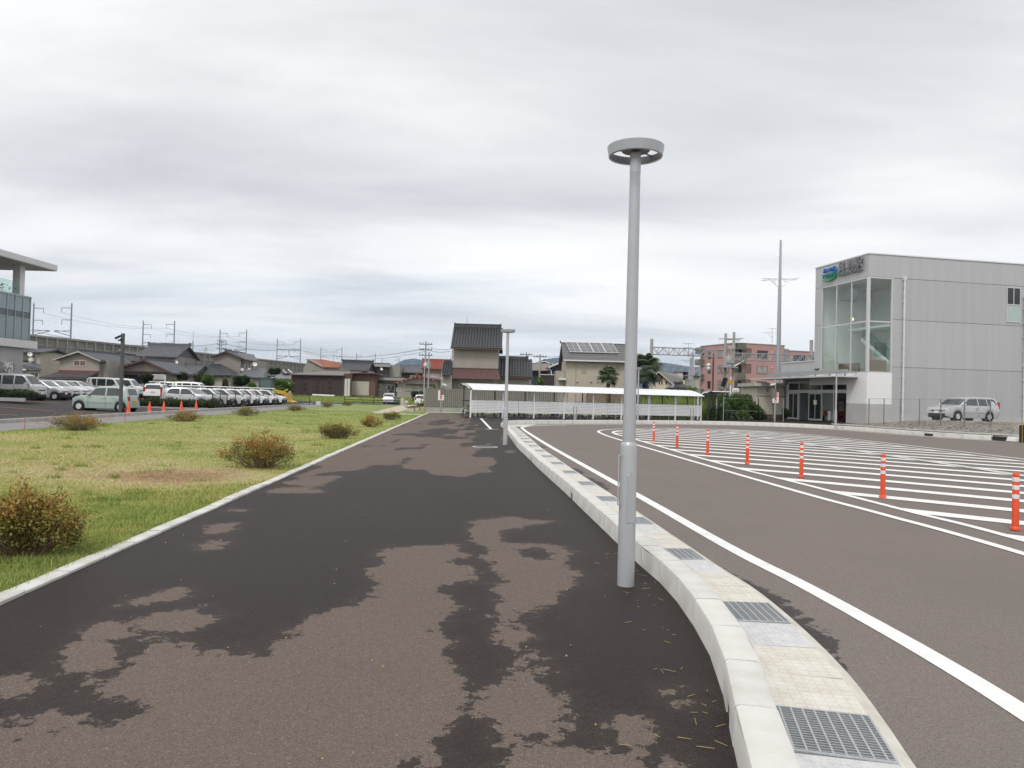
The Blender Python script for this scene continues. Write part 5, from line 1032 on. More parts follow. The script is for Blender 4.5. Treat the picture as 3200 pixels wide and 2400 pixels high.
# hedges
def hedge(label,u0,u1,Y,v0,v1,n,seed):
    xa,xb=hX(u0,v1,Y),hX(u1,v1,Y); zt=hZ((u0+u1)/2,v0,Y); zb=max(0,hZ((u0+u1)/2,v1,Y)); t=thing('juniper_hedge',label,'hedge',((xa+xb)/2,Y,zb),0,'low juniper hedges in the car park'); L=xb-xa; h=zt-zb
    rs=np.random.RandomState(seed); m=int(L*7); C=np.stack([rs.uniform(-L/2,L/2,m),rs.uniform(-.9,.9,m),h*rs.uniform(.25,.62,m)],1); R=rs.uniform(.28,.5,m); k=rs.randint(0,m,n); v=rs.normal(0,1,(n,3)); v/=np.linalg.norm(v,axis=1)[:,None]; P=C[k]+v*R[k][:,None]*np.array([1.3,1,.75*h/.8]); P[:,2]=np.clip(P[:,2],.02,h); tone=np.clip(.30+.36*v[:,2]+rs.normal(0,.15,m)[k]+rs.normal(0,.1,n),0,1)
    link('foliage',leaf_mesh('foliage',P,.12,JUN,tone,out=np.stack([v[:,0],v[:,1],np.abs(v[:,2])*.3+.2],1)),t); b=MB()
    for i in range(int(L*3)): x=rs.uniform(-L/2,L/2); b.cyl((x,rs.uniform(-.5,.5),0),(x+rs.uniform(-.4,.4),rs.uniform(-.6,.6),h*.5),.02,.01,4,False)
    b.build('stems',BARK,t); MB().bx(-L/2-.3,L/2+.3,-1.35,-1.2,-.15,.07).build('planter_kerb',CONC2,t); return t
hedge('dark green juniper hedge below the tall silver van',-30,106,46.5,1214,1245,9000,3); hedge('dark green juniper hedge behind the row of orange cones',436,660,54.0,1246,1274,9000,4)
# thin red survey stakes on the side walk edge
for u,v0,v1,lab in ((77,1307,1342,'thin red stake with wire loop at the lawn border beside the wide brown shrub'),(390,1280,1322,'thin red stake at the lawn border near the dark camera post')):
    p=G(u,v1); z=hZ(u,v0,p[1]); tag(MB().cyl((0,0,-.05),(0,0,z),.012,.012,6).torus((0,0,z+.03),.035,.008,'y',12,5).build('marker_stake',M('stake_red',(.42,.10,.08),.6),loc=(p[0],p[1],0)),lab,'stake')
# small chain post next to the loose bumper car
p=at(110,1255,51); t=thing('chain_post','small black chain post in front of the car with the loose bumper','post',(p[0],p[1],park_z(p[0]))); MB().cyl((0,0,0),(0,0,.75),.05,.045,10).build('post',BLACK,t); MB().lathe([(.15,0),(.15,.04),(.05,.07)],14).build('foot',BLACK,t)
# ------------------------------------------------ fences near the lot end
def rail_fence(label,pts,h,rails,post,rr,name='rail_fence',infill=None,mat=DARKMET):
    t=thing(name,label,'fence',(0,0,0))
    for a,c in zip(pts[:-1],pts[1:]):
        a=np.array(a);c=np.array(c); n=max(1,int(np.linalg.norm((c-a)[:2])/post))
        for i in range(n+1):
            p=a+(c-a)*i/n; MB().box((p[0],p[1],p[2]+h/2),(.07 if rr>.03 else .05,.07 if rr>.03 else .05,h)).build('post',mat,t)
        for z in rails: MB().cyl((a[0],a[1],a[2]+z),(c[0],c[1],c[2]+z),rr,rr,6).build('rail',mat,t)
        if infill:
            b=MB(); m=int(np.linalg.norm((c-a)[:2])/infill)
            for i in range(m): p=a+(c-a)*i/m; b.cyl((p[0],p[1],p[2]+.05),(p[0],p[1],p[2]+h-.03),.006,.006,3,False)
            b.build('wire_mesh',mat,t)
    return t
P=[at(642,1274,54),at(690,1270,60),at(890,1263,82)]; rail_fence('black thin mesh fence with square posts along the white work wagons',[(p[0]+.5,p[1],.12) for p in P],1.15,(.1,1.1),2.2,.012,'mesh_fence',.12)
P=[at(905,1261,86),at(967,1261,84)]; rail_fence('short section of black mesh fence in front of the brown shed',[(p[0],p[1],0.) for p in P],1.25,(.1,1.2),2.4,.015,'mesh_fence',.12)
P=[at(1076,1259,97),at(1257,1261,99)]; rail_fence('dark brown two rail fence along the far lawn border',[(p[0],p[1],0) for p in P],1.05,(.28,.62,1.0),3.0,.045)
P=[at(1316,1258,97),at(1336,1258,97)]; rail_fence('dark two rail fence stub beside the globe lamp',[(p[0],p[1],0) for p in P],1.05,(.28,.62,1.0),.9,.045)
# end stone post, stone bollards, benches, concrete block
STN=M('granite',(.46,.44,.41),.85,0,.15,6,.2,60)
p=at(1257,1265,93); tag(MB().bx(-.2,.2,-.15,.15,0,1.05).build('stone_post',STN,loc=(p[0],p[1],0)),'square pale stone post at the right end of the dark rail fence','post')
for u,lab in ((1270,'round topped stone bollard beside the square stone post'),(1301,'round topped stone bollard in front of the white estate car')):
    p=at(u,1264,92); t=thing('stone_bollard',lab,'bollard',(p[0],p[1],0)); MB().lathe([(.18,0),(.16,.12),(.13,.2),(.12,.24)],14).build('foot',STN,t,40); MB().ball((0,0,.48),.27,14,9).build('ball',STN,t,180)
for u,v,Y,lab in ((1284,1290,66,'low stone bench with reddish wooden top nearest the asphalt path'),(1301,1283,70.5,'low stone bench with reddish wooden top beyond the other bench')):
    p=at(u,v,Y); t=thing('stone_bench',lab,'bench',(p[0],p[1],0),-.15); MB().bx(-.32,.32,-.2,.2,0,.36).build('stone_base',STN,t)
    for y in (-.18,0,.18): MB().bx(-.55,.55,y-.08,y+.08,.362,.43).build('slat',M('bench_wood',(.17,.07,.05),.6,0,.2,5),t)
p=at(995,1264,88); tag(MB().bx(-.25,.25,-.25,.25,0,.42).build('concrete_block',CONC,loc=(p[0],p[1],0)),'pale concrete block standing at the far corner of the lawn','block')
# beige walk
r7=zoom(1150,1150,7.373); P=[G(*r7(x,y))[:2] for x,y in ((70,1032),(330,965),(790,852),(1130,852),(1000,905),(890,965),(740,1012),(250,1052))]; structure(sheet(P,.012,'beige_walk',M('beige_paving',(.50,.43,.34),.9,0,.1,2,.15,40)))
# back street with bay lines, grass verge
o=structure(sheet([(-60,96),(-13,96),(-9,118),(-60,112)],-.02,'back_street',PARKM)); set_attr(o,[.3]*4)
for x in (-38,-33,-28,-23,-18): structure(sheet([(x,99),(x+.3,99),(x+1.2,104),(x+.9,104)],.0,'bay_line',PAINT))
o=structure(MB().add([(-64,107,-.02),(-9,109,-.02),(-8.5,114,.85),(-64,114,.85),(-8,150,.95),(-64,150,.95)],[(0,1,2,3),(3,2,4,5)]).build('grass_verge',LAWNM)); set_attr(o,[-.12]*6,'dryness')
XX=RNG.uniform(-45,-9,9000); YY=108.5+RNG.uniform(0,1,9000)**1.3*8; o=stuff(blades(XX,YY,RNG.uniform(.1,.32,9000),np.full(9000,.05),np.clip((YY-108)/6,0,1)*.85-.03,BLADEM,'verge_grass',np.full(9000,-.12))); o['label']='long green grass on the verge in front of the brown shed'; o['category']='grass'
# ================================================================ HOUSES
TILEK=M('tile_black',(.055,.056,.062),.27,.05,.35,3,spec=.55); TILEG=M('tile_grey',(.115,.12,.13),.5,.05,.25,2); TILER=M('tile_red',(.24,.055,.038),.55,0,.25,2); RUST=M('rust_roof',(.30,.12,.07),.85,0,.4,1.2,dirt=(.16,.07,.05)); MBRN=M('metal_brown',(.135,.075,.068),.5,.2,.12,2,streak=(3,1,.3)); FELT=M('roof_dark',(.055,.055,.06),.6,0,.2,2)
WBEI=M('wall_beige',(.38,.345,.29),.85,0,.10,.7,.1,30); WCRM=M('wall_cream',(.48,.44,.35),.85,0,.10,.7,.1,30); WWHT=M('wall_white',(.60,.59,.56),.85,0,.08,.7); WBRN=M('wall_brown',(.105,.062,.05),.8,0,.15,1); WDRK=M('wall_dark',(.045,.043,.05),.7,0,.2,1); WGRY=M('wall_grey',(.30,.285,.265),.85,0,.12,.8); WDBR=M('wall_dark_brown',(.055,.038,.036),.75,0,.2,1,streak=(4,1,.2)); WTAN=M('wall_tan',(.335,.305,.272),.85,0,.10,.7,.1,30); FRW=M('frame_white',(.66,.66,.64),.5); FRB=M('frame_brown',(.10,.07,.05),.5); TRIM=M('trim_brown',(.12,.06,.05),.6)
def tile_surface(p00,p10,p11,p01,nx,ny,amp=.035,step=.03):
    """ribbed tile sheet over a quad: p00-p10 eave, p01-p11 ridge"""
    p=[Vector(q) for q in (p00,p10,p11,p01)]; nrm=(p[1]-p[0]).cross(p[3]-p[0]).normalized(); 
    if nrm.z<0: nrm=-nrm
    b=MB(); cols=nx*4+1; rows=[]
    for j in range(ny):
        for e in (0,1):
            t=(j+e*.999)/ny
            for i in range(cols):
                s=i/(cols-1); q=(p[0]*(1-s)+p[1]*s)*(1-t)+(p[3]*(1-s)+p[2]*s)*t; h=amp*abs(math.sin(math.pi*i/4))+(step if e==0 else 0); b.v.append(tuple(q+nrm*(h+.01)))
    n=cols
    for r in range(2*ny-1):
        for i in range(n-1): b.f.append((r*n+i,r*n+i+1,(r+1)*n+i+1,(r+1)*n+i))
    return b
def slab(b,p00,p10,p11,p01,th=.12):
    p=[Vector(q) for q in (p00,p10,p11,p01)]; b.add(p+[q-Vector((0,0,th)) for q in p],[(0,1,2,3),(7,6,5,4),(0,4,5,1),(1,5,6,2),(2,6,7,3),(3,7,4,0)])
def window(t,x0,x1,z0,z1,y=0.,frame=FRW,pane=CURT,mull=1,fw=.05,axis='y',hmull=0):
    f=MB(); g=MB(); s=lambda a,b_,c,d_,e,h: f.bx(a,b_,c,d_,e,h)
    def bxx(m,a0,a1,d0,d1,z0_,z1_):
        (m.bx(a0,a1,y-d1,y-d0,z0_,z1_) if axis=='y' else m.bx(y-d1,y-d0,a0,a1,z0_,z1_) if axis=='-x' else m.bx(y+d0,y+d1,a0,a1,z0_,z1_))
    bxx(f,x0,x1,0,.06,z0,z0+fw); bxx(f,x0,x1,0,.06,z1-fw,z1); bxx(f,x0,x0+fw,0,.06,z0+fw,z1-fw); bxx(f,x1-fw,x1,0,.06,z0+fw,z1-fw)
    for k in range(1,mull+1): xm=x0+(x1-x0)*k/(mull+1); bxx(f,xm-fw*.4,xm+fw*.4,0,.05,z0+fw,z1-fw)
    if hmull: zm_=z0+(z1-z0)*hmull; bxx(f,x0+fw,x1-fw,0,.055,zm_-fw*.4,zm_+fw*.4)
    o=f.build('window',frame,t); bxx(g,x0+fw*.8,x1-fw*.8,.012,.022,z0+fw*.8,z1-fw*.8); g.build('pane',pane,o); return o
class House:
    def __init__(s,name,label,q,x0,x1,Y,rz=0,cat='house'):
        s.q=q; s.Y=Y; u0,_=q(x0,0); u1,_=q(x1,0); s.x0z=x0; s.X0=hX(u0,1200,Y); s.w=hX(u1,1200,Y)-s.X0; s.t=thing(name,label,cat,(s.X0,Y,0),rz)
    def X(s,x,y=900): u,v=s.q(x,y); return hX(u,v,s.Y)-s.X0
    def Z(s,x,y,dy=0.): u,v=s.q(x,y); return hZ(u,v,s.Y+dy)
    def walls(s,ze,d,mat,x0=0,x1=None,z0=-.2,name='wall',y0=0.): x1=s.w if x1 is None else x1; MB().bx(x0,x1,y0,y0+d,z0,ze).build(name,mat,s.t); return s
    def gable_y(s,x0,x1,xa,ze0,ze1,za,d,wall,roof,over=.45,front=.5,z0=-.2,fascia=None,th=.14,tiles=(12,8),y0=0.,walls_=True,y1o=.3):
        """gable end towards the camera; xa,za apex"""
        if walls_: MB().prism([(x0,z0),(x1,z0),(x1,ze1),(xa,za),(x0,ze0)],'y',y0,y0+d).build('wall',wall,s.t)
        r=MB(); up=.06
        def ext(xe,ze,xx,zz,o): dx=xe-xx; L_=abs(dx); k=(L_+o)/L_; return xx+dx*k, zz+(ze-zz)*k
        xl,zl=ext(x0,ze0,xa,za,over); xr,zr=ext(x1,ze1,xa,za,over); ya=y0-front; yb=y0+d+y1o
        slab(r,(xl,ya,zl+up),(xl,yb,zl+up),(xa,yb,za+up),(xa,ya,za+up),th); slab(r,(xr,ya,zr+up),(xa,ya,za+up),(xa,yb,za+up),(xr,yb,zr+up),th)
        o=r.build('roof',roof,s.t)
        n1,n2=tiles; tile_surface((xl,yb,zl+up),(xl,ya,zl+up),(xa,ya,za+up),(xa,yb,za+up),n1,n2).build('tile_courses',roof,o); tile_surface((xr,ya,zr+up),(xr,yb,zr+up),(xa,yb,za+up),(xa,ya,za+up),n1,n2).build('tile_courses',roof,o)
        MB().bx(xa-.14,xa+.14,ya-.02,yb,za+up,za+up+.22).box((xa,ya-.03,za+up+.2),(.34,.06,.36)).build('ridge',roof,o)
        if fascia:
            f=MB(); f.prism([(xl,zl-.10),(xl,zl+up),(xa,za+up),(xa,za-.14)],'y',ya-.045,ya-.01); f.prism([(xr,zr-.10),(xa,za-.14),(xa,za+up),(xr,zr+up)],'y',ya-.045,ya-.01); f.build('bargeboard',fascia,o)
        return o
    def ridge_x(s,x0,x1,ze,zr,d,wall,roof,over=.5,side=.4,z0=-.2,tiles=(20,8),ridge=.28,wallz=None,y0=0.,hip=0.,walls_=True,single=False,gut=True,th=.14):
        if walls_: MB().bx(x0,x1,y0,y0+d,z0,(ze if wallz is None else wallz)).build('wall',wall,s.t)
        r=MB(); ya=y0-over; yb=y0+d+over; ym=y0+d/2 if not single else yb; xl,xr=x0-side,x1+side; zl=ze-(zr-ze)*over/(d/2)*.5
        slab(r,(xl,ya,zl),(xr,ya,zl),(xr-hip,ym,zr),(xl+hip,ym,zr),th)
        if not single: slab(r,(xl,yb,zl),(xl+hip,ym,zr),(xr-hip,ym,zr),(xr,yb,zl),th)
        if hip: r.add([(xl,ya,zl),(xl,yb,zl),(xl+hip,ym,zr)],[(0,1,2)]); r.add([(xr,ya,zl),(xr,yb,zl),(xr-hip,ym,zr)],[(0,2,1)])
        elif walls_ and not single: r.add([(x0+.01,y0,zl),(x0+.01,y0+d,zl),(x0+.01,ym,zr-.1)],[(0,1,2)]); r.add([(x1-.01,y0,zl),(x1-.01,y0+d,zl),(x1-.01,ym,zr-.1)],[(0,1,2)])
        o=r.build('roof',roof,s.t); 
        if tiles: tile_surface((xl,ya,zl),(xr,ya,zl),(xr-hip,ym,zr),(xl+hip,ym,zr),*tiles).build('tile_courses',roof,o)
        if ridge: MB().bx(xl+hip-.05,xr-hip+.05,ym-.14,ym+.14,zr-.05,zr+ridge).box((xl+hip-.08,ym,zr+ridge*.5+.05),(.14,.4,ridge+.2)).box((xr-hip+.08,ym,zr+ridge*.5+.05),(.14,.4,ridge+.2)).build('ridge',roof,o)
        if gut: MB().bx(xl,xr,ya-.10,ya-.005,zl-.12,zl-.03).build('gutter',TRIM,o)
        return o
    def win(s,x0,y0,x1,y1,y=0.,**k): return window(s.t,s.X(x0),s.X(x1),s.Z(x0,y1),s.Z(x0,y0),y,**k)
def roof_tiles(parent,p00,p10,p11,p01,nx,ny,mat):
    """single roof tiles, one object each, sharing one mesh"""
    p=[Vector(q) for q in (p00,p10,p11,p01)]; ex=(p[1]-p[0]); ey=(p[3]-p[0]); w=ex.length/nx; l=ey.length/ny; X=ex.normalized(); Yv=ey.normalized(); Z=X.cross(Yv)
    b=MB(); n=6; pr=[(w*1.02*(i/n),.055*math.sin(math.pi*(i/n)*1.15)-.012*(i/n)) for i in range(n+1)]
    b.add([(x,-.03,z+.045) for x,z in pr]+[(x,l*1.04,z+.006) for x,z in pr]+[(x,-.03,z+.005) for x,z in pr],[(i,i+1,n+2+i,n+1+i) for i in range(n)]+[(2*(n+1)+i,2*(n+1)+i+1,i+1,i) for i in range(n)]); me=b.mesh('tile',mat,50)
    R=Matrix((X,Yv,Z)).transposed().to_4x4()
    for j in range(ny):
        for i in range(nx):
            o=link('tile',me,parent); o.matrix_local=Matrix.Translation(p[0]+X*(w*i)+Yv*(l*j)+Z*(.012+random.uniform(0,.006)))@R
# ---- tall tiled house
h=House('tiled_house','tall narrow beige house with black tiled roof and brown metal skirt roof','' or b5,805,1500,75); d=5.2
ze=h.Z(1100,425); zr=h.Z(1100,118,2.6); zs1,zs0=h.Z(1100,752),h.Z(1100,900)
MB().bx(0,h.w,0,d,-.2,ze).build('wall',WTAN,h.t)
xl,xr=h.X(772),h.X(1556); ya=-.62; ym=2.6; zl=h.Z(1100,430,-.6)
r=MB(); slab(r,(xl,ya,zl),(xr,ya,zl),(h.X(1530),ym,zr),(h.X(790),ym,zr),.14); slab(r,(xl,d+.6,zl),(h.X(790),ym,zr),(h.X(1530),ym,zr),(xr,d+.6,zl),.14); r.add([(.02,0,ze),(.02,d,ze),(.02,ym,zr-.12)],[(0,1,2)]); r.add([(h.w-.02,0,ze),(h.w-.02,d,ze),(h.w-.02,ym,zr-.12)],[(0,1,2)])
ro=r.build('roof',TILEK,h.t); roof_tiles(ro,(xl,ya,zl),(xr,ya,zl),(xr,ym,zr),(xl,ym,zr),18,12,TILEK)
MB().bx(h.X(805),h.X(1508),ym-.15,ym+.15,zr,zr+.34).bx(h.X(795),h.X(1515),ym-.2,ym+.2,zr+.342,zr+.42).box((h.X(790),ym,zr+.18),(.16,.5,.6)).box((h.X(1520),ym,zr+.18),(.16,.5,.6)).build('ridge',TILEK,ro)
MB().bx(xl,xr,ya-.12,ya-.005,zl-.14,zl-.03).build('gutter',TRIM,ro); MB().bx(-.14,-.06,-.08,.0,0,zl-.15).build('down_pipe',FRB,h.t)
sk=MB(); slab(sk,(h.X(772),-1.15,zs0),(h.X(1545),-1.15,zs0),(h.X(1500),-.01,zs1),(h.X(805),-.01,zs1),.08); so=sk.build('skirt_roof',MBRN,h.t); b=MB()
for i in range(17): x=h.X(772)+(h.X(1545)-h.X(772))*i/16; b.cyl((x,-1.15,zs0+.02),(h.X(805)+(h.w)*i/16,-.01,zs1+.02),.022,.022,4)
b.build('standing_seam',MBRN,so); MB().bx(h.X(800),h.X(1505),-.06,-.01,zs1,zs1+.10).build('flashing',FRB,so)
MB().bx(h.X(980)-.02,h.X(980)+.02,ym-.02,ym+.02,zr+.4,zr+1.1).build('roof_spike',DARKMET,ro)
# its lower wings
h2=House('house_wing','low tiled wing with black roof on the right of the tall beige house',b5,1515,1985,77); zl,zr=h2.Z(1700,872,-.5),h2.Z(1700,600,2); MB().bx(0,h2.w,0,4,-.2,zl+.1).build('wall',WTAN,h2.t); r=MB(); xl,xr=h2.X(1500),h2.X(2030); slab(r,(xl,-.5,zl),(xr,-.5,zl),(h2.X(1975),2,zr),(h2.X(1510),2,zr),.14); slab(r,(xl,4.5,zl),(h2.X(1510),2,zr),(h2.X(1975),2,zr),(xr,4.5,zl),.14); ro=r.build('roof',TILEK,h2.t); roof_tiles(ro,(xl,-.5,zl),(xr,-.5,zl),(xr,2,zr),(xl,2,zr),12,9,TILEK); MB().bx(h2.X(1505),h2.X(1955),1.85,2.15,zr,zr+.32).box((h2.X(1960),2,zr+.15),(.16,.5,.5)).build('ridge',TILEK,ro); MB().bx(xl,xr,-.62,-.505,zl-.14,zl-.03).build('gutter',TRIM,ro)
h3=House('house_wing','small tiled wing squeezed against the left side of the tall beige house',b5,660,795,73.5); zl,zr=h3.Z(700,855,-.4),h3.Z(700,650,1.6); MB().bx(0,h3.w,0,3,-.2,zl+.05).build('wall',WGRY,h3.t); r=MB(); xl,xr=h3.X(630),h3.X(770); slab(r,(xl,-.4,zl),(xr,-.4,zl),(xr,1.6,zr),(h3.X(655),1.6,zr),.12); ro=r.build('roof',TILEK,h3.t); roof_tiles(ro,(xl,-.4,zl),(xr,-.4,zl),(xr,1.6,zr),(xl,1.6,zr),4,8,TILEK); MB().bx(h3.X(650),h3.X(760),1.45,1.75,zr,zr+.25).build('ridge',TILEK,ro)
# ---- house with solar panels
h=House('solar_house','beige rendered house with solar panels on its grey roof',b6,520,1490,77); ze=h.Z(900,548); d=7.
o=h.ridge_x(0,h.w,ze,h.Z(560,318,3.5),d,WBEI and M('wall_solar',(.46,.415,.345),.85,0,.08,.6,.1,40),M('roof_sheet',(.15,.145,.145),.5,.1,.1,1),over=.5,side=.35,tiles=None,ridge=.06)
zl=ze-(h.Z(560,318,3.5)-ze)*.5/3.5*.5; zr_=h.Z(560,318,3.5)
def on_roof(x,t): y=-.5+t*(d/2+.5); return (x,y,zl+(zr_-zl)*t)
for k in range(1,7): t_=k/7; p0,p1=on_roof(-.35,t_),on_roof(h.w+.35,t_); MB().cyl((p0[0],p0[1],p0[2]+.015),(p1[0],p1[1],p1[2]+.015),.02,.02,4).build('roof_seam',M('roof_sheet',(.15,.145,.145)),o)
SOL=M('solar_cell',(.16,.15,.155),.15,.1,.1,1,spec=.7)
xs_=[530,697,870,1042,1215]
for i in range(4):
    xa,xb=h.X(xs_[i])+.06+.10*i*0,h.X(xs_[i+1])-.0
    pan=MB(); fr_=MB(); A=on_roof(xa+.35,.40); B=on_roof(xb+.35,.40); C_=on_roof(xb,.97); D_=on_roof(xa,.97); up=Vector((0,-.05,.12)); slab(pan,*[Vector(q)+up for q in (A,B,C_,D_)],.05); po=pan.build('solar_panel',SOL,o)
    A,B,C_,D_=[Vector(q)+up*1.12 for q in (A,B,C_,D_)]
    fr_.tube([A,B,C_,D_,A],.035,4)
    for s in (1/3,2/3): fr_.cyl(A.lerp(D_,s),B.lerp(C_,s),.018,.018,4)
    fr_.cyl(A.lerp(B,.5),D_.lerp(C_,.5),.02,.02,4); fr_.build('panel_frame',ALU,po)
MB().bx(-.35,h.w+.35,-.62,-.5,zl-.10,zl+.04).build('gutter',FRW,o)
h.win(738,612,800,730,mull=0,frame=M('frame_beige',(.42,.38,.31),.6),pane=CURT); h.win(1205,625,1268,740,mull=0,frame=M('frame_beige',(.42,.38,.31)),pane=CURT)
MB().cyl((h.X(655),-.06,0),(h.X(655),-.06,ze-.2),.04,.04,8).build('down_pipe',M('frame_beige',(.42,.38,.31)),h.t)
for x in (678,868,968): MB().ball((h.X(x),-.06,h.Z(x,852)),.13,8,6,(1,.6,1)).build('vent_hood',M('frame_beige',(.42,.38,.31)),h.t,180)
MB().bx(h.X(385),-.02,.4,3,-.2,h.Z(400,700)).build('porch',WBEI,h.t); MB().bx(h.X(420),-.02,-.3,.39,h.Z(430,830),h.Z(430,800)).build('porch_roof',FRW,h.t); MB().bx(h.X(435),-.025,.35,.395,0,h.Z(430,832)).build('porch_wall',WTAN,h.t)
# air conditioner at its foot
t=thing('air_conditioner','white air conditioner unit at the foot of the house with solar panels','air conditioner',(hX(*b6(572,1080),76.2),76.2,.5)); MB().bx(-.42,.42,-.16,.16,.05,.72).build('casing',WHITEP,t); MB().torus((-.08,-.165,.39),.24,.015,'y',20,4).torus((-.08,-.165,.39),.12,.012,'y',16,4).lathe([(0,0),(.02,0)],4).build('fan_grille',DARKMET,t); MB().bx(-.4,-.3,-.14,.14,-.5,.05).bx(.3,.4,-.14,.14,-.5,.05).build('feet',CONC2,t)
# ---- black houses between
h=House('dark_house','dark house with brownish flat roof edge behind the tiled wing',b6,55,290,100); ze=h.Z(150,690); h.ridge_x(0,h.w,ze,h.Z(150,600,3),6,M('wall_teal',(.05,.06,.065),.7),M('roof_brown_grey',(.20,.175,.165),.6,0,.1),tiles=None,ridge=.05,side=.3); h.win(180,733,270,770,pane=DGLASS,frame=FRB)
h=House('black_house','black walled house with white edged sloping roof beside the house with solar panels',b6,290,480,92); zE=h.Z(290,640); zA=h.Z(470,568); MB().prism([(h.X(310),-.2),(h.X(500),-.2),(h.X(500),zA+.1),(h.X(310),zE)],'y',0,7).build('wall',WDRK,h.t); r=MB(); slab(r,(h.X(270),-.5,zE-.05),(h.X(500),-.5,zA+.15),(h.X(500),7.5,zA+.15),(h.X(270),7.5,zE-.05),.10); o=r.build('roof',FELT,h.t); MB().prism([(h.X(270),zE-.28),(h.X(500),zA-.07),(h.X(500),zA+.14),(h.X(270),zE-.06)],'y',-.56,-.51).build('bargeboard',FRW,o); MB().tube([(h.X(285),-.3,zE-.3),(h.X(318),-.1,zE-.6),(h.X(318),-.1,0)],.05,6).build('down_pipe',WHITEP,h.t); MB().bx(h.X(170),h.X(385),-.8,.0,-.2,h.Z(300,765)).build('lean_to',WDBR,h.t); MB().bx(h.X(165),h.X(390),-.9,.05,h.Z(300,765),h.Z(300,760)+.05).build('lean_to_cap',FRW,h.t)
h=House('far_gable_house','far house with small white edged gable behind the dark house',b6,110,320,150); h.gable_y(0,h.w,h.w/2,h.Z(150,600),h.Z(150,600),h.Z(210,570),8,WDRK,FELT,over=.4,fascia=FRW,tiles=(8,5))
# ---- cream gable house with round window, small tiled roofs
h=House('gable_house','cream gabled house with dark round window and grey roof beyond the shelter',b6,1728,2000,110); xa=h.X(1790); h.gable_y(0,h.X(2005),xa,h.Z(1730,790),h.Z(2005,900),h.Z(1790,712),1.0,M('wall_pale_cream',(.62,.55,.43),.85),M('roof_shingle',(.20,.195,.185),.8,0,.15,2),over=.3,fascia=M('bargeboard_cream',(.62,.56,.45),.7),tiles=(4,10))
r=MB(); slab(r,(h.X(2000),-.4,h.Z(2000,905)),(h.X(2170),1,h.Z(2170,800)),(h.X(2110),7,h.Z(2110,705)),(h.X(1795),-.4,h.Z(1795,706)),.14); r.build('roof',M('roof_shingle',(.20,.195,.185)),h.t); MB().bx(h.X(2005),h.X(2190),1,6,-.2,h.Z(2100,830)).build('wall',M('wall_pale_cream',(.62,.55,.43)),h.t)
c=h.X(1797),h.Z(1797,790); MB().cyl((c[0],-.06,c[1]),(c[0],.02,c[1]),.75,.75,20).build('round_window',FRB,h.t)
for x in (1815,1850,1912): h.win(x-9,845,x+9,890,mull=0,frame=FRB,pane=DGLASS)
h=House('tiled_shed','low shed with black tiled roof in front of the cream gabled house',b6,2040,2212,98); h.ridge_x(0,h.w,h.Z(2100,930),h.Z(2100,880,2),4,WGRY,TILEK,tiles=(14,6),ridge=.2,hip=.8)
h=House('small_flat_building','small dark two storey building beyond the rail poles',b7,205,275,130); h.walls(h.Z(240,765),6,WDRK); h.win(225,870,255,900,pane=CURT,mull=0); MB().bx(-.3,h.w+.3,-.4,6,h.Z(240,830),h.Z(240,822)).build('balcony',CONC2,h.t); MB().bx(-.2,h.w+.2,-.2,6.2,h.Z(240,765),h.Z(240,755)).build('roof',CONC2,h.t); MB().bx(h.X(130),-.3,1,6,-.2,h.Z(150,770)).build('annex_wall',WWHT,h.t); MB().bx(h.X(120),-.25,.8,6,h.Z(150,770),h.Z(150,755)).build('annex_roof',M('roof_red_brown',(.22,.09,.07),.7),h.t)
h=House('pale_low_house','pale low house between the rail poles and the pink apartment block',b7,325,400,120); h.walls(h.Z(360,840),6,WCRM); MB().bx(-.4,h.w+.3,-.4,6.3,h.Z(360,840),h.Z(360,828)).build('roof',FELT,h.t)
# ---- red roof house
h=House('red_roof_house','house with red tiled upper roof and red edged lower gable',b5,345,625,125); ze=h.Z(450,738); h.ridge_x(0,h.w+1,ze,h.Z(450,612,2.5),5,WBEI,TILER,tiles=(22,7),ridge=.18,side=.3)
h.win(400,800,600,880,y=-.12,mull=3,pane=CURT); MB().bx(h.X(340),h.X(625),-.5,-.02,h.Z(450,800),h.Z(450,792)).build('eave_board',TILER,h.t); MB().bx(h.X(355),h.X(610),-.12,-.01,h.Z(450,905),h.Z(450,795)).build('bay_wall',WTAN,h.t)
xa=h.X(310); h.gable_y(h.X(20),h.X(590),xa,h.Z(20,965),h.Z(590,925),h.Z(310,872),4,WTAN,TILER,over=.5,front=.7,fascia=TILER,tiles=(6,12),y0=-4.3)
for k in range(9): x=h.X(30+k*66); zz=np.interp(x,[h.X(20),xa,h.X(590)],[h.Z(20,965),h.Z(310,872),h.Z(590,925)]); MB().cyl((x,-5.05,zz-.14),(x,-4.9,zz-.14),.075,.075,8).build('purlin_end',FRW,h.t)
h.win(150,1005,590,1100,y=-4.3,mull=3,frame=FRB,pane=CURT,hmull=.6); h.win(5,1040,72,1100,y=-4.3,mull=1,pane=CURT); MB().bx(h.X(150),h.X(590),-5.0,-4.31,h.Z(300,995),h.Z(300,985)).build('canopy',MBRN,h.t)
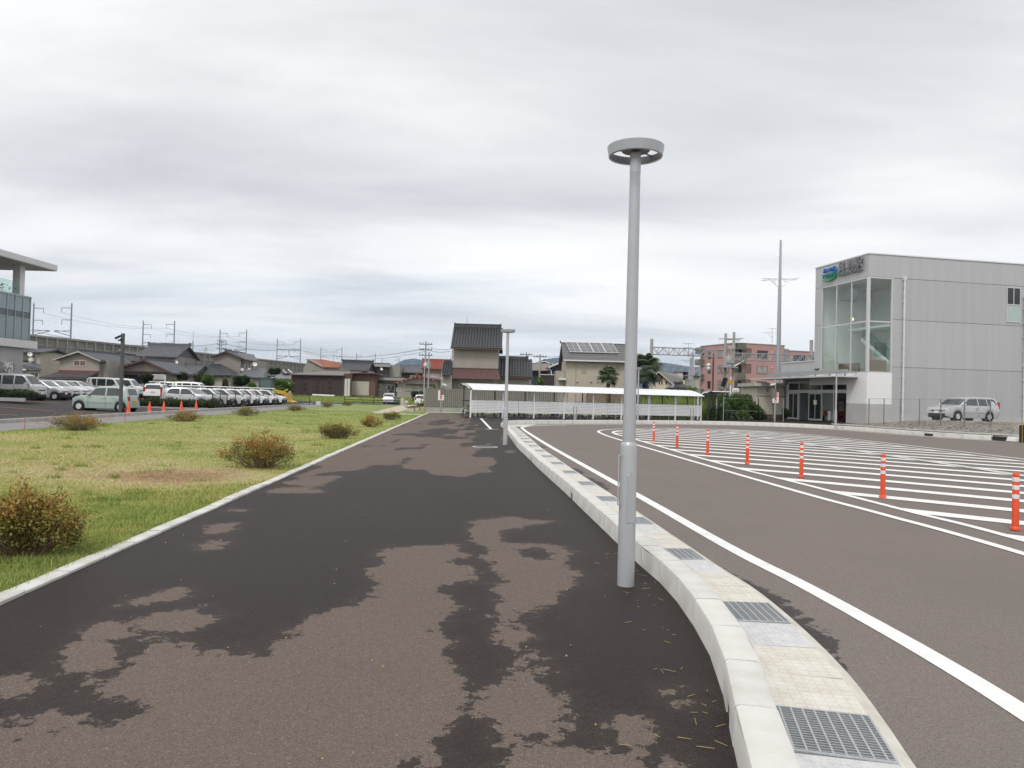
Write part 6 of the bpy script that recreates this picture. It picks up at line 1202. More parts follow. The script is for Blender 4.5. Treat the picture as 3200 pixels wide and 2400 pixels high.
# ---- brown shed with vertical slots and shutter building
h=House('brown_shed','long dark brown metal shed with four columns of slots and sloping roof',b4,265,985,115,cat='shed'); z1,z2=h.Z(300,752),h.Z(980,766); h.walls(z1,9,WDBR)
r=MB(); slab(r,(-.2,-.5,z1+.02),(h.X(1000),-.5,z2+.05),(h.X(1120),7,h.Z(1110,712,7)),(h.X(450),7,h.Z(460,703,7)),.12); r.build('roof',M('shed_roof',(.19,.15,.145),.6,0,.1,1),h.t); MB().bx(h.w+.002,h.X(1100),0,.2,-.2,h.Z(1050,740)).build('end_wall',WBRN,h.t)
for x in (1022,1062): MB().bx(h.X(x-17),h.X(x+17),-.08,-.005,.5,h.Z(x,812)).build('white_door',WWHT,h.t)
SL=M('slot_panel',(.105,.042,.04),.6,0,.4,3)
for x in (292,455,628,798):
    for k in range(9 if x!=628 else 10):
        y=785+k*24; MB().bx(h.X(x-18),h.X(x+18),-.06,-.003,h.Z(x,y+16),h.Z(x,y)).build('slot',SL if (k+x)%3 else DARKMET,h.t)
MB().cyl((h.X(580),-1.6,.9),(h.X(885),-1.6,.75),.22,.22,10).build('pipe_on_ground',WHITEP) if False else None
t=tag(MB().cyl((0,0,.16),(3.5,0,.10),.15,.15,12).build('white_pipe',WHITEP,loc=(h.X0+h.X(580),114.3,.86)),'long white pipe lying on the grass in front of the brown shed','pipe')
h=House('shutter_building','brown workshop with a wide cream roller shutter',b4,1100,1428,119,cat='workshop'); zt=h.Z(1200,742); h.walls(zt,8,M('wall_mid_brown',(.16,.095,.075),.8,0,.12,.8)); s_=MB(); zb_,zt_=h.Z(1200,1040),h.Z(1200,848)
nsl=14
so=MB().bx(h.X(1103),h.X(1342),-.02,-.004,zb_,zt_).build('shutter',WCRM,h.t)
for k in range(nsl): z0=zb_+(zt_-zb_)*k/nsl; MB().bx(h.X(1107),h.X(1338),-.06,-.022,z0+.01,z0+(zt_-zb_)/nsl-.01).build('slat',M('shutter_cream',(.56,.53,.45),.6,0,.05),so)
MB().bx(h.X(1090),h.w+.6,-.9,8.3,zt,zt+.14).build('roof',MBRN,h.t); MB().bx(h.w+.05,h.w+.9,-.5,1.5,h.Z(1400,765),h.Z(1400,750)).build('eave',FRB,h.t)
h=House('rust_roof_house','grey beige house with tall asymmetrical gable and rusty red roof',b4,425,920,128); MB().prism([(0,-.2),(h.X(920),-.2),(h.X(920),h.Z(920,658)),(h.X(705),h.Z(705,652)),(h.X(487),h.Z(487,537)),(0,h.Z(425,690))],'y',0,9).build('wall',WGRY,h.t); r=MB(); slab(r,(h.X(700),-.3,h.Z(700,652)),(h.X(925),-.3,h.Z(920,660)),(h.X(800),9,h.Z(790,592,9)),(h.X(500),9,h.Z(500,540,9)),.12); o=r.build('roof',RUST,h.t); tile_surface((h.X(700),-.3,h.Z(700,652)),(h.X(925),-.3,h.Z(920,660)),(h.X(800),9,h.Z(790,592,9)),(h.X(500),9,h.Z(500,540,9)),10,9).build('tile_courses',RUST,o); r=MB(); slab(r,(h.X(470),-.3,h.Z(480,538)),(h.X(705),-.3,h.Z(705,652)),(h.X(705),9,h.Z(705,652)),(h.X(500),9,h.Z(500,540,9)),.1); r.build('roof_edge',RUST,h.t); h.win(545,700,690,710,mull=0,frame=FRB,pane=DGLASS)
h=House('black_tile_house','house with wide black tiled roof between the rusty roof and the flat dark house',b4,925,1310,138); ze=h.Z(1100,690); h.ridge_x(0,h.w,ze,h.Z(1000,572,4),8,WGRY,TILEK,tiles=(26,9),ridge=.35,side=.3)
h=House('dark_flat_house','dark brown house with pale parapet and satellite dish',b4,1290,1600,146); h.walls(h.Z(1400,645),8,WDBR); MB().bx(h.X(1215),h.X(1630),-.5,8,h.Z(1400,645),h.Z(1400,606)).build('parapet',M('parapet_grey',(.33,.32,.32),.7),h.t); MB().bx(h.X(1600),h.X(1750),1,7,-.2,h.Z(1650,625)).build('side_wing',WGRY,h.t); MB().bx(h.X(1618),h.X(1645),.9,.98,h.Z(1630,765),h.Z(1630,685)).build('window',CURT,h.t)
b=MB()
for k in range(26): b.bx(h.X(1215)+(h.X(1630)-h.X(1215))*k/26,h.X(1215)+(h.X(1630)-h.X(1215))*(k+.5)/26,-.52,.1,h.Z(1400,606),h.Z(1400,592))
b.build('ridge_tiles',TILEK,h.t)
def dish(q,x,y,Y,label,r=.30): p=at(*q(x,y),Y); t=thing('satellite_dish',label,'satellite dish',tuple(p)); MB().lathe([(0,.0),(r*.5,.05),(r,.2)],16).build('reflector',WHITEP,t,180); t.rotation_euler=(math.radians(70),0,.5); MB().cyl((0,0,0),(0,0,-.35),.03,.03,6).build('arm',GALV,t); MB().cyl((0,-r*.9,.15),(0,-.05,.5),.015,.015,5).build('feed',GALV,t)
dish(b4,1510,682,145.3,'white satellite dish on the wall of the dark flat house')
h=House('low_grey_house','low grey house with two white framed windows beside the workshop',b4,1432,1700,122); h.walls(h.Z(1500,862),7,WGRY); MB().bx(-.3,h.X(1840),-.4,7,h.Z(1500,868),h.Z(1500,832)).build('dark_band',WDBR,h.t); MB().bx(-.1,h.X(1843),-.5,7.1,h.Z(1500,832),h.Z(1500,796)).build('parapet',M('parapet_grey',(.33,.32,.32)),h.t); h.win(1425,888,1516,962,mull=0); h.win(1590,893,1702,972,pane=DGLASS)
b=MB()
for k in range(22): b.bx((h.X(1843))*k/22,(h.X(1843))*(k+.5)/22,-.52,.1,h.Z(1500,796),h.Z(1500,782))
b.build('ridge_tiles',TILEG,h.t)
h=House('black_roof_house','black house with plain grey roof behind the red roofed house',b4,1790,2080,150); ze=h.Z(1900,722); h.ridge_x(0,h.w+1,ze,h.Z(1900,632,4),8,WDRK,TILEG,tiles=(24,8),ridge=.12,side=.8); h.win(1905,762,2020,815,y=-.01,pane=CURT)
# ---- houses on the left
h=House('gable_house','beige two storey house with white edged gable and brown shutters above the parked cars',b2,905,1510,86); o=h.gable_y(0,h.w,h.X(1215),h.Z(905,345),h.Z(1510,362),h.Z(1215,238),7,M('wall_house_tan',(.34,.30,.255),.85,0,.08,.7,.1,30),TILEG,over=.5,front=.5,fascia=M('bargeboard_grey',(.42,.40,.37),.7),tiles=(14,8)); h.win(1115,372,1308,458,mull=1,pane=M('brown_curtain',(.18,.11,.075),.4)); MB().bx(h.w+.001,h.X(1600),.6,6,-.2,h.Z(1550,370)).build('side_wall',WTAN,h.t)
r=MB(); slab(r,(h.X(800),-2.6,h.Z(820,650)),(h.X(1515),-2.6,h.Z(1500,650)),(h.X(1520),0,h.Z(1510,545)),(h.X(905),0,h.Z(905,545)),.12); o=r.build('lean_to_roof',TILEG,h.t); tile_surface((h.X(800),-2.6,h.Z(820,650)),(h.X(1515),-2.6,h.Z(1500,650)),(h.X(1520),0,h.Z(1510,545)),(h.X(905),0,h.Z(905,545)),22,8).build('tile_courses',M('tile_mixed',(.10,.085,.08),.6,0,.5,4),o); MB().bx(-.1,h.w+.1,-.1,-.005,h.Z(1200,545),h.Z(1200,528)).build('red_flashing',M('flashing_red',(.28,.05,.035),.6),h.t); MB().bx(h.X(850),h.X(1500),-2.2,-.2,-.2,h.Z(1200,648)).build('lean_to_wall',WGRY,h.t)
h=House('white_house','cream house with air conditioner and satellite dish beside the modern building',b2,385,595,98); h.ridge_x(h.X(425),h.X(595),h.Z(500,245),h.Z(500,195,3),6,WCRM,TILEG,tiles=(12,5),ridge=.12,side=.5); h.win(470,285,535,345,mull=0,pane=DGLASS); MB().bx(h.X(455),h.X(525),-.5,-.1,h.Z(480,385),h.Z(480,340)).build('air_conditioner',FRW,h.t)
r=MB(); slab(r,(h.X(380),-3,h.Z(380,410)),(h.X(600),-3,h.Z(600,510)),(h.X(855),-3,h.Z(855,520)),(h.X(520),1,h.Z(520,410)),.14); r.build('lower_roof',TILEG,h.t); MB().bx(0,h.X(780),-2.5,0,-.2,h.Z(600,530)).build('wall',WCRM,h.t); window(h.t,h.X(645),h.X(770),h.Z(700,640),h.Z(700,565),-2.5,frame=FRW,pane=DGLASS); MB().bx(-.3,h.X(620),-3.2,-2.52,h.Z(500,540),h.Z(500,515)).build('awning',FRW,h.t)
dish(b2,460,287,97,'white satellite dish on the wall of the cream house')
h=House('brown_roof_house','low house with brown tiled roofs behind the cream house',b2,620,900,112); h.ridge_x(0,h.w,h.Z(700,378),h.Z(700,300,4),7,WGRY,TILEG,tiles=(18,6),ridge=.15); r=MB(); slab(r,(h.X(650),-3,h.Z(650,520)),(h.X(930),-3,h.Z(900,520)),(h.X(930),0,h.Z(900,385)),(h.X(700),0,h.Z(700,385)),.12); r.build('lower_roof',M('tile_brown',(.12,.085,.08),.6,0,.3,3),h.t)
h=House('cream_gable_house','cream house with dark edged gable right of the beige gabled house',b2,1605,1870,102); o=h.gable_y(0,h.w,h.X(1765),h.Z(1605,345),h.Z(1870,345),h.Z(1765,275),8,WCRM,TILEG,over=.5,front=.4,fascia=FRB,tiles=(10,6)); r=MB(); slab(r,(h.X(1420),-.3,h.Z(1420,340)),(h.X(1640),-.3,h.Z(1640,345)),(h.X(1765),.5,h.Z(1765,268)),(h.X(1420),2,h.Z(1420,262)),.12); r.build('side_roof',M('roof_blue_grey',(.17,.175,.185),.5),h.t); h.win(1610,440,1670,502,mull=0,frame=FRB,pane=DGLASS)
h=House('cream_gable_house','paler cream gabled house further behind with light grey roof',b2,1815,2090,116); h.gable_y(0,h.w,h.X(1835),h.Z(1800,250),h.Z(2100,372),h.Z(1835,242),8,WCRM,M('roof_light_grey',(.26,.26,.255),.6),over=.4,front=.3,fascia=FRB,tiles=(8,8))
h=House('grey_tile_house','two storey house with broad grey tiled roof in front of the viaduct',b3,145,615,103); ze=h.Z(380,478); h.ridge_x(0,h.w,ze,h.Z(380,338,3.5),7,WTAN,TILEG,tiles=(30,9),ridge=.35,side=.45); h.win(462,542,604,600,y=0,frame=FRB,pane=CURT)
h=House('brown_gable_house','wide low house with brown edged gable and white lattice carport',b3,-80,575,90); h.gable_y(h.X(-110),h.w,h.X(240),h.Z(-110,640),h.Z(575,690),h.Z(240,535),7,WTAN,TILEG,over=.6,front=.8,fascia=TRIM,tiles=(14,10)); MB().bx(h.X(-90),h.w-.2,-.82,-.02,h.Z(240,690),h.Z(240,680)).build('lintel',TRIM,h.t); b=MB()
for k in range(5): z=h.Z(400,790-k*14); b.bx(h.X(345),h.X(525),-.9,-.85,z,z+.09)
b.bx(h.X(525),h.X(542),-.9,-.78,0,h.Z(530,735)).bx(h.X(345),h.X(355),-.9,-.78,0,h.Z(530,735)); b.build('carport_lattice',FRW,h.t); h.win(-60,720,180,850,y=0.,frame=FRB,pane=DGLASS,mull=3)
h=House('grey_low_house','low house with plain grey tiled roof between two larger houses',b3,655,880,100); h.ridge_x(0,h.w,h.Z(760,716),h.Z(760,600,3),6,WGRY,TILEG,tiles=(16,7),ridge=.2,side=.2)
h=House('big_tiled_house','large house with several dark tiled roofs and a two storey gabled part',b3,1135,1490,107); h.gable_y(0,h.w,h.X(1300),h.Z(1135,480),h.Z(1490,500),h.Z(1300,420),7,M('wall_big_house',(.27,.245,.225),.85,0,.08,.7),TILEG,over=.5,front=.5,fascia=FRB,tiles=(12,7))
MB().bx(h.w+.001,h.X(1660),.5,6,-.2,h.Z(1560,530)).build('side_wall',WTAN,h.t); r=MB(); slab(r,(h.X(1480),-.3,h.Z(1490,510)),(h.X(1720),-.3,h.Z(1715,545)),(h.X(1560),3,h.Z(1560,440)),(h.X(1330),3,h.Z(1330,415)),.12); r.build('side_roof',TILEG,h.t)
for x in (1530,1610): window(h.t,h.X(x-22),h.X(x+22),h.Z(x,640),h.Z(x,575),.5,frame=FRB,pane=CURT,mull=0)
for x in (1520,1612): MB().bx(h.X(x-18),h.X(x+18),-.3,.1,h.Z(x,680),h.Z(x,640)).build('air_conditioner',FRW,h.t)
MB().bx(h.X(1495),h.X(1670),-.4,.3,h.Z(1560,690),h.Z(1560,680)).build('balcony_floor',FRB,h.t)
r=MB(); zl=h.Z(1300,745); slab(r,(h.X(1045),-5,zl),(h.X(1560),-5,zl),(h.X(1300),-1.8,h.Z(1250,592)),(h.X(1175),-1.8,h.Z(1250,592)),.14); r.add([(h.X(1045),-5,zl),(h.X(1045),0,zl),(h.X(1175),-1.8,h.Z(1250,592))],[(0,2,1)]); r.add([(h.X(1560),-5,zl),(h.X(1560),0,zl),(h.X(1300),-1.8,h.Z(1250,592))],[(0,1,2)]); o=r.build('front_roof',TILEK,h.t); tile_surface((h.X(1045),-5,zl),(h.X(1560),-5,zl),(h.X(1300),-1.8,h.Z(1250,592)),(h.X(1175),-1.8,h.Z(1250,592)),28,10).build('tile_courses',TILEK,o); MB().bx(h.X(1120),h.X(1510),-4.4,-.1,-.2,zl-.05).build('front_wall',WBEI,h.t); window(h.t,h.X(1165),h.X(1245),h.Z(1200,860),h.Z(1200,795),-4.4,frame=FRB,pane=DGLASS); MB().bx(h.X(1335),h.X(1500),-4.45,-4.402,.2,h.Z(1400,770)).build('shutter',WCRM,h.t)
r=MB(); slab(r,(h.X(785),-4,h.Z(800,765)),(h.X(1060),-4,h.Z(1060,745)),(h.X(1130),0,h.Z(1100,575)),(h.X(1010),0,h.Z(1010,575)),.14); o=r.build('left_roof',TILEG,h.t); tile_surface((h.X(785),-4,h.Z(800,765)),(h.X(1060),-4,h.Z(1060,745)),(h.X(1130),0,h.Z(1100,575)),(h.X(1010),0,h.Z(1010,575)),14,9).build('tile_courses',TILEG,o); MB().bx(h.X(800),h.X(1050),-3.6,-.1,-.2,h.Z(900,775)).build('left_wall',M('wall_blue_grey',(.22,.25,.28),.8),h.t)
r=MB(); slab(r,(h.X(1540),-3.5,h.Z(1540,740)),(h.X(1905),-3.5,h.Z(1900,780)),(h.X(1830),0,h.Z(1830,642)),(h.X(1660),0,h.Z(1660,640)),.14); o=r.build('right_roof',TILEG,h.t); MB().bx(h.X(1560),h.X(1850),-3.1,-.1,-.2,h.Z(1700,775)).build('right_wall',WGRY,h.t); window(h.t,h.X(1640),h.X(1740),h.Z(1700,840),h.Z(1700,790),-3.1,frame=FRW,pane=CURT)
dish(b3,1682,592,106,'white satellite dish beside the balcony of the large tiled house',.34); dish(b3,636,566,102,'white satellite dish at the corner of the broad grey roof',.28)
h=House('far_roofs_house','pale house with blue grey roof and dark hipped roof beyond the large tiled house',b3,1960,2160,140); h.ridge_x(0,h.w,h.Z(2060,775),h.Z(2060,715,3),6,WWHT,M('roof_blue_grey',(.17,.175,.185)),tiles=None,ridge=.1); r=MB(); slab(r,(h.X(1990),2,h.Z(1990,705)),(h.X(2140),2,h.Z(2140,705)),(h.X(2070),6,h.Z(2050,652,4)),(h.X(2030),6,h.Z(2040,652,4)),.1); r.build('upper_roof',FELT,h.t); MB().cyl((h.X(2075),2,h.Z(2075,650)),(h.X(2140),1.8,h.Z(2140,702)),.12,.12,4).cyl((h.X(2010),1.8,h.Z(2010,655)),(h.X(2060),1.8,h.Z(2060,705)),.12,.12,4).build('bargeboard',FRW,h.t)
# ---- corrugated fence behind the shelter
u0,v0=b5(398,1048); u1,_=b6(420,1000); Yf=66.; xa,xb=hX(u0,v0,Yf),hX(u1,1230,Yf+3); zt=hZ(u0,v0,Yf); t=thing('corrugated_fence','tall grey brown corrugated metal fence on a concrete footing','fence',(xa,Yf,0),.17); Lf=(xb-xa)/math.cos(.17)
b=MB(); n=int(Lf/.18); prof_=[(0,0),(.05,0),(.06,-.10),(.17,-.10)]
pts=[(i*.18+x,y) for i in range(n) for x,y in prof_]; k=len(pts); b.add([(x,y,.42) for x,y in pts]+[(x,y,zt) for x,y in pts],[(i,i+1,k+i+1,k+i) for i in range(k-1)]); b.build('sheet',M('fence_sheet',(.27,.252,.228),.55,.1,.08,2),t,30); MB().bx(0,n*.18,-.12,.15,-.1,.40).build('footing',CONC2,t); MB().bx(0,n*.18,-.12,-.105,.55,.60).bx(0,n*.18,-.12,-.105,zt-.10,zt-.06).build('rail',M('fence_sheet',(.27,.252,.228)),t); MB().bx(-.12,-.002,-.1,.1,0,zt+.03).build('end_post',M('fence_sheet',(.27,.252,.228)),t)
# ================================================================ APARTMENT BLOCK
PINK=M('pink_tile',(.46,.27,.245),.8,0,.06,.6,.1,25); GRNW=M('green_wall',(.135,.155,.12),.8,0,.08,.6); GRYP=M('grey_strip',(.30,.29,.28),.8)
ea=np.array([.94,.34]); ra=math.atan2(.34,.94); cA=at(*b7(975,345),140); HA=13.1
T=thing('apartment_block','pink tiled three storey apartment block with green balcony corner','apartment block',(cA[0],140,0),ra)
W1=27.; W2=12.
MB().bx(1.6,11.2,0,10,-.2,HA).build('front_wall',PINK,T); MB().bx(11.2,12.7,.4,10,-.2,HA-.5).build('stair_strip',GRYP,T); MB().bx(12.7,W1,.2,10,-.2,HA-.9).build('front_wall',PINK,T); MB().bx(-.0,1.6,.9,10,-.2,HA).build('corner_core',PINK,T)
MB().bx(-.25,0,.9,W2,-.2,HA-.02).build('side_wall',PINK,T)
MB().bx(1.5,11.3,-.08,10.1,HA,HA+.16).bx(12.6,W1,.1,10.1,HA-.9,HA-.76).bx(-.35,1.5,.8,W2,HA,HA+.155).build('roof_cap',GRYP,T)
st=3.05; z0=.9
for f in range(4):
    zb=HA-1.7-f*st-.95
    MB().bx(-.05,1.6,-.5,.05,zb-1.35,zb-.02).build('balcony_wall',GRNW,T); MB().bx(.0,1.55,.85,.895,zb+.0,zb+1.55).build('recess_glass',DGLASS,T)
    window(T,1.7,3.2,zb,zb+1.75,0,frame=FRB,pane=M('brown_shutter',(.19,.135,.105),.7),mull=0); window(T,4.6,7.1,zb-.05,zb+1.5,0,frame=FRB,pane=DGLASS if f!=1 else CURT,mull=1)
    for x in (8.2,9.4): MB().ball((x,-.05,zb+1.25),.16,8,6,(1,.6,1)).build('vent_hood',FRW,T,180)
    window(T,13.6,16.5,zb-.65,zb+1.0,.2,frame=FRB,pane=CURT if f%2 else DGLASS,mull=1,hmull=.6); window(T,18.2,18.8,zb-.4,zb+.8,.2,frame=FRB,pane=DGLASS,mull=0); window(T,20.8,23.6,zb-.65,zb+.9,.2,frame=FRB,pane=CURT,mull=1)
    for ya,yb in ((2.2,3.0),(4.6,5.8),(8.2,9.2)): window(T,ya,yb,zb-.05,zb+1.5,-.25,frame=FRB,pane=CURT if ya<5 else DGLASS,mull=0 if ya<4 else 1,axis='-x')
    MB().bx(-1.6,-.26,W2-1.5,W2,zb-1.3,zb-.1).build('balcony_wall',GRNW,T)
MB().bx(-.05,1.6,-.5,.05,HA-1.2,HA+.1).build('balcony_wall',GRNW,T); MB().bx(.0,1.6,-.45,.8,HA,HA+.1).build('corner_cap',GRYP,T); MB().bx(-1.6,-.26,W2-1.5,W2,HA-1.6,HA-.3).build('balcony_wall',GRNW,T)
t=thing('roof_antenna','thin television antenna on the pink apartment block','antenna',(cA[0]+9*.94,140+5,HA)); z=3.6; MB().cyl((0,0,0),(0,0,z),.05,.04,6).cyl((-1.9,0,z-.9),(1.9,0,z-.9),.04,.04,5).cyl((-.8,0,z-.05),(1.3,0,z-.05),.04,.04,5).cyl((-.9,0,z-1.0),(0,0,z-1.9),.03,.03,5).cyl((.9,0,z-1.0),(0,0,z-1.9),.03,.03,5).build('mast',GALV,t)
# ================================================================ RAILWAY SIDE
# cream hut
h=House('cream_hut','cream equipment hut with flat overhanging roof beside the station entrance',b7,1252,1740,66.5,cat='hut'); zt=h.Z(1400,985); h.walls(zt,4,M('hut_cream',(.60,.56,.46),.8,0,.06,.8)); MB().bx(h.X(1197),h.w+1.5,-.6,4.5,zt,zt+.32).build('roof',M('hut_roof',(.46,.44,.39),.7),h.t); MB().bx(-.03,h.w+.02,-.04,-.003,-.2,h.Z(1400,1395)).build('plinth',M('hut_plinth',(.14,.10,.07),.85),h.t)
MB().bx(h.X(1392),h.X(1430),-.05,-.003,h.Z(1400,1065),h.Z(1400,1005)).build('vent',WGRY,h.t); MB().bx(-.02,h.w,-.06,-.003,h.Z(1400,1132),h.Z(1400,1118)).build('pipe',WGRY,h.t); MB().bx(h.X(1500),h.X(1512),-.05,-.003,0,h.Z(1400,1130)).build('pipe',WGRY,h.t)
for k in range(9): MB().bx(.02,h.X(1500)-.05,-.035,-.003,h.Z(1400,1390-k*28),h.Z(1400,1394-k*28)).build('cladding_joint',M('hut_joint',(.46,.43,.36),.8),h.t)
rail_fence('thin grey posts of a wire fence in front of the cream hut',[(hX(*b7(760,1430),60),60,0),(hX(*b7(1275,1455),60.5),60.5,0),(hX(*b7(1645,1465),61),61,0)],2.0,(.9,1.9),3.4,.012,'wire_fence',None,GALV)
# concrete sleeper fence on the embankment
Yr=84.; xa,xb=hX(2240,1225,Yr),hX(2500,1225,Yr); t=thing('sleeper_fence','weathered grey brown panel fence along the railway embankment','fence',(xa,Yr,0)); zb,zt=hZ(2300,1240,Yr),hZ(2300,1216,Yr); n=10; w_=(xb-xa)/n; PN=M('weathered_panel',(.25,.22,.21),.9,0,.3,1.4)
for i in range(n):
    MB().bx(i*w_-.06,i*w_+.06,-.08,.08,0,zt+.05).build('post',CONC2,t)
    for z0,z1 in ((zb,(zb+zt)/2-.03),((zb+zt)/2+.03,zt)): MB().bx(i*w_+.08,(i+1)*w_-.08,-.04,.03,z0,z1).build('panel',PN,t)
structure(MB().prism([(72,-.1),(76,hZ(2300,1242,Yr)),(96,hZ(2300,1242,Yr)),(100,-.1)],'x',8,90).build('embankment',M('embankment_soil',(.13,.10,.07),.95,0,.3,.8)))
# ivy bank
IVY=leaf_mat('ivy',[(0,(.018,.035,.010)),(.4,(.05,.095,.022)),(.75,(.095,.16,.035)),(1,(.17,.22,.05))],.2)
def bank(name,label,u0,u1,Y0,Y1,v0,n,ls,mat,seed,group=None):
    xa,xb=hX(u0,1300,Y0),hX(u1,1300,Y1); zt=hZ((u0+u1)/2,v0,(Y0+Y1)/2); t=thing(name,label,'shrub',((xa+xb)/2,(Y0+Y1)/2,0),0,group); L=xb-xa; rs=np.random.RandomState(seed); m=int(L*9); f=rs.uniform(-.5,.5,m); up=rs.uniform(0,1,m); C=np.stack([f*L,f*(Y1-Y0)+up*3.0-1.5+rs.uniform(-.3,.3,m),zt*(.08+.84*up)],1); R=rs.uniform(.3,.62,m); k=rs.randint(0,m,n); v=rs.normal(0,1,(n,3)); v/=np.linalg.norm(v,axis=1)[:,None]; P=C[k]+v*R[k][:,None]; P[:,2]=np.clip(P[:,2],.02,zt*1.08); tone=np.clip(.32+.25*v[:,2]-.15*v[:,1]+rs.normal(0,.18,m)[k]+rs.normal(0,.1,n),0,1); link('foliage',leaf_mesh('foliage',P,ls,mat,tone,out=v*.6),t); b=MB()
    for i in range(int(L*2)): x=rs.uniform(-L/2,L/2); b.cyl((x,1.,0),(x+rs.uniform(-.5,.5),.5,zt*.7),.03,.012,4,False)
    b.build('stems',BARK,t); return t
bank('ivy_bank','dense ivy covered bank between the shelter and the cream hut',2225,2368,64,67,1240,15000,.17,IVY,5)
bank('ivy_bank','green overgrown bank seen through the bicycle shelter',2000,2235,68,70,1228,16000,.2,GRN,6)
# reeds behind the shelter
n=5200; XX=RNG.uniform(hX(2030,1240,66),hX(2215,1240,66),n); YY=RNG.uniform(65,67.5,n); o=stuff(blades(XX,YY,RNG.uniform(.8,2.1,n),np.full(n,.03),0.,BLADEM,'reeds',np.full(n,-.1))); o['label']='tall pale green reeds growing behind the bicycle shelter'; o['category']='reeds'
# ---- poles
CPOLE=M('concrete_pole',(.36,.355,.345),.85,0,.1,1.5)
def pole_px(name,label,u,vt,Y,r0,r1,mat,vtu=None,cat='pole'):
    ub=u if vtu is None else vtu; x=hX(u,vt,Y); z=hZ(u,vt,Y); t=thing(name,label,cat,(x,Y,0)); MB().cyl((0,0,-.2),(0,0,z),r0,r1,12).build('pole',mat,t,60); return t,z
def truss(t,x0,z0,x1,z1,hgt,n,y=0.,mat=GALV,r=.05):
    b=MB(); 
    for dy in (-.3,.3):
        b.cyl((x0,y+dy,z0),(x1,y+dy,z1),r,r,5); b.cyl((x0,y+dy,z0-hgt),(x1,y+dy,z1-hgt),r,r,5)
        for k in range(n):
            a=k/n; c=(k+1)/n; xa_=x0+(x1-x0)*a; xb_=x0+(x1-x0)*c; za=z0+(z1-z0)*a; zb_=z0+(z1-z0)*c
            if k%2==0: b.cyl((xa_,y+dy,za),(xb_,y+dy,zb_-hgt),r*.6,r*.6,4)
            else: b.cyl((xa_,y+dy,za-hgt),(xb_,y+dy,zb_),r*.6,r*.6,4)
            b.cyl((xb_,y+dy,zb_),(xb_,y+dy,zb_-hgt),r*.5,r*.5,4)
    b.build('truss_beam',mat,t)
Yp=90; t,z=pole_px('catenary_portal','steel lattice catenary portal behind the end of the bicycle shelter',2037,1059,Yp,.22,.20,CPOLE,cat='portal'); x1=hX(2268,1094,Yp)-hX(2037,1059,Yp); truss(t,.2,hZ(2042,1085,Yp),x1,hZ(2268,1094,Yp),hZ(2042,1085,Yp)-hZ(2042,1107,Yp),14)
Yq=125; t,z=pole_px('catenary_portal','further lattice catenary portal in front of the blue hills',2041,1128,Yq,.2,.2,GALV,cat='portal'); x1=hX(2186,1147,Yq)-hX(2041,1128,Yq); truss(t,0,hZ(2041,1140,Yq),x1,hZ(2186,1147,Yq),hZ(2041,1140,Yq)-hZ(2041,1156,Yq),12); MB().cyl((x1,0,-.2),(x1,0,hZ(2186,1140,Yq)),.2,.2,8).build('pole',GALV,t)
Yt=84; t,z=pole_px('transformer_poles','pair of concrete poles carrying a transformer platform in front of the pink block',2268,1042,Yt,.17,.15,CPOLE,cat='pole'); x2=hX(2294,1038,Yt)-hX(2268,1042,Yt); MB().cyl((x2,0,-.2),(x2,0,hZ(2294,1038,Yt)),.18,.15,12).build('pole',CPOLE,t,60)
qz=lambda y: hZ(*b7(850,y),Yt); qx=lambda x: hX(*b7(x,700),Yt)-hX(2268,1042,Yt)
MB().bx(qx(665),qx(940),-.9,.9,qz(712),qz(697)).bx(qx(665),qx(940),-.92,-.88,qz(690),qz(640)+.0).build('platform',GALV,t) if False else MB().bx(qx(665),qx(940),-.9,.9,qz(712),qz(697)).build('platform',GALV,t)
MB().lathe([(0,0),(.42,0),(.45,.1),(.45,1.1),(.40,1.2),(.15,1.25),(.12,1.5),(0,1.5)],18,(qx(830),-.2,qz(697))).build('transformer',M('transformer_grey',(.36,.36,.36),.6,.1,.1),t,50); MB().bx(qx(780),qx(880),-.75,-.5,qz(640),qz(590)).build('switch_box',M('transformer_grey',(.36,.36,.36)),t)
MB().cyl((qx(680),0,qz(283)),(qx(1045),0,qz(268)),.06,.06,6).cyl((qx(780),.1,qz(290)),(qx(1010),.1,qz(290)),.05,.05,6).cyl((qx(940),0,qz(335)),(qx(985),0,qz(290)),.04,.04,5).cyl((qx(760),0,qz(800)),(qx(700),0,qz(715)),.05,.05,5).cyl((qx(800),0,qz(810)),(qx(840),0,qz(730)),.05,.05,5).build('cross_arm',GALV,t)
MB().bx(qx(805),qx(905),-.3,.3,qz(430),qz(385)).build('insulators',M('insulator',(.42,.40,.37),.4),t); MB().box((qx(765),-.3,qz(925)),(.5,.15,1.1),M=Matrix.Rotation(.35,3,'Y')).build('cable_box',DARKMET,t)
x3=qx(2080); truss(t,x2,qz(490),x3,hZ(*b7(2070,520),Yt),qz(490)-qz(592),16); MB().cyl((qx(2058),0,-.2),(qx(2058),0,hZ(*b7(2058,295),Yt)),.2,.2,12).build('pole',CPOLE,t,60); MB().cyl((x2,-.1,qz(690)),(qx(1075),-.1,qz(590)),.07,.07,6).build('brace',GALV,t)
t,z=pole_px('rail_pole','rusty brown pole with white lamps in front of the pink apartment block',*b7(615,460)[:2],92,.14,.11,M('rust_pole',(.17,.075,.055),.8,0,.3,2)); MB().ball((hX(*b7(540,670),92)-hX(*b7(615,460),92),0,hZ(*b7(540,670),92)),.26,10,7).ball((hX(*b7(540,720),92)-hX(*b7(615,460),92),0,hZ(*b7(540,720),92)),.26,10,7).build('lamp_globe',WHITEP,t,180); MB().cyl((0,0,hZ(*b7(600,655),92)),(-1.4,0,hZ(*b7(540,668),92)),.04,.04,5).cyl((0,0,hZ(*b7(600,705),92)),(-1.4,0,hZ(*b7(540,718),92)),.04,.04,5).build('lamp_arm',GALV,t)
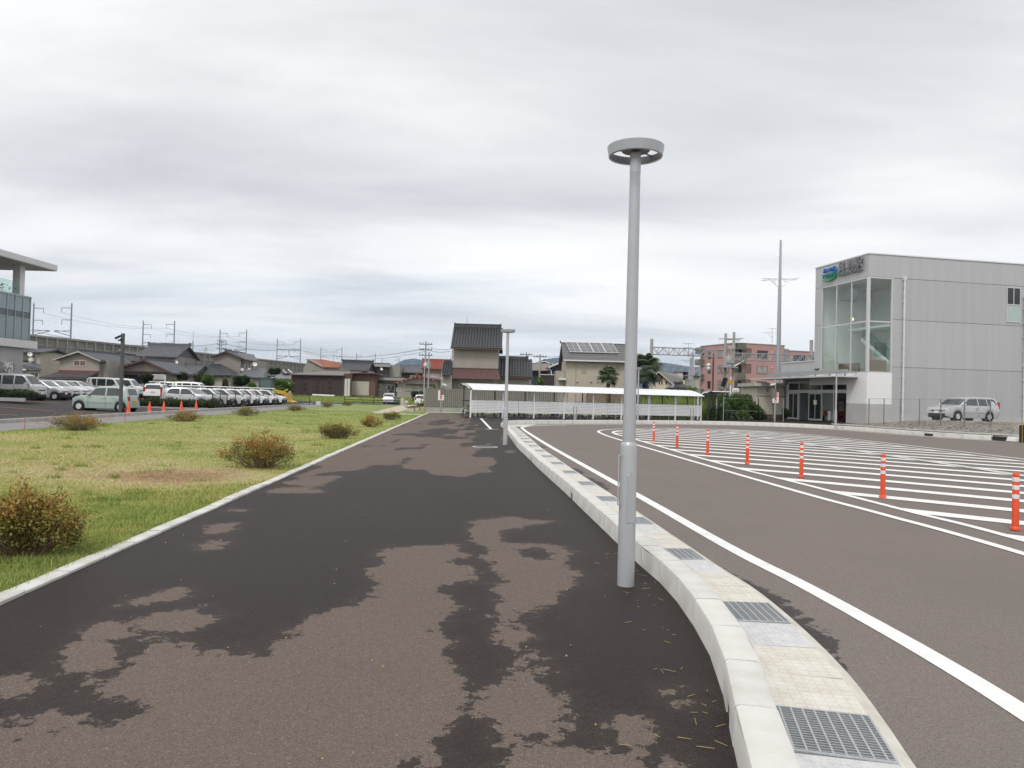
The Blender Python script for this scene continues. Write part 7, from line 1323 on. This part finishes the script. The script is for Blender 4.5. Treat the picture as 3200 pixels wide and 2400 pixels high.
t,z=pole_px('signal_pole','slim white pole with round orange sign beside the railway fence',*b7(870,840),82,.07,.07,WHITEP); MB().cyl((0,-.1,hZ(*b7(870,922),82)),(0,-.06,hZ(*b7(870,922),82)),.28,.28,16).build('round_sign',M('sign_orange',(.55,.30,.03),.5),t)
t=thing('notice_sign','small white notice board on a thin post by the railway fence','sign',(hX(*b7(940,1100),81),81,0)); MB().cyl((0,0,0),(0,0,hZ(*b7(940,1010),81)),.03,.03,6).build('post',GALV,t); MB().bx(-.38,.38,-.05,-.02,hZ(*b7(940,1065),81),hZ(*b7(940,1008),81)).build('board',WHITEP,t); MB().bx(-.25,.25,-.06,-.052,hZ(*b7(940,1055),81),hZ(*b7(940,1045),81)).build('green_print',M('print_green',(.1,.35,.2),.6),t)
for k,(x,y,Y) in enumerate(((278,560,118),(310,480,112))): t,z=pole_px('lattice_pole','grey lattice pole with many brackets '+('beside the far portal' if k else 'left of its twin near the far portal'),*b7(x,y),Y,.22,.16,GALV); MB().cyl((-1.6,0,z-.4),(1.3,0,z-.4),.05,.05,5).cyl((-1.2,0,z-1.5),(1.2,0,z-1.5),.05,.05,5).bx(-.3,.3,-.3,.3,z-3.6,z-2.2).build('cross_arm',GALV,t)
# tall stepped mast with cross arm
Ym=74; x=hX(2431,1200,Ym); zt=hZ(2435,750,Ym); t=thing('tall_mast','tall stepped steel mast with a spread cross arm behind the cream hut','mast',(x,Ym,0)); zq=lambda v: hZ(2431,v,Ym)
MB().cyl((0,0,-.2),(0,0,zq(1170)),.30,.27,16).cyl((0,0,zq(1170)),(0,0,zq(905)),.24,.17,16).cyl((0,0,zq(905)),(0,0,zt),.15,.10,14).build('pole',GALV,t,50)
za=zq(872); b=MB()
for s in (-1,1): b.cyl((0,0,za),(s*1.75,0,za+(.0 if s<0 else .05)),.03,.03,6).cyl((0,0,zq(900)),(s*1.15,0,za),.03,.03,6).cyl((s*1.2,0,za-.12),(s*1.95,0,za+s*.22),.035,.035,6).torus((s*.55,0,za-.13),.14,.02,'y',12,4)
b.build('cross_arm',GALV,t); b=MB()
for k in range(40): zz=1.5+k*.42; b.cyl((0,-.05,zz),(.30 if k%2 else -.30,-.05,zz),.012,.012,4)
b.build('step_bolt',GALV,t)
# utility poles + wires
def util(label,u,vt,Y,arms=3,tr=True): 
    t,z=pole_px('utility_pole',label,u,vt,Y,.17,.10,CPOLE); b=MB()
    for k in range(arms): b.cyl((-.9,0,z-.35-.75*k),(.9,0,z-.35-.75*k),.05,.05,5); [b.cyl((s,0,z-.35-.75*k),(s,0,z-.10-.75*k),.05,.04,6) for s in (-.8,-.4,.4,.8)]
    b.build('cross_arm',DARKMET,t)
    if tr: MB().cyl((.45,0,z-3.6),(.45,0,z-2.6),.28,.28,12).build('transformer',M('transformer_grey',(.36,.36,.36)),t)
    return (hX(u,vt,Y),Y,z)
A=util('utility pole with transformer and three cross arms behind the red roofed house',1331,1068,98,3); Bp=util('slim utility pole behind the tiled wing roof',1645,1101,105,1,False); Cp=util('utility pole with small brackets beside the dark house',1688,1107,98,1,False); D1=util('utility pole with cross arms in front of the viaduct',588,1072,125,1,False); E1_=util('utility pole crowded with insulators next to a viaduct mast',693,1060,140,3); F1=util('plain utility pole with a long aerial above the large tiled house',603,1066,120,0,False)
MB().cyl((F1[0],120,F1[2]),(F1[0]+.15,120,hZ(606,1033,120)),.04,.03,5).build('aerial',GALV,bpy.data.objects.get('x')) if False else tag(MB().cyl((0,0,0),(.1,0,hZ(606,1033,120)-F1[2]),.045,.03,5).build('aerial',GALV,loc=F1),'thin aerial rod on the plain utility pole above the tiled house','aerial')
def wire(label,a,c,sag,r=.018,n=14):
    a=Vector(a);c=Vector(c); pts=[a.lerp(c,k/n)-Vector((0,0,sag*4*(k/n)*(1-k/n))) for k in range(n+1)]; b=MB()
    for p,q in zip(pts[:-1],pts[1:]): b.cyl(p-pts[0],q-pts[0],r,r,4,False)
    tag(b.build('overhead_wire',DARKMET,loc=pts[0]),label,'wire')
P0=at(*b4(450,432),150); wire('overhead wire sagging from the utility pole over the brown shed',tuple(P0),(A[0],A[1],A[2]-.9),1.2,.03); wire('second overhead wire just below the one over the brown shed',(P0[0],P0[1],P0[2]-.3),(A[0],A[1],A[2]-1.3),1.3,.02)
wire('overhead wire from the utility pole to the tall tiled house',(A[0],A[1],A[2]-.4),tuple(at(1407,1091,76)),.3,.02); wire('lower overhead wire from the utility pole to the tall tiled house',(A[0],A[1],A[2]-.9),tuple(at(1407,1097,76)),.3,.02)
wire('overhead wire between the slim utility pole and the tall tiled house',tuple(at(1555,1106,78)),(Bp[0],Bp[1],Bp[2]-.3),.2,.02); wire('overhead wire between the two utility poles behind the dark house',(Bp[0],Bp[1],Bp[2]-.3),(Cp[0],Cp[1],Cp[2]-.2),.2,.02); wire('overhead wire from the utility pole to the house with solar panels',(Cp[0],Cp[1],Cp[2]-.2),tuple(at(1757,1112,80)),.15,.02)
wire('overhead wire in front of the viaduct towards the crowded pole',tuple(at(560,1075,128)),(E1_[0],E1_[1],E1_[2]-.6),.5,.03); wire('overhead wire from the crowded pole to the brown shed',(E1_[0],E1_[1],E1_[2]-.6),tuple(at(866,1094,150)),.6,.03); wire('overhead wire low over the roofs towards the modern building',tuple(at(84,1030,140)),(D1[0],D1[1],D1[2]-.5),1.,.03)
# ================================================================ VIADUCT
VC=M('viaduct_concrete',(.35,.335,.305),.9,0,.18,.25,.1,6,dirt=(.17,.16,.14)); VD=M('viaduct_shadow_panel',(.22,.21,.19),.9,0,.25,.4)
Va=np.array([-82-.195*16,120.]); Vb=np.array([-82+.195*124,260.]); dV=Vb-Va; LV=np.linalg.norm(dV); rv=math.atan2(dV[1],dV[0]); T=thing('rail_viaduct','long grey concrete railway viaduct with ribbed parapet behind the houses','viaduct',(Va[0],Va[1],0),rv)
zV=10.25
# local x along, local y to the left (away from the camera side) ; camera side is y=0
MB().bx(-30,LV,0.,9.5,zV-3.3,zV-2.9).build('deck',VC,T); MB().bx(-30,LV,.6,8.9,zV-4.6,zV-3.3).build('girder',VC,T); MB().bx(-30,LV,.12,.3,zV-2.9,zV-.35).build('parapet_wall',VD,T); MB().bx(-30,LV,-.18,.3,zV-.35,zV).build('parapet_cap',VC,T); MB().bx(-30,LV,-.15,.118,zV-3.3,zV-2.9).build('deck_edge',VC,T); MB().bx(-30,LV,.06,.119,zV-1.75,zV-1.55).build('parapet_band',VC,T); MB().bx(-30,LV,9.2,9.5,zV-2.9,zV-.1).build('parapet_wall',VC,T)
rb=MB().bx(-.12,.12,-.15,.118,zV-2.9,zV-.35).mesh('parapet_rib',VC)
for k in range(int((LV+28)/2.3)): link('parapet_rib',rb,T,(-28+k*2.3,0,0))
pr_=MB().bx(-1.1,1.1,1.6,3.2,-.2,zV-4.6).bx(-1.1,1.1,6.2,7.8,-.2,zV-4.6).mesh('pier',VC)
for k in range(11): link('pier',pr_,T,(-24+k*15,0,0))
# viaduct masts in pairs
def mast_pair(i,uL,uR,vt,Y,label):
    for j,u in enumerate((uL,uR)):
        x=hX(u,vt,Y); z=hZ(u,vt,Y); zb=zV-.2 if Y<262 else 3.0; s=1 if j==0 else -1; t=thing('viaduct_mast',label[j],'mast',(x,Y,zb),0,'catenary masts on the viaduct'); h_=z-zb
        MB().cyl((0,0,0),(0,0,h_),.15,.12,10).build('pole',M('mast_steel',(.26,.27,.29),.5,.3,.05),t); MB().cyl((0,0,h_-.9),(s*1.9,0,h_-.9),.05,.05,5).cyl((s*1.9,0,h_-.9),(s*1.9,0,h_-1.8),.04,.04,5).cyl((0,0,h_-3.2),(s*1.8,0,h_-3.2),.05,.05,5).cyl((s*1.8,0,h_-3.2),(s*1.8,0,h_-4.1),.04,.04,5).build('bracket',DARKMET,t); MB().cyl((0,0,.9),(s*3.2,0,1.7),.06,.06,5).cyl((s*3.2,0,1.7),(0,0,1.9),.05,.05,5).cyl((0,0,1.6),(s*3.2,0,1.9),.04,.04,5).build('cantilever',DARKMET,t)
ML=[(106,224.5,948,137,'beside the modern building'),(448,546,1002,166,'above the broad grey roof'),(688,771,1030,186,'above the large tiled house'),(867,940,1059,214,'joined by a beam near the brown shed'),(1003,1069,1085,248,'behind the rusty roof'),(1114.5,1173,1103,279,'behind the black tiled roof'),(1194,1248,1119,315,'behind the dark flat house')]
for i,(a,c,v,Y,w_) in enumerate(ML): mast_pair(i,a,c,v,Y,[f'slim grey catenary mast {w_}, with arms reaching right',f'slim grey catenary mast {w_}, with arms reaching left'])
Y=214; xa,xb,z=hX(867,1092,Y),hX(940,1092,Y),hZ(900,1093,Y); tag(MB().bx(0,xb-xa,-.12,.12,-.15,.15).cyl(((xb-xa)/2,0,0),((xb-xa)/2,0,-1.8),.1,.1,6).build('mast_beam',M('mast_steel',(.26,.27,.29)),loc=(xa,Y,z)),'horizontal beam joining two viaduct masts near the brown shed','beam')
prev=None
for i,(a,c,v,Y,w_) in enumerate(ML):
    cur=[(hX(a,v,Y)+1.9,Y,hZ(a,v,Y)-1.8),(hX(c,v,Y)-1.9,Y,hZ(c,v,Y)-1.8)]
    if prev:
        for k in (0,1): wire(f'feeder wire ending at the masts {w_}, '+('far track' if k==0 else 'near track'),prev[k],cur[k],.8,.018,8)
    prev=cur
t=thing('lattice_tower','tiny far lattice power tower above the viaduct','tower',(hX(643,1090,420),420,0)); z=hZ(643,1085,420); b=MB()
for s in (-1,1): b.cyl((s*3,0,0),(s*.4,0,z),.25,.15,4); [b.cyl((s*4,0,z-q),(0,0,z-q+.5),.12,.12,4) for q in (2,5,8)]
for k in range(8): b.cyl((-3+.33*k,0,z*k/8),(3-.33*(k+1),0,z*(k+1)/8),.1,.1,4)
b.build('lattice',GALV,t)
# antennas on roofs
for u,v0,v1,Y,lab in ((748,1068,1098,108,'television antenna above the large tiled house'),(1043,1098,1124,140,'television antenna above the black tiled roof'),(1242,1115,1140,150,'television antenna group behind the black roofed house'),(1291,1126,1142,155,'square panel antenna on a mast far behind the red roofed house'),(2152,1072,1088,110,'curled lamp arm on top of the lattice portal')):
    x=hX(u,v0,Y); z0,z1=hZ(u,v1,Y),hZ(u,v0,Y); t=thing('antenna',lab,'antenna',(x,Y,z0-1.5)); h_=z1-z0+1.5; MB().cyl((0,0,0),(0,0,h_),.04,.03,5).build('mast',GALV,t); MB().cyl((-.9,0,h_-.1),(.9,0,h_-.1),.03,.03,4).cyl((-.7,0,h_-.7),(.7,0,h_-.7),.03,.03,4).cyl((-.4,0,h_-.4),(-.4,0,h_+.1),.02,.02,4).build('elements',GALV,t)
# ================================================================ MODERN BUILDING AT THE LEFT
MW=M('modern_white',(.68,.67,.67),.5,0,.05,.6); MGL=M('modern_glass',(.22,.30,.32),.08,0,.15,.3,spec=.7); MGLD=M('modern_glass_dark',(.05,.075,.09),.06,0,.2,.3,spec=.7); SOF=M('soffit',(.55,.53,.52),.6,0,.05,.6); MFR=M('modern_mullion',(.42,.44,.45),.4,.3)
XB=-40.3; T=thing('modern_building','modern white building with glass upper floor, roof terrace and big flat canopy','building',(XB,60.,0))
g0_,g1_=5.25,8.74
MB().bx(-12,0,-30,0,4.56,5.2).bx(-12,.55,-30,.45,4.58,5.18).build('floor_band',MW,T) if False else MB().bx(-12,.06,-30,.9,4.56,5.2).build('floor_band',MW,T)
MB().bx(-12,-.12,-30,-.1,5.2,8.7).build('core',MGLD,T)
nP=30; wP=.92
for k in range(nP):
    y1=-.02-k*wP; y0=y1-wP
    for z0,z1,m_ in ((g0_,6.95,MGL),(7.0,7.55,MGLD),(7.6,g1_,MGL)):
        MB().bx(-.1,-.06,y0+.03,y1-.03,z0,z1).build('glass_pane',m_,T)
    MB().bx(-.1,.0,y1-.03,y1+.03,g0_,g1_).build('mullion',MFR,T)
MB().bx(-.1,-.01,-28,-.0,6.95,7.0).bx(-.1,-.01,-28,0,7.55,7.6).bx(-.15,.02,-28,.02,g1_,g1_+.12).build('transom',MFR,T); MB().bx(-12,-.12,-.098,-.0,5.2,8.7).build('end_glass',MGL,T)
MB().bx(-12,-.2,-28,-.2,8.7,8.86).build('terrace_floor',CONC2,T); MB().bx(-.2,-.17,-28,-1.2,8.86,9.9).build('glass_balustrade',clear_glass('green_glass',(.82,.92,.89),.4),T)
MB().bx(-1.1,-.5,-.75,-.15,8.86,11.4).build('column',MW,T); MB().bx(-1.1,-.6,-13,-12.5,8.86,11.4).build('column',MW,T)
MB().bx(-14,.62,-30,2.2,11.4,11.44).build('soffit',SOF,T); MB().bx(-14,.66,-30,2.24,11.45,11.92).build('canopy',MW,T); MB().bx(-12,-7,-28,-2,8.86,11.39).build('penthouse',MW,T)
MB().bx(-12,-.3,-30,-.3,0,4.55).build('ground_wall',M('modern_wall',(.38,.375,.37),.8,0,.06,.6),T); MB().bx(-.31,-.25,-4.4,-1.6,.0,3.3).build('entrance_recess',DGLASS,T); MB().bx(-.26,.2,-3.2,-2.2,0,3.3).build('column',MW,T)
p=(XB-.9,52,8.86); bush('terrace_shrubs','dark green planting on the roof terrace behind the glass balustrade','shrub',p,1.2,12,.8,3500,.16,DKG,26,3)
p=at(12,1160,52); bush('young_tree','thin young tree in front of the modern building entrance','tree',(p[0],52,.3),1.5,1.5,2.2,900,.10,OLV,10,4,None,.7)
# ================================================================ TREES AND BUSHES
def bp(q,x0,x1,y0,y1,Y,lab,mat,n=2200,ls=.2,lumps=12,seed=1,tree=False,name=None): return bush_px(q,x0,x1,y0,y1,Y,name or ('round_tree' if tree else 'garden_bush'),lab,'tree' if tree else 'shrub',mat,n,ls,lumps,seed,tree)
bp(b3,165,345,705,850,84,'round dark green clipped tree in front of the brown edged gable',DKG,3500,.18,14,21,True)
bp(b3,560,800,795,875,83,'bright green bushes behind the silver hatchback',GRN,3000,.2,16,22)
bp(b3,610,810,690,800,92,'olive brown loose tree beside the broad grey roofed house',OLV,2600,.2,14,23,True)
bp(b3,975,1135,725,880,86,'bright yellow green conical bush in front of the large tiled house',GRN,3600,.2,16,24)
bp(b3,890,1020,690,850,92,'thin grey green tree left of the bright conical bush',OLV,1600,.18,10,25,True)
bp(b3,1420,1610,745,890,88,'dark loose garden tree below the balcony of the large tiled house',DKG,3000,.2,14,26,True)
bp(b3,1600,1715,815,890,86,'small bright bush beside the digger cab',GRN,1500,.18,9,27)
bp(b3,1240,1340,770,880,89,'small garden bush before the cream shutter of the large tiled house',OLV,1500,.18,9,28)
bp(b3,1905,2165,785,930,92,'broad green tree between the digger and the brown shed',GRN,5200,.24,18,29)
bp(b3,1880,2030,650,720,135,'far dark tree below the viaduct end',DKG,1500,.35,10,30,True)
bp(b3,-60,60,800,880,86,'low dark hedge behind the tall white vans',DKG,1800,.2,10,31); bp(b3,330,520,820,875,86,'low dark hedge under the white lattice carport',DKG,1800,.2,12,32)
bp(b6,115,270,800,890,70,'rounded yellow green bush behind the shelter roof beside the tiled wing',GRN,2500,.14,12,33)
bp(b5,490,560,990,1045,80,'small bright green bush showing above the corrugated fence',GRN,1000,.15,8,34)
bp(b7,180,390,965,1030,86,'bright green bushes at the foot of the rail poles',GRN,2200,.2,12,35); bp(b6,1560,1700,890,930,72,'low green shrub beside the dark palm',GRN,1200,.16,8,36)
bp(b7,1640,1740,1310,1450,63,'dark shrub between the cream hut and the station entrance',DKG,1500,.13,9,37); bp(b4,1630,1720,950,1020,112,'small garden bush in front of the low grey house',OLV,900,.2,8,38); bp(b5,180,380,1085,1130,112,'low hedge in front of the red roofed house',DKG,1600,.2,12,39)
# palms
PALM=leaf_mat('palm_leaf',[(0,(.02,.035,.015)),(.4,(.05,.08,.03)),(.75,(.12,.15,.07)),(1,(.24,.24,.13))],.15)
def palm(label,x,y,h,R,seed,nf=42,dark=0.):
    rs=np.random.RandomState(seed); t=thing('fan_palm',label,'palm tree',(x,y,0),0,None); b=MB()
    for k in range(12): z0=h*k/12; b.cyl((0,0,z0),(0,0,z0+h/12+.02),.17+.03*(k%2),.15+.03*((k+1)%2),9,False)
    b.build('trunk',M('palm_trunk',(.12,.085,.06),.95,0,.4,9,.6,15),t)
    V=[];Fc=[];tone=[]; pet=MB()
    for f in range(nf):
        az=rs.uniform(0,2*np.pi); el=rs.uniform(-.95,1.35) ; L=R*rs.uniform(.42,.62); d=np.array([math.cos(az)*math.cos(el),math.sin(az)*math.cos(el),math.sin(el)]); o=np.array([0,0,h]); c=o+d*L; pet.cyl(o,c,.018,.01,4,False); side=np.cross(d,[0,0,1.]); side/=np.linalg.norm(side); up=np.cross(side,d); fr=R*rs.uniform(.40,.55); tn=rs.uniform(.15,.75)+.25*math.sin(el)-dark
        for k in range(17):
            a=(k-8)/8*1.9; dirv=d*math.cos(a)+side*math.sin(a); mid=c+dirv*fr*.6+up*.02; tip=c+dirv*fr-np.array([0,0,fr*.42]); w=.045*R/1.2; s2=np.cross(dirv,up); n0=len(V); V+= [c,mid+s2*w,tip,mid-s2*w]; Fc.append((n0,n0+1,n0+2,n0+3)); tone+= [np.clip(tn+rs.normal(0,.08),0,1)]*4
    pet.build('petioles',M('petiole',(.12,.14,.06),.7),t); me=bpy.data.meshes.new('fronds'); me.from_pydata([tuple(v) for v in V],[],Fc); me.materials.append(PALM); at_=me.attributes.new('rnd','FLOAT','POINT'); at_.data.foreach_set('value',np.array(tone,np.float32)); link('fronds',me,t)
Y=70.; x=hX(*b6(1110,800),Y); palm('fan palm with drooping pale green fronds in front of the house with solar panels',x,Y,hZ(*b6(1110,770),Y),(hX(*b6(1285,800),Y)-hX(*b6(935,800),Y))/2*.98,3,46)
Y=72.; x=hX(*b6(1610,700),Y); palm('dark fan palm standing beside the corner of the house with solar panels',x,Y,hZ(*b6(1600,690),Y),2.0,8,64,.15); 
# ================================================================ FAR HILLS + HAZE
HM=M('hill_forest',(.035,.05,.045),.95,0,.3,.002)
rs=np.random.RandomState(4); 
def hills(name,Y,u0,u1,prof,seed):
    rs=np.random.RandomState(seed); n=120; b=MB(); us=np.linspace(u0,u1,n); vs_=np.interp(us,[p[0] for p in prof],[p[1] for p in prof]); nz=np.zeros(n)
    for o_ in (7,13,29): nz+=np.interp(np.linspace(0,o_,n),np.arange(o_+1),rs.normal(0,1,o_+1))*(9./o_)
    top=[at(u,v+q*1.0,Y) for u,v,q in zip(us,vs_,nz)]; rows_=6
    for r_ in range(rows_):
        f=r_/(rows_-1)
        for p in top: b.v.append((p[0]*(1+.0),Y-700*(1-f)+rs.uniform(-70,70)*(0<f<1),max(-.5,p[2]*(f**.8)*(1+(rs.uniform(-.12,.05) if 0<f<1 else 0))) if f>0 else -1))
    b.f=[(r_*n+i,r_*n+i+1,(r_+1)*n+i+1,(r_+1)*n+i) for r_ in range(rows_-1) for i in range(n-1)]; return structure(b.build(name,HM,None,180))
hills('hills',4000,900,2700,[(900,1235),(1100,1195),(1215,1150),(1260,1124),(1290,1119),(1330,1124),(1400,1122),(1450,1128),(1560,1150),(1660,1140),(1700,1124),(1745,1118),(1800,1130),(1900,1125),(2000,1122),(2060,1130),(2180,1145),(2300,1175),(2700,1250)],5)
hz=MB().bx(-4200,4200,-280,4400,-2,262).build('haze'); hz['kind']='stuff'; hz['label']='thin pale blue haze between the town and the far hills'; hz['category']='haze'
m=bpy.data.materials.new('haze'); m.use_nodes=True; N=m.node_tree.nodes; N.clear(); o=N.new('ShaderNodeOutputMaterial'); v=N.new('ShaderNodeVolumePrincipled'); v.inputs['Density'].default_value=1.25e-4; v.inputs['Color'].default_value=(.48,.70,1.0,1); v.inputs['Anisotropy'].default_value=.1; m.node_tree.links.new(v.outputs[0],o.inputs['Volume']); hz.data.materials.append(m)
